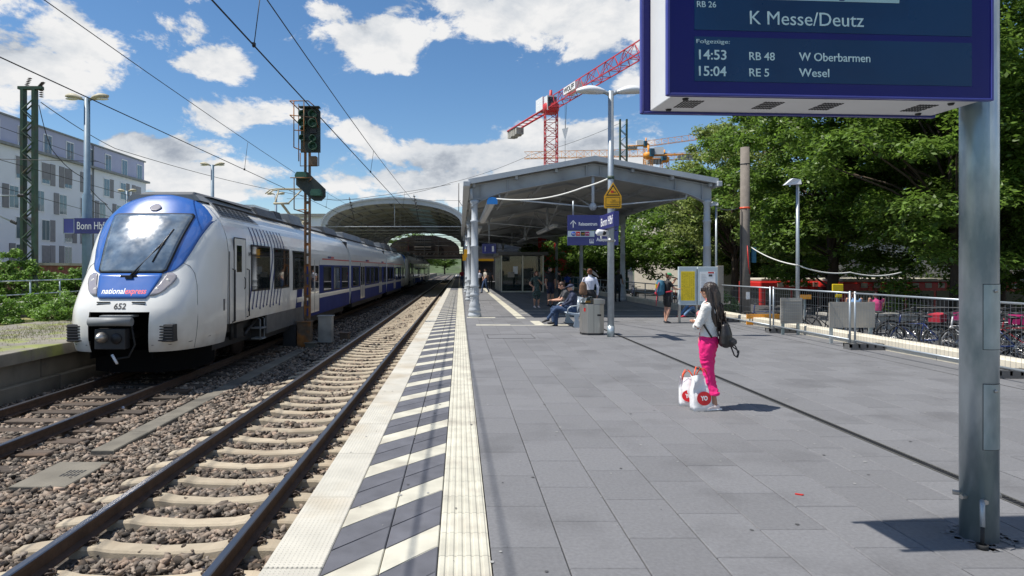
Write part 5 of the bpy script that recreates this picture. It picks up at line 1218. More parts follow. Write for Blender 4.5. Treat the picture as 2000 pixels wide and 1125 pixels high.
for yq in (BY_, BY_ + 2.05):
    MB().tube([(BX_ - .26, yq, .43), (BX_ - .24, yq, .55), (BX_ - .15, yq, .62), (BX_ + .1, yq, .65), (BX_ + .22, yq, .64)], .018, 8).tube([(BX_ + .12, yq, .40), (BX_ + .24, yq, .62), (BX_ + .30, yq, .87)], .025, 8).build('armrest', M['galv_light'], bn)
q = gp(1160, 655); WX, WY = q.x, q.y + .25
lb_ = thing('litter_bin', 'tall brushed steel litter bin with hooded top beside the bench', 'bin', (WX, WY, 0))
hexa = [(-.29, -.12), (-.16, -.24), (.16, -.24), (.29, -.12), (.29, .20), (.16, .26), (-.16, .26), (-.29, .20)]
hx = [(WX + a, WY + b) for a, b in hexa]
MB().prism([(WX + a * .96, WY + b * .96) for a, b in hexa], .0, .05, axis='Z').build('plinth', M['dark'], lb_); MB().prism(hx, .05, .80, axis='Z').build('body', M['steel'], lb_, bevel=.01)
MB().prism([(WX + .0, .802), (WX + .29, .802), (WX + .29, .93), (WX + .0, .93)], WY - .24, WY + .26).build('ash_tray_top', M['steel'], lb_, bevel=.01)
vs = []; n = 10
hd = [(WX + .0 - .29 * math.sin(i / n * PI / 2) * 1.0, .802 + .19 * math.cos(i / n * PI / 2)) for i in range(n + 1)]
MB().prism([(WX, .802)] + hd[::-1] if False else hd + [(WX, .802)], WY - .2, WY + .22, sm=True).build('hood', M['clear'], lb_)
MB().box(WX - .26, WX - .02, WY - .18, WY + .2, .80, .83).build('opening', M['black'], lb_); MB().cbox((WX - .1, WY, .85), (.12, .1, .05)).build('sticker', M['yellow'], lb_)
MB().cbox((WX + .14, WY - .242, .52), (.10, .008, .045)).build('slot', M['black'], lb_); MB().cbox((WX - .225, WY - .185, .66), (.05, .006, .09), 0, -.745).build('sticker', M['red'], lb_); MB().box(WX - .003, WX + .003, WY - .243, WY - .24, .06, .8).build('door_seam', M['dark'], lb_)
nb = thing('notice_board', 'grey twin notice board with yellow timetable and white poster', 'notice board', (7.8, 20.5, 0))
NY = 20.3
def X_(px, Y=NY): return (px - VX) / F * Y
def Z_(py, Y=NY): return EYE - (py - VY) / F * Y
for (a, b) in ((1326, 1361), (1363, 1402)):
    f = MB().box(X_(a), X_(b), NY, NY + .12, Z_(596), Z_(521)).build('frame', M['paleblue'], nb, bevel=.01)
MB().box(X_(1330), X_(1357), NY - .006, NY, Z_(587), Z_(530)).build('timetable', M['yellow_p'], nb)
mb = MB()
for i in range(7):
    for j in range(24):
        if random.random() < .8: x_ = X_(1331.5 + i * 3.6); z_ = Z_(533 + j * 2.2); mb.box(x_, x_ + random.uniform(.015, .045), NY - .008, NY - .006, z_ - .008, z_)
stuff(mb.build('timetable_print', mat('print_brown', (.28, .2, .02), .6), nb, fix=False))
MB().box(X_(1367), X_(1397), NY - .006, NY, Z_(588), Z_(531)).build('poster', M['white_s'], nb)
for (a, b, c, d, m_) in ((1383, 1394, 531, 534, 'red'), (1384, 1391, 540, 536, 'cloth_grey'), (1383, 1395, 563, 553, 'crimson'), (1384, 1395, 575, 566, 'crimson')): MB().box(X_(a), X_(b), NY - .010, NY - .006, Z_(max(c, d)), Z_(min(c, d))).build('poster_print', M[m_], nb)
mb = MB()
for j in range(16): mb.box(X_(1369), X_(random.uniform(1374, 1381)), NY - .009, NY - .006, Z_(536 + j * 3) - .006, Z_(536 + j * 3))
mb.build('poster_lines', M['tarp'], nb)
for px, w in ((1326, 4), (1360, 3), (1399, 3)): MB().box(X_(px), X_(px + w), NY + .02, NY + .1, 0, Z_(594)).build('leg', M['steel'], nb)
MB().box(X_(1402), X_(1413), NY - .02, NY + .16, 0, Z_(519)).build('end_post', mat('post_taupe', (.23, .21, .18), .6), nb, bevel=.008)
# ================================================================ MOBILE FENCE
FX = 8.38
def fence_panel(y0, y1, label):
    t = thing('mobile_fence', label, 'fence', (FX, y0, 0), group='mobile fence panels along the platform')
    mb = MB()
    for z in (.20, 1.20): mb.tube([(FX, y0 + .05, z), (FX, y1 - .05, z)], .019, 8)
    mb.build('rail', M['galv_light'], t)
    for y in (y0 + .05, y1 - .05): MB().tube([(FX, y, .10), (FX, y, 1.24)], .021, 8).build('post', M['galv_light'], t)
    mb = MB(); y = y0 + .13
    while y < y1 - .08: mb.tube([(FX, y, .2), (FX, y, 1.2)], .0019, 4, cap=False); y += .095
    for z in (.38, .62, .86, 1.06): mb.tube([(FX - .004, y0 + .05, z), (FX - .004, y1 - .05, z)], .0019, 4, cap=False)
    mb.build('wire_mesh', M['mesh_grey'], t, fix=False)
PY = [2.85, 6.45, 10.05, 13.55, 17.05, 20.55, 24.05]
labs = ['fence panel at the near right edge of the picture', 'fence panel crossing right behind the thick board post', 'fence panel in front of the parked bicycles', 'fence panel in front of the two grey sheets', 'fence panel just right of the notice board', 'far fence panel behind the notice board']
for i in range(6): fence_panel(PY[i] + .04, PY[i + 1] - .04, 'galvanised mesh ' + labs[i])
for i, y in enumerate(PY[1:6]):
    t = thing('fence_foot', 'dark grey plastic fence foot %s' % ['behind the board post at the right edge', 'right of the thick board post', 'under the joint before the bicycles', 'under the joint near the grey sheet', 'just right of the notice board'][i], 'fence foot', (FX, y, 0), group='plastic feet under the mobile fence')
    mb = MB(); mb.box(FX - .12, FX + .6, y - .13, y + .13, .0, .05).box(FX - .12, FX + .6, y - .13, y - .09, .05, .12).box(FX - .12, FX + .6, y + .09, y + .13, .05, .12)
    for k in range(5): mb.box(FX - .12 + k * .17, FX - .08 + k * .17, y - .13, y + .13, .05, .13)
    mb.box(FX - .12, FX + .6, y - .125, y + .125, .12, .13); mb.build('block', M['skirt'], t)
# grey sheets leaning on stands behind the fence
for (px0, px1, p0, p1, Y, m_, lb2) in ((1525, 1567, 632, 582, 16.5, 'concrete', 'rough grey board with horizontal ridges standing behind the slim lamp'), (1620, 1709, 640, 590, 14.6, 'tarp', 'plain beige grey board standing behind the mesh fence')):
    t = thing('grey_board', lb2, 'board', at(px0, p0, Y)); MB().box(at(px0, 0, Y).x, at(px1, 0, Y).x, Y, Y + .03, at(0, p0, Y).z, at(0, p1, Y).z).build('sheet', M[m_], t)
    for px in (px0 + 6, px1 - 6): MB().box(at(px, 0, Y).x - .03, at(px, 0, Y).x + .03, Y + .03, Y + .08, -.35, at(0, p1, Y).z).build('stand', M['galv'], t)
    if px0 < 1600:
        mb = MB()
        for j in range(8): zz = at(0, p1 + 5 + j * 5.5, Y).z; mb.box(at(px0 + 2, 0, Y).x, at(px1 - 2, 0, Y).x, Y - .02, Y, zz - .02, zz)
        mb.build('ridge', M['concrete'], t)
# small lamps and posts on the right
def small_lamp(px, pt, Y, label, zb):
    x = at(px, 0, Y).x; zt = at(0, pt, Y).z
    t = thing('street_lamp', label, 'lamp', (x, Y, zb)); MB().tube([(x, Y, zb), (x, Y, zt)], [.055, .04], 10).build('post', M['galv_light'], t)
    MB().add([(x - .38, Y - .06, zt - .05), (x - .38, Y + .06, zt - .05), (x + .06, Y + .09, zt - .03), (x + .06, Y - .09, zt - .03), (x - .16, Y - .09, zt + .13), (x - .16, Y + .09, zt + .13), (x + .05, Y + .07, zt + .10), (x + .05, Y - .07, zt + .10)], [(0, 1, 2, 3), (0, 4, 5, 1), (4, 7, 6, 5), (7, 3, 2, 6), (0, 3, 7, 4), (1, 5, 6, 2)]).build('lamp_head', M['white_p'], t)
small_lamp(1558, 358, 17.3, 'slim street lamp with small angular head before the big trees', .2); small_lamp(1399, 400, 27, 'small angular street lamp just behind the right canopy column', -.3)
q = at(1455, 0, 22.5); t = thing('concrete_pole', 'thick bare concrete pole with cables and red tape behind the fence', 'pole', (q.x, 22.5, -.35))
MB().lathe([(.19, -.35), (.165, 2.5), (.15, at(0, 288, 22.5).z), (0, at(0, 288, 22.5).z + .01)], (q.x, 22.5, 0), 20).build('shaft', M['oldpole'], t)
MB().lathe([(.158, 0), (.158, .04)], (q.x, 22.5, at(0, 322, 22.5).z), 18).build('steel_band', M['dark'], t); MB().lathe([(.172, 0), (.172, .06)], (q.x, 22.5, at(0, 408, 22.5).z), 18).build('orange_band', M['orange'], t)
MB().tube([(q.x - .18, 22.4, -.3), (q.x - .175, 22.4, at(0, 410, 22.5).z)], .015, 5).build('cable', M['cable'], t); MB().tube([(q.x, 22.32, at(0, 480, 22.5).z), (q.x + .05, 22.32, at(0, 520, 22.5).z), (q.x + .1, 22.33, at(0, 535, 22.5).z)], .014, 5).build('red_tape', M['red'], t); MB().cbox((q.x + .02, 22.31, at(0, 577, 22.5).z), (.13, .01, .25)).build('notice', M['white_s'], t)
MB().cbox((q.x + .26, 22.4, at(0, 498, 22.5).z), (.14, .1, .55)).build('blue_box', M['teal'], t)
wire('power_cable', [at(1400, 404, 27), at(1447, 405, 22.5)], .02, M['cable'], 'short dark cable between the small lamp and the concrete pole', sag=.12)
wire('power_cable', [at(1466, 482, 22.4), at(1558, 518, 17.2), at(1660, 532, 18), at(1760, 532, 19)], .018, M['cable_w'], 'pale cable hanging from the concrete pole past the slim lamp', sag=.1)
# handrail along the kerb further back
t = thing('railing', 'grey tubular railing on the kerb behind the waiting people', 'railing', (9.2, 40, .2))
mb = MB()
for z in (.55, 1.0): mb.tube([(9.2, 23.5, z), (9.2, 62, z)], .024, 6)
mb.build('rail', M['galv_light'], t)
for k in range(20): MB().tube([(9.2, 23.5 + k * 2, .2), (9.2, 23.5 + k * 2, 1.0)], .026, 6).build('post', M['galv_light'], t)
t = thing('railing', 'dark low railing beyond the parked bicycles', 'railing', (17, 16, -.3)); mb = MB()
for z in (.1, .55): mb.tube([(13.5, 19, z), (24, 19, z)], .025, 5)
for k in range(40): mb.tube([(13.5 + k * .27, 19, -.3), (13.5 + k * .27, 19, .55)], .012, 4)
mb.build('bars', M['dark'], t)
for px, py in ((1492, 547), (1570, 580)): pass
# railing, wall and brick wall on the left
t = thing('railing', 'grey tubular railing among the bushes on the left', 'railing', (-16, 22, .1))
MB().tube([(-16, 14, 1.28), (-16, 36, 1.28)], .026, 8).build('rail', M['galv'], t); MB().tube([(-16, 14, .78), (-16, 36, .78)], .022, 8).build('rail', M['galv'], t)
for k in range(12): MB().tube([(-16, 14.9 + k * 1.75, .05), (-16, 14.9 + k * 1.75, 1.28)], .028, 8).build('post', M['galv'], t)
t = thing('low_wall', 'low concrete wall with pale coping behind the bushes on the left', 'wall', (-15, 22, 0))
MB().box(-15.6, -15.2, 17.5, 40, 0, .42).build('body', M['old_concrete'], t); MB().box(-15.7, -15.1, 17.4, 40, .42, .56).build('coping', M['concrete'], t)
t = thing('brick_wall', 'dark red brick wall with pale coping below the white building', 'wall', (-28, 40, 0))
MB().box(-28.4, -28, 20, 90, -1.9, 1.95).build('brickwork', M['brick'], t); MB().box(-28.5, -27.9, 20, 90, 1.95, 2.12).build('coping', M['concrete'], t)
# white apartment building
BXx = -38.0
ab = thing('apartment_building', 'long pale lilac white apartment building with grey window shutters on the left', 'building', (BXx, 50, 0))
yE = 38 * F / 613; zr = EYE + 38 / (898 / 303); zcn = EYE + 38 / (898 / 247)
MB().box(BXx - 14, BXx, 20, yE, -2, zcn - .1).build('wall', M['facade'], ab); MB().box(BXx - 13, BXx - .02, 20, yE - .4, zcn - .1, zr).build('attic_wall', M['facade_top'], ab)
MB().box(BXx - 14.2, BXx + .35, 20, yE + .35, zcn - .1, zcn + .12).build('cornice', M['roof_grey'], ab); MB().box(BXx - 13.2, BXx + .12, 20, yE - .2, zr, zr + .14).build('roof_edge', M['roof_grey'], ab)
MB().tube([(BXx + .1, yE - 11.2, 0), (BXx + .1, yE - 11.2, zr)], .07, 6).build('downpipe', M['roof_grey'], ab)
def fwin(y, z, w, h, sh_side, closed=False):
    f = MB().box(BXx - .1, BXx + .05, y - w / 2 - .06, y + w / 2 + .06, z - h / 2 - .06, z + h / 2 + .06).build('window', M['frame_w'], ab)
    MB().box(BXx + .05, BXx + .06, y - w / 2 + .03, y - .03, z - h / 2 + .05, z + h / 2 - .05).box(BXx + .05, BXx + .06, y + .03, y + w / 2 - .03, z - h / 2 + .05, z + h / 2 - .05).build('pane', M['facade_glass'], f)
    if closed: MB().box(BXx + .06, BXx + .09, y - w / 2, y + w / 2, z - h / 2 + .4, z + h / 2).build('roller_blind', M['shutter'], f)
    if sh_side: MB().box(BXx + .0, BXx + .06, y + sh_side * (w / 2 + .1), y + sh_side * (w / 2 + .85), z - h / 2, z + h / 2).build('shutter', M['shutter'], f) if False else None
    if sh_side:
        a, b = sorted((y + sh_side * (w / 2 + .08), y + sh_side * (w / 2 + .8))); MB().box(BXx - .02, BXx + .07, a, b, z - h / 2 - .05, z + h / 2 + .05).build('shutter', M['shutter'], f)
rw = random.Random(5)
for j, zc_ in enumerate((13.15, 10.45, 7.85, 5.25, 2.9)):
    for i in range(10):
        y = yE - 1.9 - i * 3.35 + (0 if j else .3) - (.8 if j == 2 else 0)
        fwin(y, zc_, 1.1, 1.9 if j else 1.75, (0 if j == 0 else rw.choice((-1, 1, -1))), rw.random() < .35)
# distant blocks over the train roof and behind the trees
def block(name, label, x0, x1, y0, y1, z1, m, nx, nz, wz0=1.0, cat='building'):
    t = thing(name, label, cat, ((x0 + x1) / 2, y0, -2)); MB().box(x0, x1, y0, y1, -2, z1).build('wall', M[m], t); MB().box(x0 - .3, x1 + .3, y0 - .3, y1, z1, z1 + .35).build('roof_edge', M['concrete'], t)
    for j in range(nz):
        for i in range(nx):
            xa = x0 + (x1 - x0) * (i + .15) / nx; xb = x0 + (x1 - x0) * (i + .85) / nx; za = wz0 + (z1 - wz0 - .6) * (j + .2) / nz; zb = wz0 + (z1 - wz0 - .6) * (j + .85) / nz
            f = MB().box(xa, xb, y0 - .05, y0, za, zb).build('window', M['frame_w'], t); MB().box(xa + .12, xb - .12, y0 - .06, y0 - .045, za + .12, zb - .12).build('pane', M['facade_glass'], f)
block('station_annex', 'pale pinkish low building seen over the train roof before the hall', -28, -15.5, 72, 90, 7.6, 'facade', 4, 1, 3)
MB().box(-27, -24, 74, 80, 8.0, 9.2).build('roof_plant', M['paleblue'], [o for o in bpy.data.objects if o.name == 'station_annex'][0])
MB().box(-31, -28.2, 72, 80, -2, 8.2).build('plant_wall', M['paleblue'], [o for o in bpy.data.objects if o.name == 'station_annex'][0])
block('office_building', 'beige stone building with glass fronts behind the trees on the right', 22, 62, 62, 80, 8.5, 'beige', 12, 2, 2.0)
block('office_building', 'pale building with large teal windows right of the canopy column', 30, 36, 58, 61.8, 8.2, 'beige', 3, 2, 2.6)
block('department_store', 'long pale building filling the background at the far right', 62, 130, 50, 80, 16, 'beige', 14, 4, 2.0)
block('shop_building', 'low pale building behind the canopy columns', 15, 30, 110, 125, 10, 'beige', 8, 3, 1)
# ================================================================ CRANES
def crane(label, base, ztop, w, n, jdir, jl, cl, jw, m, cabm, red=False, jdrop=0, jn=None):
    t = thing('tower_crane', label, 'crane', (base[0], base[1], -2)); x, y = base
    mb = MB(); lattice(mb, (x, y, -2), (x, y, ztop - 1.5), w, n, w * .055); mb.build('mast', M[m], t, fix=False)
    MB().lathe([(w * .55, 0), (w * .7, .5), (w * .7, 1.3), (w * .5, 1.6)], (x, y, ztop - 1.6), 14).build('slewing_ring', M[m], t)
    d = Vector((jdir[0], jdir[1], 0)).normalized(); s_ = Vector((-d.y, d.x, 0)); o_ = Vector((x, y, ztop))
    jn = jn or int(jl / (jw * 1.5))
    mb = MB(); lattice(mb, o_ + d * w * .4, o_ + d * jl + Vector((0, 0, jdrop)), jw, jn, jw * .055, tri=True, side=s_, h=jw * 1.25); mb.build('jib', M[m], t, fix=False)
    mb = MB()
    for q_ in (-1, 1): mb.tube([o_ + s_ * q_ * jw * .45 - d * w * .4 - Vector((0, 0, jw * .5)), o_ + s_ * q_ * jw * .45 - d * cl - Vector((0, 0, jw * .5))], jw * .11, 4)
    for i in range(9): u = -cl * (i + .5) / 9; mb.tube([o_ + s_ * jw * .45 + d * u - Vector((0, 0, jw * .5)), o_ - s_ * jw * .45 + d * u - Vector((0, 0, jw * .5))], jw * .05, 4)
    mb.build('counter_jib', M[m], t, fix=False)
    mb = MB()
    for i in range(5):
        u = -cl + .9 * i + .4; c_ = o_ + d * u - Vector((0, 0, jw * 1.0)); mb.cbox(c_, (.7, jw * .9, jw * (.75 + .15 * (i % 2))), 0, math.atan2(d.y, d.x))
    mb.build('counterweight', M['concrete'], t)
    c_ = o_ + s_ * (w * .55) * (1 if s_.x * 1 < 0 else -1) + d * .2 - Vector((0, 0, .2))
    cbn = MB().cbox(o_ - d * 2.6 + Vector((0, 0, .3)), (2.6, w * .9, 1.9), 0, math.atan2(d.y, d.x)).build('machinery_house', M['white_p'], t)
    k2 = MB().cbox(o_ - d * .6 - Vector((0, .9, .2)), (1.2, 1.4, 2.1), 0, math.atan2(d.y, d.x)).build('cab', M[cabm], t)
    MB().cbox(o_ - d * .6 - Vector((-.15, 1.25, .1)), (.9, 1.3, 1.4), 0, math.atan2(d.y, d.x)).build('cab_window', M['win'], k2)
    MB().tube([o_ - d * .3 - Vector((0, 0, .6)), o_ + Vector((0, 0, jw * 1.3))], [w * .22, w * .12], 6).build('tower_head', M[m], t)
    return t, o_, d, s_
q = at(1076, 201, 94.0)
t, o_, d, s_ = crane('tall red tower crane with long lattice jib rising towards the right', (q.x, q.y), q.z, 1.75, 22, (.27, -.963), 50, 17, 1.45, 'crane_red', 'white_p')
pp = o_ + d * 5.6
me = text_mesh('WOLFF', .95, 3.1, .02, .0); me.materials.clear(); me.materials.append(M['dark'])
sgn = MB().cbox(o_ + d * 7.6 - s_ * .0 + Vector((0, 0, .05)), (3.6, 1.35, .95), 0, math.atan2(d.y, d.x)).build('name_board', M['white_s'], t)
tx = bpy.data.objects.new('lettering', me); C.objects.link(tx); tx.parent = t; fd = s_ if s_.x < 0 else -s_
tx.location = (o_ + d * 6.0 + fd * .70 + Vector((0, 0, -.27))) - wpos(t); tx.rotation_euler = (PI / 2, 0, math.atan2(d.y, d.x))
mb = MB(); hp = o_ + d * 4.9; mb.tube([hp, (hp.x, hp.y, q.z - 5.6)], .03, 4).tube([(hp.x + .3, hp.y, hp.z), (hp.x, hp.y, q.z - 5.6)], .03, 4).tube([(hp.x, hp.y, q.z - 6), (hp.x, hp.y, q.z - 14)], .035, 4)
mb.build('hoist_rope', M['cable'], t); MB().add([(hp.x - .45, hp.y - .1, q.z - 4.9), (hp.x + .45, hp.y - .1, q.z - 4.7), (hp.x, hp.y - .1, q.z - 6.6), (hp.x - .45, hp.y + .1, q.z - 4.9), (hp.x + .45, hp.y + .1, q.z - 4.7), (hp.x, hp.y + .1, q.z - 6.6)], [(0, 1, 2), (3, 5, 4), (0, 2, 5, 3), (1, 4, 5, 2), (0, 3, 4, 1)]).build('hook_block', M['white_s'], t)
q = at(1266, 298, 170.0)
t, o_, d, s_ = crane('orange tower crane with jib pointing left above the canopy roof', (q.x, q.y), q.z, 1.9, 18, (-.99, .12), 33, 12, 1.5, 'crane_or', 'teal', jn=16)
for a, l, w_, m_ in ((9.5, 'Zechbau', 4.2, 'white_s'),):
    MB().cbox(o_ + d * 8 + Vector((0, -1.1, -.2)), (5.0, .1, 1.3), 0).build('name_board', M['white_s'], t); text('lettering', l, 1.1, M['dark'], t, o_ + d * 10.2 + Vector((0, -1.25, -.55)), width=4)
q = at(1298, 306, 180.0)
t, o_, d, s_ = crane('second orange tower crane with jib pointing right behind the pale tree', (q.x, q.y), q.z, 1.9, 18, (.99, .05), 40, 5, 1.5, 'crane_or', 'teal', jn=18, jdrop=1.6)
MB().cbox(o_ + d * 13 + Vector((0, -1.1, .4)), (5.5, .1, 1.1), 0).build('name_board', M['white_s'], t); text('lettering', 'Zechbau', 1.0, M['dark'], t, o_ + d * 10.6 + Vector((0, -1.25, .1)), width=4.4)
q = at(1262, 285, 260.0)
t, o_, d, s_ = crane('distant pale orange tower crane with raised jib behind the other two', (q.x, q.y), q.z + 1, 1.9, 18, (.97, -.1), 60, 8, 1.8, 'crane_or', 'teal', jn=22, jdrop=7)
# ================================================================ BUSES, CARS
def bus(label, x0, y0, l, rz, m1):
    t = thing('bus', label, 'bus', (x0, y0, -1.9), rz)
    lp_ = lambda mb, n, m, b=0, par=None: mb.build(n, M[m], par or t, world=False, bevel=b)
    lp_(MB().box(0, l, 0, 2.5, .35, 2.9), 'body', m1, .08); lp_(MB().box(.1, l - .1, .1, 2.4, 2.92, 3.08), 'roof', 'beige', .05)
    for i in range(int(l / 1.6)): lp_(MB().box(.3 + i * 1.6, 1.75 + i * 1.6, -.02, 0, 1.3, 2.45), 'window', 'win')
    lp_(MB().box(-.02, 0, .15, 2.35, 1.2, 2.6), 'front_window', 'win'); lp_(MB().box(l, l + .02, .15, 2.35, 1.2, 2.6), 'rear_window', 'win')
    for x in (1.8, l - 2.5):
        for yy_ in (-.02, 2.28): lp_(MB().lathe([(0, 0), (.3, 0), (.48, .03), (.48, .24), (0, .24)], (x, yy_, .48), 18, axis='Y'), 'wheel', 'rubber')
    for i in range(10): lp_(MB().box(1 + i * .7, 1.35 + i * .7, -.02, .1, 2.6, 2.86), 'roof_stripe', 'beige')
    return t
q = at(1485, 0, 36); bus('red city bus partly hidden behind the concrete pole and fence', q.x, 36, 11.5, .06, 'red')
q = at(1668, 0, 33); bus('second red and white city bus under the big trees', q.x, 34, 12, .02, 'red')
q = at(1905, 0, 34); bus('third red bus at the far right behind the dense tree', q.x, 33, 11, -.05, 'red')
def car(label, x, y, m, rz=0):
    t = thing('parked_car', label, 'car', (x, y, -1.9), rz)
    MB().prism([(-2.1, .3), (2.1, .3), (2.15, .75), (1.4, .9), (.7, 1.4), (-1.1, 1.42), (-1.8, .95), (-2.15, .85)], -.85, .85).build('body', M[m], t, world=False, bevel=.06)
    for s in (-.86, .86): MB().prism([(1.2, .93), (.62, 1.33), (-1.0, 1.35), (-1.55, .95)], s - .01, s + .01).build('window', M['win'], t, world=False)
    for x_ in (-1.35, 1.35):
        for s in (-.88, .7): MB().lathe([(0, 0), (.2, 0), (.32, .03), (.32, .18), (0, .18)], (x_, s, .32), 16, axis='Y').build('wheel', M['rubber'], t, world=False)
for i, (px, Y, m_, l) in enumerate(((1200, 62, 'white_p', 'white car parked beyond the railing left of the tree'), (1305, 50, 'bike_frame_b', 'dark blue car beyond the railing'), (1340, 54, 'galv_light', 'silver car beyond the railing behind the backpacker'), (1160, 70, 'galv_light', 'silver car far behind the bench'))): q = at(px, 0, Y); car(l, q.x, Y, m_)
for i, (px, Y, m_, w_, h_, l) in enumerate(((1070, 64, 'crane_red', 2.6, 3.6, 'red construction hoist tower seen under the canopy'),)):
    q = at(px, 0, Y); t = thing('hoist', l, 'hoist', (q.x, Y, -2)); mb = MB(); lattice(mb, (q.x, Y, -2), (q.x, Y, 6), 1.6, 6, .09); mb.build('frame', M[m_], t, fix=False); MB().box(q.x + .7, q.x + 2.4, Y, Y + .3, 1.5, 3.6).build('screen', M['crane_red'], t)
q = at(1125, 0, 60); t = thing('container', 'dark teal shipping container beyond the railing', 'container', (q.x, 60, -2)); MB().box(q.x - 1, q.x + 5, 60, 62.4, -2, .9).build('body', M['teal'], t)
mb = MB()
for k in range(22): mb.box(q.x - .9 + k * .27, q.x - .78 + k * .27, 59.95, 60, -1.8, .8)
mb.build('corrugation', M['teal'], t)
for px, py, w_, l in ((1572, 580, .9, 'orange barrier board left of the grey sheet'), (1640, 0, 0, '')):
    if w_: q = at(px, py, 18); t = thing('barrier', l, 'barrier', q); MB().cbox(q, (.35, .04, .12)).build('board', M['orangeb'], t); MB().box(q.x - .02, q.x + .02, 18, 18.04, -.35, q.z).build('leg', M['galv'], t)
q = at(1490, 618, 19.5); t = thing('barrier', 'orange barrier planks low behind the fence near the concrete pole', 'barrier', q); MB().cbox(q, (1.0, .05, .14)).cbox(q - Vector((0, 0, .2)), (1.0, .05, .10)).build('board', M['orangeb'], t); MB().box(q.x - .4, q.x - .36, q.y + .03, q.y + .06, -.35, q.z).build('leg', M['galv'], t)
for (px, py, lab_) in ((1636, 562, 'yellow sign shape under the trees beside the bus'), (1638, 578, 'small yellow plate below the yellow sign')):
    q = at(px, py, 24); t = thing('yellow_sign', lab_, 'sign', q); MB().cbox(q, (.42 if py < 570 else .25, .05, .28 if py < 570 else .12)).build('plate', M['yellow_p'], t, bevel=.02); MB().tube([(q.x, 24.05, q.z), (q.x, 24.05, -.35)], .03, 6).build('post', M['galv'], t)
# ================================================================ BICYCLES
def bicycle(label, fm, loc, rz, basket=False, lean=0):
    t = thing('bicycle', label, 'bicycle', loc, rz, group='bicycles parked beyond the kerb')
    B = lambda mb, n, m, par=None: mb.build(n, M[m], par or t, world=False)
    for i, x in enumerate((-.52, .52)):
        w = B(MB().lathe([(.31, -.018), (.335, -.02), (.345, 0), (.335, .02), (.31, .018), (.31, -.018)], (x, 0, .345), 24, axis='Y', cap=False), 'wheel', 'rubber')
        mb = MB()
        for k in range(12): a = PI * 2 * k / 12; mb.tube([(x, 0, .345), (x + .31 * math.cos(a), 0, .345 + .31 * math.sin(a))], .003, 3, cap=False)
        mb.lathe([(.30, -.012), (.315, 0), (.30, .012)], (x, 0, .345), 24, axis='Y', cap=False).tube([(x, -.05, .345), (x, .05, .345)], .02, 6)
        mb.build('rim', M['chrome'], w, world=False, fix=False)
        B(MB().lathe([(.36, -.025), (.365, 0), (.36, .025)], (x, 0, .345), 20, axis='Y'), 'mudguard', 'black') if False else None
    B(MB().tube([(-.52, 0, .345), (-.12, 0, .30), (.33, 0, .68), (-.20, 0, .72), (-.12, 0, .30)], .019, 7).tube([(-.20, 0, .72), (-.52, 0, .345)], .014, 6).tube([(.33, 0, .68), (.36, 0, .60), (.52, 0, .345)], .018, 6).tube([(.33, 0, .62), (.29, 0, .92)], .018, 6).tube([(-.20, 0, .72), (-.23, 0, .88)], .016, 6), 'frame', fm)
    B(MB().tube([(.10, -.28, .96), (.24, -.22, .98), (.30, 0, .94), (.24, .22, .98), (.10, .28, .96)], .014, 6), 'handlebar', 'dark')
    B(MB().ell((-.25, 0, .90), (.14, .09, .035)), 'saddle', 'black'); B(MB().tube([(-.12, -.08, .30), (-.12, .08, .30), (-.02, .09, .18)], .015, 5), 'pedal', 'dark')
    if basket: B(MB().box(.38, .68, -.17, .17, .72, .92), 'basket', basket)
    B(MB().box(-.72, -.38, -.06, .06, .69, .71), 'carrier', 'dark')
    t.rotation_euler = (lean, 0, rz); return t
defs = [('bike_frame_k', None, 'black bicycle'), ('bike_frame_w', None, 'white bicycle'), ('bike_frame_k', 'crimson', 'black bicycle with red crate'), ('bike_frame_b', None, 'blue bicycle'), ('bike_frame_r', None, 'red bicycle'), ('bike_frame_k', 'magenta', 'dark bicycle with pink basket')]
protos = []
seq = [(1, 12.15, 15.2, 'white bicycle nearest the left end of the rack'), (3, 11.3, 15.8, 'blue bicycle half behind the beige board'), (0, 10.7, 16.2, 'black bicycle behind the beige board'), (2, 12.6, 15.9, 'dark bicycle carrying a red crate'), (4, 12.9, 14.6, 'red framed bicycle in the middle of the rack'), (1, 13.3, 14.2, 'white bicycle further right in the rack'),
       (0, 13.6, 14.9, 'black bicycle behind the second white one'), (5, 14.2, 15.4, 'dark bicycle with a pink basket'), (0, 14.0, 13.8, 'black bicycle right of the pink basket'), (0, 14.6, 14.4, 'tall black bicycle near the thick post'), (3, 14.9, 13.6, 'blue bicycle close to the thick post'), (0, 14.8, 12.8, 'black bicycle just left of the thick post'),
       (5, 13.6, 16.4, 'dark bicycle with pink basket in the back row'), (0, 12.9, 17.0, 'black bicycle in the back row'), (2, 15.2, 16.0, 'bicycle with red crate in the back row'), (0, 15.9, 15.0, 'black bicycle in the right back row'), (1, 15.6, 14.0, 'pale bicycle behind the thick post'), (0, 9.95, 17.6, 'black bicycle near the ridged grey board'), (0, 10.6, 18.2, 'dark bicycle below the slim lamp'), (3, 9.8, 20.4, 'blue bicycle near the concrete pole'),
       (0, 15.3, 12.2, 'black bicycle right of the thick post'), (4, 15.0, 11.4, 'red bicycle right of the thick post'), (0, 11.9, 16.7, 'black bicycle behind the left white one')]
pr = {}
for i, (k, x, y, l) in enumerate(seq):
    ang_ = random.uniform(1.9, 2.5); ln = random.uniform(-.12, .12)
    if k not in pr: pr[k] = bicycle(l, defs[k][0], (x, y, -.35), ang_, defs[k][1], ln)
    else:
        o = dup(pr[k], (x, y, -.35), label=l); o.rotation_euler = (ln, 0, ang_)
for i in range(7):
    x, y = 13.2 + i * 1.9, 24 + (i % 3) * 1.5; o = dup(pr[(0, 3, 0, 1, 4, 0, 0)[i]], (x, y, -.35), rz=random.uniform(0, 3), label='bicycle in the shade under the trees, number %d from the left' % (i + 1)) if False else None
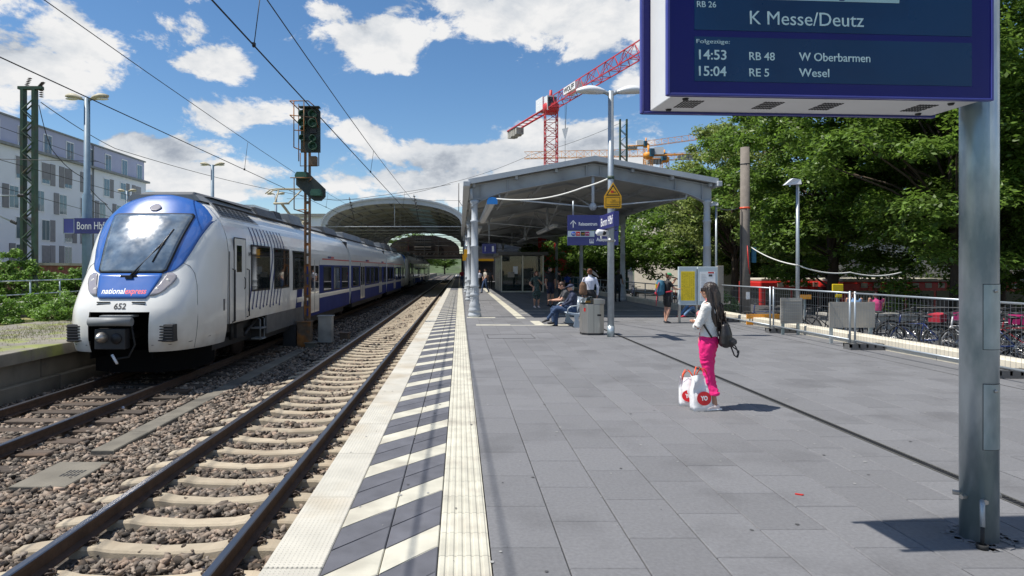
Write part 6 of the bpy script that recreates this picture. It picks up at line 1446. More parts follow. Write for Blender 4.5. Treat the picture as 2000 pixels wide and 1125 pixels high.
more = [(0, 12.4, 16.6, 'black bicycle jammed between the white one and the red crate'), (3, 12.0, 14.5, 'dark blue bicycle in the front row beside the beige board'), (0, 13.1, 15.4, 'black bicycle in the thick of the rack'), (1, 13.9, 16.2, 'pale bicycle in the back row under the trees'), (0, 14.4, 16.8, 'black bicycle in the back row under the trees'), (0, 12.6, 13.8, 'black bicycle in front of the red framed one'), (3, 13.2, 12.9, 'dark blue bicycle low in the front row'), (0, 13.8, 12.6, 'black bicycle in the front row left of the post'), (1, 14.4, 12.0, 'pale bicycle low behind the thick post'), (0, 16.6, 14.2, 'black bicycle far right behind the post'), (0, 16.3, 12.8, 'black bicycle at the right end of the rack'), (3, 16.9, 13.4, 'dark blue bicycle at the right end of the rack'), (0, 11.2, 17.4, 'black bicycle behind the beige board, back row'), (0, 15.0, 17.2, 'black bicycle farthest back in the rack')]
for i, (k, x, y, l) in enumerate(more):
    o = dup(pr[k], (x, y, -.35), label=l); o.rotation_euler = (random.uniform(-.12, .12), 0, random.uniform(1.9, 2.5))
for i, (x, y) in enumerate(((10.6, 30), (11.4, 34), (10.8, 39), (12, 44), (11, 48))):
    dup(pr[(0, 4, 0, 3, 1)[i]], (x, y, -.35), rz=.3 + i * .4, label='%s bicycle standing beyond the railing behind the platform, %s' % (('black', 'red', 'black', 'blue', 'white')[i], ('nearest the notice board', 'second from the notice board', 'midway along', 'near the far tree', 'farthest away')[i]))
# ================================================================ TREES
def leaf_cloud(clumps, per, leaf, seed, up=.6, droop=.0, flat=.5):
    r = np.random.default_rng(seed); n = len(clumps) * per
    c = np.repeat(np.array([q_[:3] for q_ in clumps]), per, 0); R_ = np.repeat(np.array([q_[3] for q_ in clumps]), per)
    d = r.normal(size=(n, 3)); d /= np.linalg.norm(d, axis=1)[:, None]; rad = r.random(n) ** .45
    off = d * (rad * R_)[:, None]; off[:, 2] *= flat; off[:, 2] -= droop * (off[:, 0] ** 2 + off[:, 1] ** 2) / np.maximum(R_, .1)
    P = c + off
    nrm = d * .55 + r.normal(size=(n, 3)) * .42; nrm[:, 2] += up; nrm /= np.linalg.norm(nrm, axis=1)[:, None]
    t = np.cross(nrm, r.normal(size=(n, 3))); t /= np.linalg.norm(t, axis=1)[:, None]; b = np.cross(nrm, t)
    s = leaf * r.uniform(.6, 1.3, n)[:, None]
    v = np.stack([P - t * s, P - b * s * .45 - nrm * s * .12, P + t * s - nrm * s * .25, P + b * s * .45 - nrm * s * .12], 1)
    f = (np.arange(n) * 4)[:, None] + np.array([0, 1, 2, 3])
    return v.reshape(-1, 3), f
def leaf_mesh(name, v, f, m):
    me = bpy.data.meshes.new(name); me.vertices.add(len(v)); me.vertices.foreach_set('co', v.ravel()); me.loops.add(len(f) * 4); me.loops.foreach_set('vertex_index', f.ravel())
    me.polygons.add(len(f)); me.polygons.foreach_set('loop_start', np.arange(len(f)) * 4); me.polygons.foreach_set('loop_total', np.full(len(f), 4)); me.update(calc_edges=True); me.materials.append(m); return me
def crown_clumps(rx, ry, rz__, cz, n, seed, cr=(.55, 1.0), lob=5):
    r = random.Random(seed); out = []
    for i in range(n):
        u = r.uniform(-1, 1); a = r.uniform(0, 2 * PI); k = r.choice((1, 1, 1, .78, .55)) * r.uniform(.88, 1.06); s_ = math.sqrt(1 - u * u)
        bump = 1 + .16 * math.sin(a * 3 + u * 4 + seed) + .10 * math.sin(a * 7 - u * 9)
        out.append((rx * s_ * math.cos(a) * k * bump, ry * s_ * math.sin(a) * k * bump, cz + rz__ * u * k * bump * (1 if u > 0 else .8), r.uniform(*cr)))
    return out
def tree(label, loc, h, rx, rz__, cz, nclump, per, leaf, seed, m='leaf', trunk=.22, cr=(.55, 1.0), up=.6, mesh=None, droop=.25, group='trees beyond the platform'):
    t = thing('tree', label, 'tree', loc, 0, group)
    cl = crown_clumps(rx, rx, rz__, cz, nclump, seed, cr)
    mb = MB(); r = random.Random(seed + 1)
    mb.tube([(0, 0, 0), (.05, 0, cz * .35), (-.1, .1, cz * .7), (0, 0, cz + rz__ * .5)], [trunk * 1.25, trunk, trunk * .75, trunk * .25], 10); tr = mb.build('trunk', M['bark'], t, world=False)
    mb = MB()
    for q_ in r.sample(cl, min(len(cl), 34)):
        s0 = Vector((0, 0, min(q_[2], cz) * r.uniform(.45, .8))); e_ = Vector(q_[:3]); mid = s0.lerp(e_, .5) + Vector((0, 0, .3)); mb.tube([s0, mid, e_], [trunk * .35, trunk * .18, .02], 5)
    mb.build('branch', M['bark'], t, world=False)
    v, f = leaf_cloud(cl, per, leaf, seed, up, droop); o = bpy.data.objects.new('crown', leaf_mesh('crown', v, f, M[m])); C.objects.link(o); o.parent = t; return t
big = tree('huge dense chestnut tree directly above the bicycles, right of the slim lamp', (18.4, 23.5, -.35), 12, 5.2, 6.6, 7.3, 430, 240, .105, 11, cr=(.5, 1.1), up=.95)
tree('broad dark chestnut tree behind the concrete pole and slim lamp', (17.6, 30, -.35), 12, 4.9, 5.8, 6.9, 400, 215, .115, 12, cr=(.5, 1.1), up=.95)
tree('pale green tree with feathery top left of the concrete pole', (18.6, 43, -.9), 13, 4.5, 4.9, 7.6, 250, 130, .14, 13, m='leaf_light', cr=(.5, 1.1), up=.7)
o = dup(big, (22.5, 20.5, -.35), 2.1, 'dense tree at the right edge behind the thick board post'); dup(big, (25.5, 30, -.6), 4.0, 'large tree in the back row at the far right'); 
dup(big, (32, 38, -1), 1.0, 'tree behind the dense right tree, mostly hidden', 1.1)
g1 = tree('round green tree seen under the canopy between the far columns', (13.2, 58, -1.9), 10, 5.0, 3.8, 6.2, 260, 130, .16, 14, cr=(.6, 1.2), trunk=.3, up=.9)
dup(g1, (18.8, 50, -1.9), 1.3, 'green tree behind the backpack woman, under the canopy edge'); dup(g1, (24.0, 46, -1.9), 2.6, 'green tree behind the notice board', .85); dup(g1, (12.0, 74, -1.9), 4, 'far tree behind the bench under the canopy', 1.0)
dup(g1, (-13, 170, -1.9), 2, 'green tree framed by the far opening of the hall', 1.25); dup(g1, (-16, 250, -1.9), 3, 'far tree left of the line beyond the hall', 1.6); dup(g1, (9, 300, -1.9), 1, 'far tree right of the line beyond the hall', 1.2); dup(g1, (-10, 420, -1.9), 2.2, 'farthest tree at the end of the line', 1.5)
dup(g1, (28, 62, -1.9), 5, 'tree standing farther back between the trees and the pale building', 1.0); dup(g1, (42, 44, -1.9), 3, 'tree far right in front of the department store', 1.35)
# bushes on the left
def bush(label, loc, rx, h, n, per, leaf, seed, name='bush'):
    t = thing(name, label, 'bush', loc, 0, 'bushes beside the old platform'); r = random.Random(seed); cl = []
    for i in range(n):
        a = r.uniform(0, 2 * PI); k = r.random() ** .6; z = r.random() ** .8 * h * (1 - .5 * k); cl.append((rx * k * math.cos(a), rx * k * math.sin(a) * .8, z + .05, r.uniform(.10, .26)))
    mb = MB()
    for q_ in cl[::3]: mb.tube([(q_[0] * .3, q_[1] * .3, 0), (q_[0] * .8, q_[1] * .8, q_[2] * .6), q_[:3]], [.015, .01, .004], 4)
    mb.build('stem', M['bark'], t, world=False); v, f = leaf_cloud(cl, per, leaf, seed, .5, .2, .7); o = bpy.data.objects.new('foliage', leaf_mesh('foliage', v, f, M['leaf_bush'])); C.objects.link(o); o.parent = t; return t
bush('leafy green bush at the left edge of the old platform', (-13.9, 18.3, .1), 1.2, 1.0, 70, 70, .055, 1); bush('low leafy bush between the railing and the train nose', (-13.2, 20.6, .1), 1.3, .95, 80, 70, .055, 2)
bush('low bright weeds just left of the train nose', (-12.3, 19.6, .1), .8, .7, 50, 60, .05, 3); bush('tall leafy shrub growing up around the green mast', (-17.9, 25.4, .0), 1.5, 2.6, 130, 80, .07, 4); bush('shrub behind the railing left of the lamp', (-18.0, 29, .0), 1.6, 1.9, 110, 80, .07, 5)
bush('shrub behind the railing at the left edge', (-19.6, 23.5, .0), 1.5, 1.7, 110, 80, .07, 6); bush('young shrub with pale leaves behind the railing by the train', (-17.0, 28.5, .0), 1.1, 2.1, 80, 70, .07, 7); bush('low hedge patch under the brick wall', (-21.5, 36, .0), 2.4, 1.6, 130, 80, .09, 8)
bush('leafy shrub at the extreme left above the railing', (-19.4, 26, .0), 1.4, 2.6, 110, 80, .07, 9)
bush('small green hedge behind the concrete pole', (10.4, 25.5, -.35), .9, 1.3, 60, 80, .06, 21)
# ================================================================ PEOPLE
def seg_d(P, a, b, ra, rb):
    ab = b - a; L = max((ab * ab).sum(), 1e-9); t = np.clip(((P - a) @ ab) / L, 0, 1); c = a + t[:, None] * ab
    return np.linalg.norm(P - c, axis=1) - (ra + (rb - ra) * t)
class Fig:
    """closed primitives, fused into one continuous skin; every face takes the material of the primitive it lies on"""
    def __init__(s): s.mb = MB(); s.segs = []
    def tube(s, pts, r, mi=0, side=None, n=12):
        s.mb.tube(pts, r, n, 0, side=side)
        rr = [(q[0] + q[1]) / 2 if isinstance(q, (list, tuple)) else q for q in (r if isinstance(r, (list, tuple)) else [r] * len(pts))]
        for i in range(len(pts) - 1): s.segs.append((np.array(pts[i], float), np.array(pts[i + 1], float), rr[i], rr[i + 1], mi))
        return s
    def ell(s, c, r, mi=0, rot=None):
        s.mb.ell(c, r, 0, 16, 11, rot); c = np.array(c, float); m = sum(r) / 3; s.segs.append((c, c + 1e-5, m, m, mi)); return s
    def build(s, name, mats, parent, vox=.012, smooth_it=3, extra=None):
        o = s.mb.build(name, mats, parent, world=False)
        r = o.modifiers.new('fuse', 'REMESH'); r.mode = 'VOXEL'; r.voxel_size = vox; r.use_smooth_shade = True
        m = o.modifiers.new('soft', 'SMOOTH'); m.factor = .5; m.iterations = smooth_it
        dg = bpy.context.evaluated_depsgraph_get(); me = bpy.data.meshes.new_from_object(o.evaluated_get(dg)); o.modifiers.clear()
        n = len(me.polygons); P = np.empty(n * 3); me.polygons.foreach_get('center', P); P = P.reshape(-1, 3)
        D = np.stack([seg_d(P, a, b, ra, rb) for a, b, ra, rb, _ in s.segs]); idx = np.array([q[4] for q in s.segs])[D.argmin(0)]
        me.materials.clear()
        for q in (mats if isinstance(mats, (list, tuple)) else [mats]): me.materials.append(q)
        me.polygons.foreach_set('material_index', idx.astype(int)); me.polygons.foreach_set('use_smooth', [True] * n)
        if extra:   # fingers: joined to the same mesh after the fusing so they stay apart
            bm = bmesh.new(); bm.from_mesh(me); b2 = bpy.data.meshes.new('x'); b2.from_pydata([tuple(v) for v in extra.v], [], extra.f)
            b2.polygons.foreach_set('material_index', extra.m); b2.polygons.foreach_set('use_smooth', extra.s); bm.from_mesh(b2); bm.to_mesh(me); bm.free(); bpy.data.meshes.remove(b2)
        me.name = name; o.data = me; return o
def wrinkle(o, amp, fx=9, fz=26, seed=0):   # cloth folds as real relief, running round the limbs
    me = o.data; me.update(); nn = [v.normal.copy() for v in me.vertices]
    for v, n_ in zip(me.vertices, nn):
        p = v.co; a = noise.noise(Vector((p.x * fx + seed, p.y * fx, p.z * fz + 2.5 * noise.noise(p * 6)))); b = noise.noise(p * 45 + Vector((seed, 0, 0)))
        v.co += n_ * amp * (a * (1 - abs(a)) * 1.6 + .22 * b)
    me.update(); return o
def V3(*a): return Vector(a)
def lerp(a, b, t): return tuple(Vector(a).lerp(Vector(b), t))
def hand(fig, mb, wr, d, palm_n, side, mi, curl=.5, k=1.0):
    """palm plus five unequal fingers; d = direction of the fingers, palm_n = palm normal"""
    d = Vector(d).normalized(); nn = Vector(palm_n); nn = (nn - d * nn.dot(d)).normalized(); sd = d.cross(nn) * side; w = Vector(wr)
    fig.tube([w, w + d * .04 * k, w + d * .085 * k], [(.026, .017), (.036, .016), (.036, .013)], mi, side=sd)
    for i, (u, L) in enumerate(((-.028, .062), (-.010, .072), (.010, .068), (.027, .052))):
        a = w + d * .080 * k + sd * u * k; p1 = a + (d + nn * curl * .5).normalized() * L * .45 * k; p2 = p1 + (d + nn * curl * 1.6).normalized() * L * .32 * k; p3 = p2 + (d * .6 + nn * curl * 2.4).normalized() * L * .25 * k
        mb.tube([a - d * .01, p1, p2, p3], [.0095 * k, .009 * k, .008 * k, .006 * k], 7, mi)
    a = w + d * .025 * k - sd * .026 * k; mb.tube([a, a + (d * .6 - sd * .8 + nn * .3).normalized() * .035 * k, a + (d * 1.2 - sd * .7 + nn * .7).normalized() * .068 * k], [.012 * k, .011 * k, .008 * k], 7, mi)
def person(label, loc, rz, sc=1.0, J=None, cl=None, hair='short', hairm='hair_brown', skin='skin', vox=.016, build=1.0, female=False, sleeves='short', legs='long', legr=1.0, lean=0.0, headturn=0.0, headdown=0.0, skirt=None, jacket=False, shoes='cloth_black', group=None, fing=(('d', 'd'))):
    """faces -y at rest; J overrides joints (metres for a 1.72 m adult)"""
    j = dict(pel=(0, 0, .93), chest=(0, 0, 1.28), neck=(0, .015, 1.47), shl=(-.175, .01, 1.405), shr=(.175, .01, 1.405), ell=(-.225, .03, 1.13), elr=(.225, .03, 1.13), wrl=(-.24, -.05, .88), wrr=(.24, -.05, .88),
             hpl=(-.09, 0, .91), hpr=(.09, 0, .91), knl=(-.10, -.015, .50), knr=(.10, -.015, .50), anl=(-.10, .02, .09), anr=(.10, .02, .09), hdl=None, hdr=None)
    if J: j.update(J)
    cl = cl or {}; top = cl.get('top', 'cloth_grey'); bot = cl.get('bottom', 'jeans')
    names = ['skin', top, bot, shoes]; mats = [M[skin], M[top], M[bot], M[shoes]]
    t = thing('person', label, 'person', loc, rz); t.scale = (sc,) * 3
    f = Fig(); xb = MB()
    pel, neck, ch = Vector(j['pel']), Vector(j['neck']), Vector(j['chest'])
    sd = (Vector(j['shr']) - Vector(j['shl'])).normalized(); up = (neck - pel).normalized(); B_ = build
    wf = .88 if female else 1.0
    tp = [pel - up * .10, pel - up * .02, pel.lerp(ch, .35), pel.lerp(ch, .75), ch.lerp(neck, .30), ch.lerp(neck, .72), ch.lerp(neck, .92)]
    tr_ = [(.14, .10), (.172 * (1.02 if female else .97), .118), (.135 * wf, .10), (.155 * wf, .112), (.185 * wf, .118), (.155 * wf, .085), (.075, .06)]
    tr_ = [(a * B_, b * B_) for a, b in tr_]
    f.tube(tp[:3], tr_[:3], 2 if bot != 'skin' else 1, side=sd, n=20); f.tube(tp[2:], tr_[2:], 1, side=sd, n=20)
    if female:
        fwd = up.cross(sd) ; fwd = -fwd if fwd.y > 0 and abs(fwd.y) > .3 else fwd
        for s in (-1, 1): f.ell(ch + sd * s * .07 + Vector((0, -1, 0)) * .085 - up * .0, (.06, .055, .06), 1)
    hc_ = neck + (up * .135 + Vector((0, -.02, 0))) + Vector((0, -headdown * .08, -headdown * .03))
    hr = Matrix.Rotation(headturn, 3, 'Z') @ Matrix.Rotation(headdown, 3, 'X')
    f.tube([ch.lerp(neck, .75), neck + up * .04, hc_ - up * .03], [.056, .052, .05], 0)
    f.ell(hc_ + hr @ V3(0, .012, .02), (.074, .092, .094), 0, hr); f.ell(hc_ + hr @ V3(0, -.028, -.045), (.052, .058, .062), 0, hr)
    f.tube([hc_ + hr @ V3(0, -.085, .02), hc_ + hr @ V3(0, -.112, -.018), hc_ + hr @ V3(0, -.09, -.03)], [.009, .014, .010], 0, n=8)
    for s in (-1, 1): f.ell(hc_ + hr @ V3(s * .077, .01, -.005), (.012, .02, .030), 0, hr)
    f.ell(hc_ + hr @ V3(0, -.078, -.058), (.026, .014, .010), 0, hr)
    for s, a in ((-1, 'l'), (1, 'r')):
        sh, el_, wr = Vector(j['sh' + a]), Vector(j['el' + a]), Vector(j['wr' + a]); q = B_
        um = 1 if sleeves != 'none' else 0; fm = 1 if sleeves == 'long' else 0
        sp = sh.lerp(el_, .62) if sleeves == 'short' else el_
        f.tube([sh - sd * s * .03, sh, sp], [.055 * q, .058 * q * wf, .049 * q * wf], um)
        if sleeves == 'short': f.tube([sp, el_], [.041 * q, .038 * q], 0)
        m_ = el_.lerp(wr, .3); f.tube([el_, m_, wr], [.042 * q * (1.1 if fm else 1), .040 * q * (1.1 if fm else 1), .027 * (1.25 if fm else 1)], fm)
        dd = (wr - el_).normalized(); hd = j['hd' + a] or (dd + Vector((0, -.15, 0))); hand(f, xb, wr, hd, Vector((-s, 0, 0)) if abs(dd.z) > .6 else Vector((0, 0, -1)), s, 0, .5)
        hp, kn, an = Vector(j['hp' + a]), Vector(j['kn' + a]), Vector(j['an' + a]); lm = 2 if legs != 'bare' else 0
        sm_ = 2 if legs == 'long' else 0; cut = .55 if legs == 'shorts' else 1.0
        if legs == 'shorts': mid = hp.lerp(kn, .75); f.tube([hp + up * .02, hp.lerp(kn, .3), mid], [.092 * q, .090 * q, .078 * q], 2); f.tube([mid, kn], [.058 * q, .052 * q], 0)
        else: f.tube([hp + up * .02, hp.lerp(kn, .35), kn], [.090 * q * legr, .086 * q * legr, .060 * q * legr], lm)
        f.tube([kn, kn.lerp(an, .32), kn.lerp(an, .75), an], [.056 * q * legr, .058 * q * legr, .044 * (1.2 if sm_ else .85), .040 * (1.25 if sm_ else .85)], sm_)
        fd = j.get('ft' + a) or (0, -1, -.05); fd = Vector(fd).normalized(); heel = an - fd * .055 + V3(0, 0, -.045); f.tube([heel, an + fd * .05 + V3(0, 0, -.04), an + fd * .13 + V3(0, 0, -.058), an + fd * .19 + V3(0, 0, -.062)], [(.034, .034), (.042, .04), (.045, .028), (.03, .02)], 3, side=fd.cross(V3(0, 0, 1)))
    if skirt:
        a0 = pel + up * .08; f.tube([a0, pel - V3(0, 0, .1), pel - V3(0, 0, .22), pel - V3(0, 0, skirt)], [(.15, .11), (.19, .14), (.21, .165), (.225, .18)], 1, side=sd, n=20)
    body = f.build('body', mats, t, vox, 2, xb)
    if vox < .015:
        me = body.data; cloth = set(v for p_ in me.polygons if p_.material_index in (1, 2) for v in p_.vertices); me.update()
        for i in cloth: v = me.vertices[i]; a = noise.noise(Vector((v.co.x * 10, v.co.y * 10, v.co.z * 24))); v.co += v.normal * .011 * a
    # face and hair
    eb = MB()
    for s in (-1, 1): eb.ell(hc_ + hr @ V3(s * .030, -.080, .018), (.012, .006, .007), 0, 8, 6, hr)
    eb.build('eyes', M['black'], t, world=False)
    hm = Fig()
    if hair in ('short', 'cap', 'bob', 'bun', 'long'):
        hm.ell(hc_ + hr @ V3(0, .022, .038), (.085, .094, .090), 0, hr); hm.ell(hc_ + hr @ V3(0, .06, -.01), (.07, .05, .07), 0, hr)
        if hair == 'bob':
            for s in (-1, 1): hm.tube([hc_ + hr @ V3(s * .07, .02, .05), hc_ + hr @ V3(s * .085, .03, -.03), hc_ + hr @ V3(s * .08, .03, -.12)], [.035, .035, .025], 0)
            hm.tube([hc_ + hr @ V3(0, .07, .03), hc_ + hr @ V3(0, .085, -.05), hc_ + hr @ V3(0, .08, -.13)], [(.07, .04), (.075, .04), (.06, .03)], 0)
        if hair == 'bun': hm.ell(hc_ + hr @ V3(0, .11, .07), (.04, .04, .04), 0, hr)
        if hair != 'long': hm.build('hair', [M[hairm]], t, vox * .8, 2)
    if hair == 'cap' or cl.get('cap'):
        cm = M[cl.get('cap', 'navy')]; cb_ = Fig(); cb_.ell(hc_ + hr @ V3(0, .01, .062), (.093, .104, .068), 0, hr); cb_.tube([hc_ + hr @ V3(0, -.06, .050), hc_ + hr @ V3(0, -.13, .045), hc_ + hr @ V3(0, -.165, .032)], [(.07, .010), (.068, .009), (.045, .007)], 0, side=hr @ V3(1, 0, 0)); cb_.build('cap', [cm], t, .009, 1)
    t['hc'] = list(hc_); return t, body, hc_, hr
# ---- woman in pink trousers, arms folded, seen from behind on her left
q = gp(1383, 798); WLOC = (q.x, q.y, 0)
J = dict(ell=(-.20, -.07, 1.13), elr=(.20, -.10, 1.12), wrl=(.04, -.19, 1.18), wrr=(-.04, -.17, 1.15), hdl=(.9, .15, .25), hdr=(-.9, .1, .2), knl=(-.06, -.03, .50), knr=(.06, .02, .50), anl=(-.055, .035, .08), anr=(.07, .10, .09), pel=(0, -.02, .93), neck=(0, .02, 1.46), ftl=(.50, -.85, -.05), ftr=(.62, -.78, -.05))
t, body, hc_, hr = person('woman in pink trousers and white cardigan with black backpack and two shopping bags', WLOC, R(-122), .905, J, dict(top='rose', bottom='skin'), hair='long', hairm='hair_black', skin='skin_tan', vox=.011, female=True, sleeves='none', legs='bare', shoes='shoe_w', build=.9, legr=.68)
f = Fig()
for s in (-1, 1):
    f.tube([(s * .075, 0, .95), (s * .08, .0, .84), (s * .072, -.01, .66), (s * .062, (-.01 if s < 0 else .02), .50), (s * .062, .02, .33), (s * .062, (.035 if s < 0 else .07), .235)], [.102, .104, .086, .073, .075, .082], 0, n=16)
    f.tube([(s * .062, (.035 if s < 0 else .07), .245), (s * .062, (.035 if s < 0 else .07), .205)], [.088, .088], 0, n=16)
f.tube([(0, 0, .84), (0, .01, .93), (0, 0, 1.03)], [(.155, .125), (.166, .128), (.138, .108)], 0, side=(1, 0, 0), n=20)
wrinkle(f.build('trousers', [M['pink']], t, .009, 2), .012, 7, 20)
f = Fig()
f.tube([(0, .015, .99), (0, .015, 1.05), (0, .02, 1.15), (0, .015, 1.30), (0, .015, 1.40), (0, .02, 1.46)], [(.168, .128), (.158, .118), (.152, .115), (.178, .126), (.178, .105), (.08, .07)], 0, side=(1, 0, 0), n=22)
for s, a in ((-1, 'l'), (1, 'r')):
    sh = V3(s * .165, .01, 1.39); f.tube([sh - V3(s * .03, 0, 0), sh, Vector(J['el' + a]).lerp(sh, .5), J['el' + a]], [.066, .070, .060, .056], 0); f.tube([J['el' + a], Vector(J['el' + a]).lerp(Vector(J['wr' + a]), .5), Vector(J['el' + a]).lerp(Vector(J['wr' + a]), .93)], [.055, .047, .038], 0)
wrinkle(f.build('cardigan', [M['cardigan']], t, .009, 2), .011, 16, 10, 5)
f = Fig(); H_ = hc_
f.ell(H_ + V3(0, .02, .035), (.092, .103, .095)); 
f.tube([H_ + V3(0, .05, .05), H_ + V3(0, .085, -.04), H_ + V3(0, .095, -.16), (0, .125, 1.34), (0.015, .14, 1.22), (-.015, .145, 1.12), (.0, .14, 1.06)], [(.078, .058), (.092, .062), (.098, .056), (.105, .046), (.085, .038), (.055, .028), (.02, .012)], 0, side=(1, 0, 0), n=18)
for s in (-1, 1):
    f.tube([H_ + V3(s * .065, -.01, .06), H_ + V3(s * .088, .02, -.03), H_ + V3(s * .10, .04, -.14), (s * .125, .06, 1.36), (s * .12, .09, 1.25), (s * .10, .12, 1.13)], [.036, .040, .042, .040, .034, .016], 0)
hairo = wrinkle(f.build('hair', [M['hair_black']], t, .008, 2), .010, 42, 5, 3)
mb = MB(); rr_ = random.Random(8)   # loose strands
for i in range(110):
    a = rr_.uniform(-1.5, 1.5); x0 = math.sin(a) * .095; y0 = .03 + math.cos(a) * .075; pts = [(H_.x + x0 * .9, H_.y + y0, H_.z - .02)]; x_, y_ = pts[0][0], pts[0][1]
    for k in range(7): z_ = H_.z - .02 - (k + 1) * rr_.uniform(.05, .085); y_ += (.012 if k < 3 else .008) + rr_.uniform(-.012, .014); x_ += rr_.uniform(-.012, .012); pts.append((x_, y_ + .02 * (k > 1), z_))
    mb.tube(pts, [.0065, .008, .008, .0075, .007, .006, .004, .002], 4)
mb.build('hair_strands', M['hair_black'], hairo, world=False, fix=False)
mb = MB()
for s in (-1, 1): mb.lathe([(0, -.004), (.026, -.003), (.028, .003)], tuple(H_ + V3(s * .034, -.092, .018)), 12, axis='Y').tube([H_ + V3(s * .06, -.088, .022), H_ + V3(s * .084, .0, .015)], .004, 5)
mb.tube([H_ + V3(-.01, -.10, .02), H_ + V3(.01, -.10, .02)], .003, 4); mb.build('sunglasses', M['black'], t, world=False)
# slip-on soles
mb = MB()
for x, y, fd in ((-.055, .035, V3(.50, -.85, 0).normalized()), (.07, .10, V3(.62, -.78, 0).normalized())): mb.tube([V3(x, y, .016) - fd * .085, V3(x, y, .016) - fd * .03, V3(x, y, .016) + fd * .12, V3(x, y, .018) + fd * .215], [(.034, .016), (.042, .016), (.047, .016), (.026, .012)], 14, side=fd.cross(V3(0, 0, 1)))
mb.build('soles', M['white_s'], t, world=False)
def wl(x, y, z):    # local point of the woman -> world
    m = Matrix.Translation(WLOC) @ Matrix.Rotation(R(-122), 4, 'Z') @ Matrix.Scale(.905, 4); return m @ V3(x, y, z)
bp = thing('backpack', 'small black leather backpack worn by the woman in pink trousers', 'backpack', WLOC, R(-122)); bp.scale = (.905,) * 3
f = Fig(); f.tube([(.0, .20, .86), (.0, .215, .90), (0, .225, 1.02), (0, .21, 1.14), (0, .19, 1.20)], [(.12, .06), (.145, .085), (.14, .08), (.105, .06), (.05, .03)], 0, side=(1, 0, 0), n=16); f.tube([(-.07, .285, .90), (-.0, .30, .93), (.07, .285, .90)], [(.05, .05), (.07, .055), (.05, .05)], 0)
f.build('bag', [M['leather']], bp, .010, 2)
mb = MB(); mb.tube([(-.03, .19, 1.18), (-.04, .20, 1.25), (0, .21, 1.275), (.04, .20, 1.25), (.03, .19, 1.18)], .008, 6)
for s in (-1, 1): mb.tube([(s * .05, .17, 1.20), (s * .12, .08, 1.40), (s * .13, .02, 1.47), (s * .125, -.09, 1.38), (s * .15, -.06, 1.2), (s * .16, .08, .98)], (.004, .016) and .012, 6)
mb.build('strap', M['leather'], bp, world=False)
MB().tube([(-.09, .24, .92), (-.10, .33, .86), (-.09, .37, .77), (-.05, .35, .72), (0, .33, .75), (.0, .29, .86)], .009, 6).tube([(.02, .26, .9), (-.02, .36, .82), (-.02, .38, .76), (0, .37, .72)], .008, 6).cbox((-.06, .37, .79), (.02, .03, .04)).build('loose_strap', M['leather'], bp, world=False)
# ---- shopping bags
def shopping_bag(label, px0, px1, pyb, pyt, turn, seed):
    base = gp((px0 + px1) / 2, pyb); w = (px1 - px0) / F * base.y; h = (pyb - pyt) / F * base.y; d = w * .55
    t = thing('shopping_bag', label, 'bag', base, turn); r = random.Random(seed); n = 28; rings = 9; vs = []
    for k in range(rings):
        u = k / (rings - 1); ww = w * (.88 + .10 * math.sin(u * 2.4)) * .5; dd = d * .5 * (1 - .75 * u ** 1.6)
        for i in range(n):
            a = 2 * PI * i / n; c_, s_ = math.cos(a), math.sin(a); e = .45; x = ww * math.copysign(abs(c_) ** e, c_); y = dd * math.copysign(abs(s_) ** e, s_)
            nz_ = noise.noise(Vector((x * 11 + seed * 3, y * 11, u * 4))) * .035 * (.3 + u); vs.append((x * (1 + nz_ * 2 - .10 * u), y + nz_ * 1.2 + .008 * math.sin(i * 2.1 + seed) * u, u * h * (1 - .03 * math.cos(i + seed) * u)))
    fs = [(k * n + i, k * n + (i + 1) % n, (k + 1) * n + (i + 1) % n, (k + 1) * n + i) for k in range(rings - 1) for i in range(n)] + [tuple(range(n))]
    o = MB().add(vs, fs, 0, True).build('sack', M['bagplastic'], t, world=False)
    rr = w * .30; vs = [(0, 0, 0)]; zc_ = h * .37
    def front(x, z):
        u = z / h; ww = w * (.88 + .10 * math.sin(u * 2.4)) * .5; dd = d * .5 * (1 - .75 * u ** 1.6); q_ = min(.999, abs(x) / ww); return -dd * (1 - q_ ** (2 / .45)) ** (.45 / 2) - .016
    pts = [(0, zc_)] + [(rr * (1.12) * math.cos(2 * PI * i / 28), zc_ + rr * math.sin(2 * PI * i / 28)) for i in range(28)]
    MB().add([(x, front(x, z), z) for x, z in pts], [(0, i + 1, (i + 1) % 28 + 1) for i in range(28)], 0, True).build('red_disc', M['bag_red'], t, world=False, fix=False)
    me = text_mesh('YO', rr * .85, rr * 1.1, .0, .004, 'CENTER'); co = np.empty(len(me.vertices) * 3); me.vertices.foreach_get('co', co); co = co.reshape(-1, 3); co[:] = [(a, front(a, b + zc_ - .02) - .003, b + zc_ - .02) for a, b, c in co]; me.vertices.foreach_set('co', co.ravel()); me.update(); me.materials.clear(); me.materials.append(M['white_s'])
    tx = bpy.data.objects.new('lettering', me); C.objects.link(tx); tx.parent = t
    for yy, ln in ((-.02, 0), (.02, .03)):
        mb = MB(); pts = [(-w * .28, yy, h * .90), (-w * .24, yy * 1.5, h * 1.08), (-w * .1, yy * 2 + ln, h * 1.22), (w * .06, yy * 2 + ln, h * 1.21), (w * .2, yy * 1.5, h * 1.08), (w * .26, yy, h * .90)]
        mb.tube(pts, [(.008, .003)] * 6, 6, side=(1, 0, .3)); mb.build('handle', M['orange'], t, world=False)
shopping_bag('white plastic shopping bag with red disc, front one beside the woman', 1347, 1391, 801, 733, R(8), 2)
shopping_bag('white plastic shopping bag with red disc, partly hidden behind the front one', 1325, 1362, 792, 736, R(-12), 5)
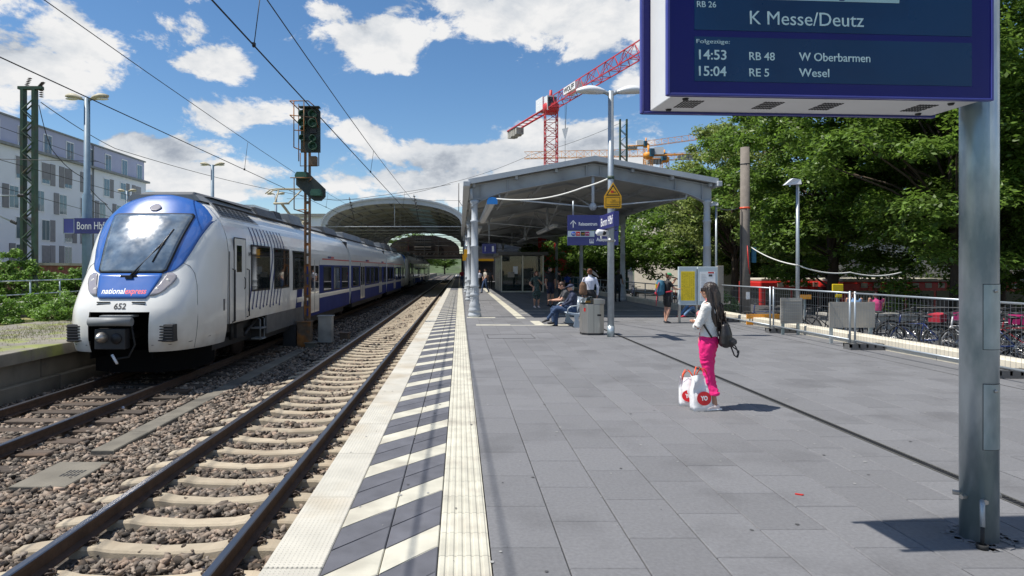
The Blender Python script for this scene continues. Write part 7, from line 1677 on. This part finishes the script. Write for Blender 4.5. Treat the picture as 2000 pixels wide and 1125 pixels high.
# ---- two men on the bench, facing the track
seatJ = dict(pel=(0, .0, .53), chest=(0, .02, .88), neck=(0, -.03, 1.08), shl=(-.18, -.01, 1.02), shr=(.18, -.01, 1.02), hpl=(-.09, -.03, .52), hpr=(.09, -.03, .52), knl=(-.11, -.46, .50), knr=(.11, -.46, .50), anl=(-.11, -.42, .09), anr=(.11, -.44, .09))
sJ = dict(seatJ); sJ.update(ell=(-.24, -.14, .78), elr=(.24, -.14, .78), wrl=(-.06, -.32, .68), wrr=(.07, -.33, .68), hdl=(.6, -.5, -.1), hdr=(-.6, -.5, -.1), knl=(-.10, -.47, .50), knr=(.02, -.50, .60), anl=(-.08, -.50, .09), anr=(-.06, -.76, .26), ftr=(0, -1, -.25))
person('seated older man in navy jacket, jeans and dark cap on the bench', (BX_ - .02, BY_ + .45, -.03), R(-90), .97, sJ, dict(top='navy', bottom='jeans', cap='navy'), hair='cap', hairm='hair_grey', sleeves='long', headdown=.1, build=1.12, vox=.014)
sJ = dict(seatJ); sJ.update(neck=(0, -.10, 1.07), chest=(0, -.02, .87), shl=(-.18, -.07, 1.0), shr=(.18, -.07, 1.0), ell=(-.23, -.22, .76), elr=(.23, -.22, .76), wrl=(-.06, -.46, .74), wrr=(.06, -.46, .74), hdl=(.2, -1, .1), hdr=(-.2, -1, .1))
person('seated man in dark grey t-shirt looking down at his phone on the bench', (BX_ - .05, BY_ + 1.25, 0), R(-90), 1.0, sJ, dict(top='cloth_grey', bottom='jeans'), hair='short', hairm='hair_brown', sleeves='short', headdown=.45, vox=.014)
q = (BX_ - .60, BY_ + 1.25, .78); o = MB().cbox(q, (.09, .07, .012), 0).build('phone', M['black'], None, bevel=.003); tag(o, 'black phone held by the seated man in the grey t-shirt', 'phone')
# ---- standing couple and others
def st(px, py): q = gp(px, py); return (q.x, q.y, 0)
person('woman in short dark patterned dress standing with hand on hip', st(1048, 601), R(10), .94, dict(ell=(-.33, .05, 1.13), wrl=(-.17, -.02, .98), hdl=(.8, -.3, -.4), elr=(.25, -.02, 1.12), wrr=(.10, -.20, 1.24), hdr=(-.5, -.2, .6), anl=(-.10, .02, .09)), dict(top='dress', bottom='dress'), hair='bob', hairm='hair_red', female=True, legs='bare', skirt=.36, shoes='shoe_w', build=1.08)
person('man in black t-shirt and navy shorts standing beside the woman in the dress', st(1075, 598), R(25), 1.05, dict(elr=(.26, .0, 1.12), wrr=(.22, -.06, .88)), dict(top='cloth_black', bottom='navy'), legs='shorts', hair='short', hairm='hair_black', build=1.1)
MB()
person('man in dark clothes with shoulder bag standing behind the couple', st(1092, 590), R(70), .93, None, dict(top='cloth_black', bottom='cloth_grey'), hair='short', hairm='hair_black', vox=.02)
tt, *_ = person('woman in white shirt seen from behind with brown shoulder bag', (at(1152, 0, 20.6).x, 20.6, 0), R(168), 1.0, dict(ell=(-.26, .02, 1.14), elr=(.25, .04, 1.13)), dict(top='cloth_white', bottom='cloth_black'), hair='bun', hairm='hair_red', sleeves='long', female=True, build=1.08, vox=.016)
q = (at(1139, 0, 20.4).x, 20.4, .98); bt_ = thing('shoulder_bag', 'brown patterned shoulder bag carried by the woman in the white shirt', 'bag', q); f = Fig(); f.tube([(q[0], q[1], .88), (q[0], q[1], .95), (q[0], q[1], 1.2), (q[0], q[1], 1.30)], [(.12, .05), (.14, .06), (.12, .05), (.07, .02)], 0, side=(1, 0, 0)); fo = MB()
o = f.build('pouch', [M['tan']], None, .02, 2); o.parent = bt_; o.location = (-q[0], -q[1], -q[2]); MB().tube([(q[0] - .08, q[1], 1.14), (q[0] + .03, q[1] - .02, 1.42), (q[0] + .06, q[1] + .1, 1.44)], .014, 5).build('strap', M['tan'], bt_)
tt, *_ = person('woman with green cap and black shorts standing at the timetable', st(1303, 631), R(-78 + 180), .93, dict(neck=(0, -.03, 1.46), elr=(.22, -.20, 1.25), wrr=(.06, -.30, 1.40), hdr=(-.2, -.3, .9), ell=(-.22, -.15, 1.18), wrl=(-.12, -.33, 1.15), hdl=(.1, -1, .3), anl=(-.10, .10, .09)), dict(top='cloth_black', bottom='cloth_black', cap='green_cap'), hair='bun', hairm='hair_red', female=True, legs='shorts', skin='skin', shoes='cloth_grey', headdown=.15)
tq = Vector(st(1303, 631)); bk = thing('backpack', 'large teal and red hiking backpack on the woman with the green cap', 'backpack', tq)
f = Fig(); f.tube([tq + V3(-.20, -.02, .90), tq + V3(-.24, -.02, 1.0), tq + V3(-.23, -.02, 1.22), tq + V3(-.20, -.02, 1.36)], [(.13, .12), (.16, .15), (.16, .14), (.12, .10)], 0, side=(0, 1, 0), n=16); o = f.build('pack', [M['teal']], None, .018, 2); o.parent = bk; o.location = -tq
f = Fig(); f.tube([tq + V3(-.34, -.08, .93), tq + V3(-.36, -.02, .95), tq + V3(-.32, .06, .93)], .05, 0); f.tube([tq + V3(-.1, -.14, .98), tq + V3(.05, -.14, 1.0), tq + V3(.14, -.1, 1.02)], .03, 0); o = f.build('side_pockets', [M['crimson']], None, .014, 1); o.parent = bk; o.location = -tq
MB().tube([tq + V3(-.3, -.16, 1.3), tq + V3(-.40, -.15, 1.0), tq + V3(-.36, -.16, .85)], .014, 5).tube([tq + V3(-.36, -.1, .85), tq + V3(-.38, -.1, .55)], .01, 5).build('strap', M['crimson'], bk); MB().cbox(tq + V3(-.37, -.10, 1.17), (.06, .03, .14)).build('patch', M['yellow_p'], bk)
gj = dict(pel=(0, 0, .12), chest=(0, .08, .48), neck=(0, .05, .70), shl=(-.17, .06, .64), shr=(.17, .06, .64), ell=(-.22, -.1, .42), elr=(.22, -.1, .42), wrl=(-.1, -.28, .40), wrr=(.1, -.28, .40), hpl=(-.09, 0, .12), hpr=(.09, 0, .12), knl=(-.14, -.40, .38), knr=(.14, -.42, .36), anl=(-.12, -.70, .09), anr=(.12, -.74, .09))
q = gp(1352, 618); person('person in blue jeans and red shoes sitting on the ground behind the notice board', (q.x + .2, q.y - .1, 0), R(-70), .98, gj, dict(top='cloth_black', bottom='jeans_l'), hair='short', hairm='hair_black', shoes='crimson', vox=.018)
q = gp(1378, 622); tb = thing('travel_bag', 'dark travel bag lying on the ground under the notice board', 'bag', (q.x, q.y, 0)); f = Fig(); f.tube([(q.x - .25, q.y, .14), (q.x - .1, q.y, .18), (q.x + .15, q.y, .17), (q.x + .26, q.y, .13)], [(.11, .12), (.14, .15), (.14, .15), (.1, .11)], 0); o = f.build('bag', [M['leather']], None, .02, 2); o.parent = tb; o.location = (-q.x, -q.y, 0)
MB().tube([(q.x - .2, q.y - .14, .2), (q.x - .15, q.y - .16, .05), (q.x + .1, q.y - .16, .06), (q.x + .16, q.y - .14, .22)], .015, 5).build('strap', M['crimson'], tb)
person('person in black clothes leaning over the railing behind the slim lamp', (at(1206, 0, 33).x, 33, 0), R(150), 1.0, dict(neck=(0, -.12, 1.42), wrl=(-.2, -.3, 1.0), wrr=(.2, -.3, 1.0), ell=(-.22, -.1, 1.15), elr=(.22, -.1, 1.15)), dict(top='cloth_black', bottom='cloth_black'), hairm='hair_black', vox=.02)
walk = dict(knl=(-.10, -.16, .50), anl=(-.10, -.22, .10), knr=(.10, .02, .50), anr=(.10, .22, .13), ell=(-.23, .10, 1.15), wrl=(-.22, .05, .90), elr=(.23, -.08, 1.15), wrr=(.20, -.26, .95))
person('man in grey shirt and jeans walking away from the dark station passage', st(948, 573), R(-60), 1.02, walk, dict(top='cloth_beige', bottom='jeans'), hairm='hair_brown', vox=.02)
person('person in white top walking behind the man in jeans', st(937, 565), R(20), .93, walk, dict(top='cloth_white', bottom='cloth_black'), hairm='hair_red', hair='bob', vox=.022)
person('person in dark clothes near the glass shelter corner', (2.6, 54, 0), R(160), .98, None, dict(top='cloth_grey', bottom='cloth_black'), hairm='hair_black', vox=.022)
person('person in pale top waiting beside the far canopy column', (.95, 50, 0), R(40), .96, None, dict(top='cloth_white', bottom='jeans'), hairm='hair_brown', vox=.022)
person('person in red brown top at the far end by the track', (.2, 62, 0), R(10), .97, None, dict(top='crimson', bottom='jeans'), hairm='hair_brown', vox=.022)
person('person in blue jacket standing beyond the railing', (at(1108, 0, 48).x, 48, -.35), R(170), 1.0, None, dict(top='cloth_blue', bottom='cloth_black'), hairm='hair_black', vox=.022)
sit2 = dict(seatJ)
for px, m_, l in ((1668, 'jeans_l', 'person in blue shirt sitting on the low wall beyond the bicycles'), (1712, 'pinkc', 'person in pink shirt sitting beside the blue shirt beyond the bicycles')):
    Y = 22; person(l, (at(px, 0, Y).x, Y, -.42), R(170), 1.0, seatJ, dict(top=m_, bottom='cloth_black'), hairm='hair_brown', vox=.022)
t = thing('seat_wall', 'pale low seat wall below the trees beyond the bicycles', 'wall', (15, 22, -.35)); MB().box(12.6, 24, 21.7, 22.2, -.35, .12).build('body', M['concrete'], t); MB().box(12.5, 24.1, 21.6, 22.3, .12, .2).build('coping', M['concrete'], t)
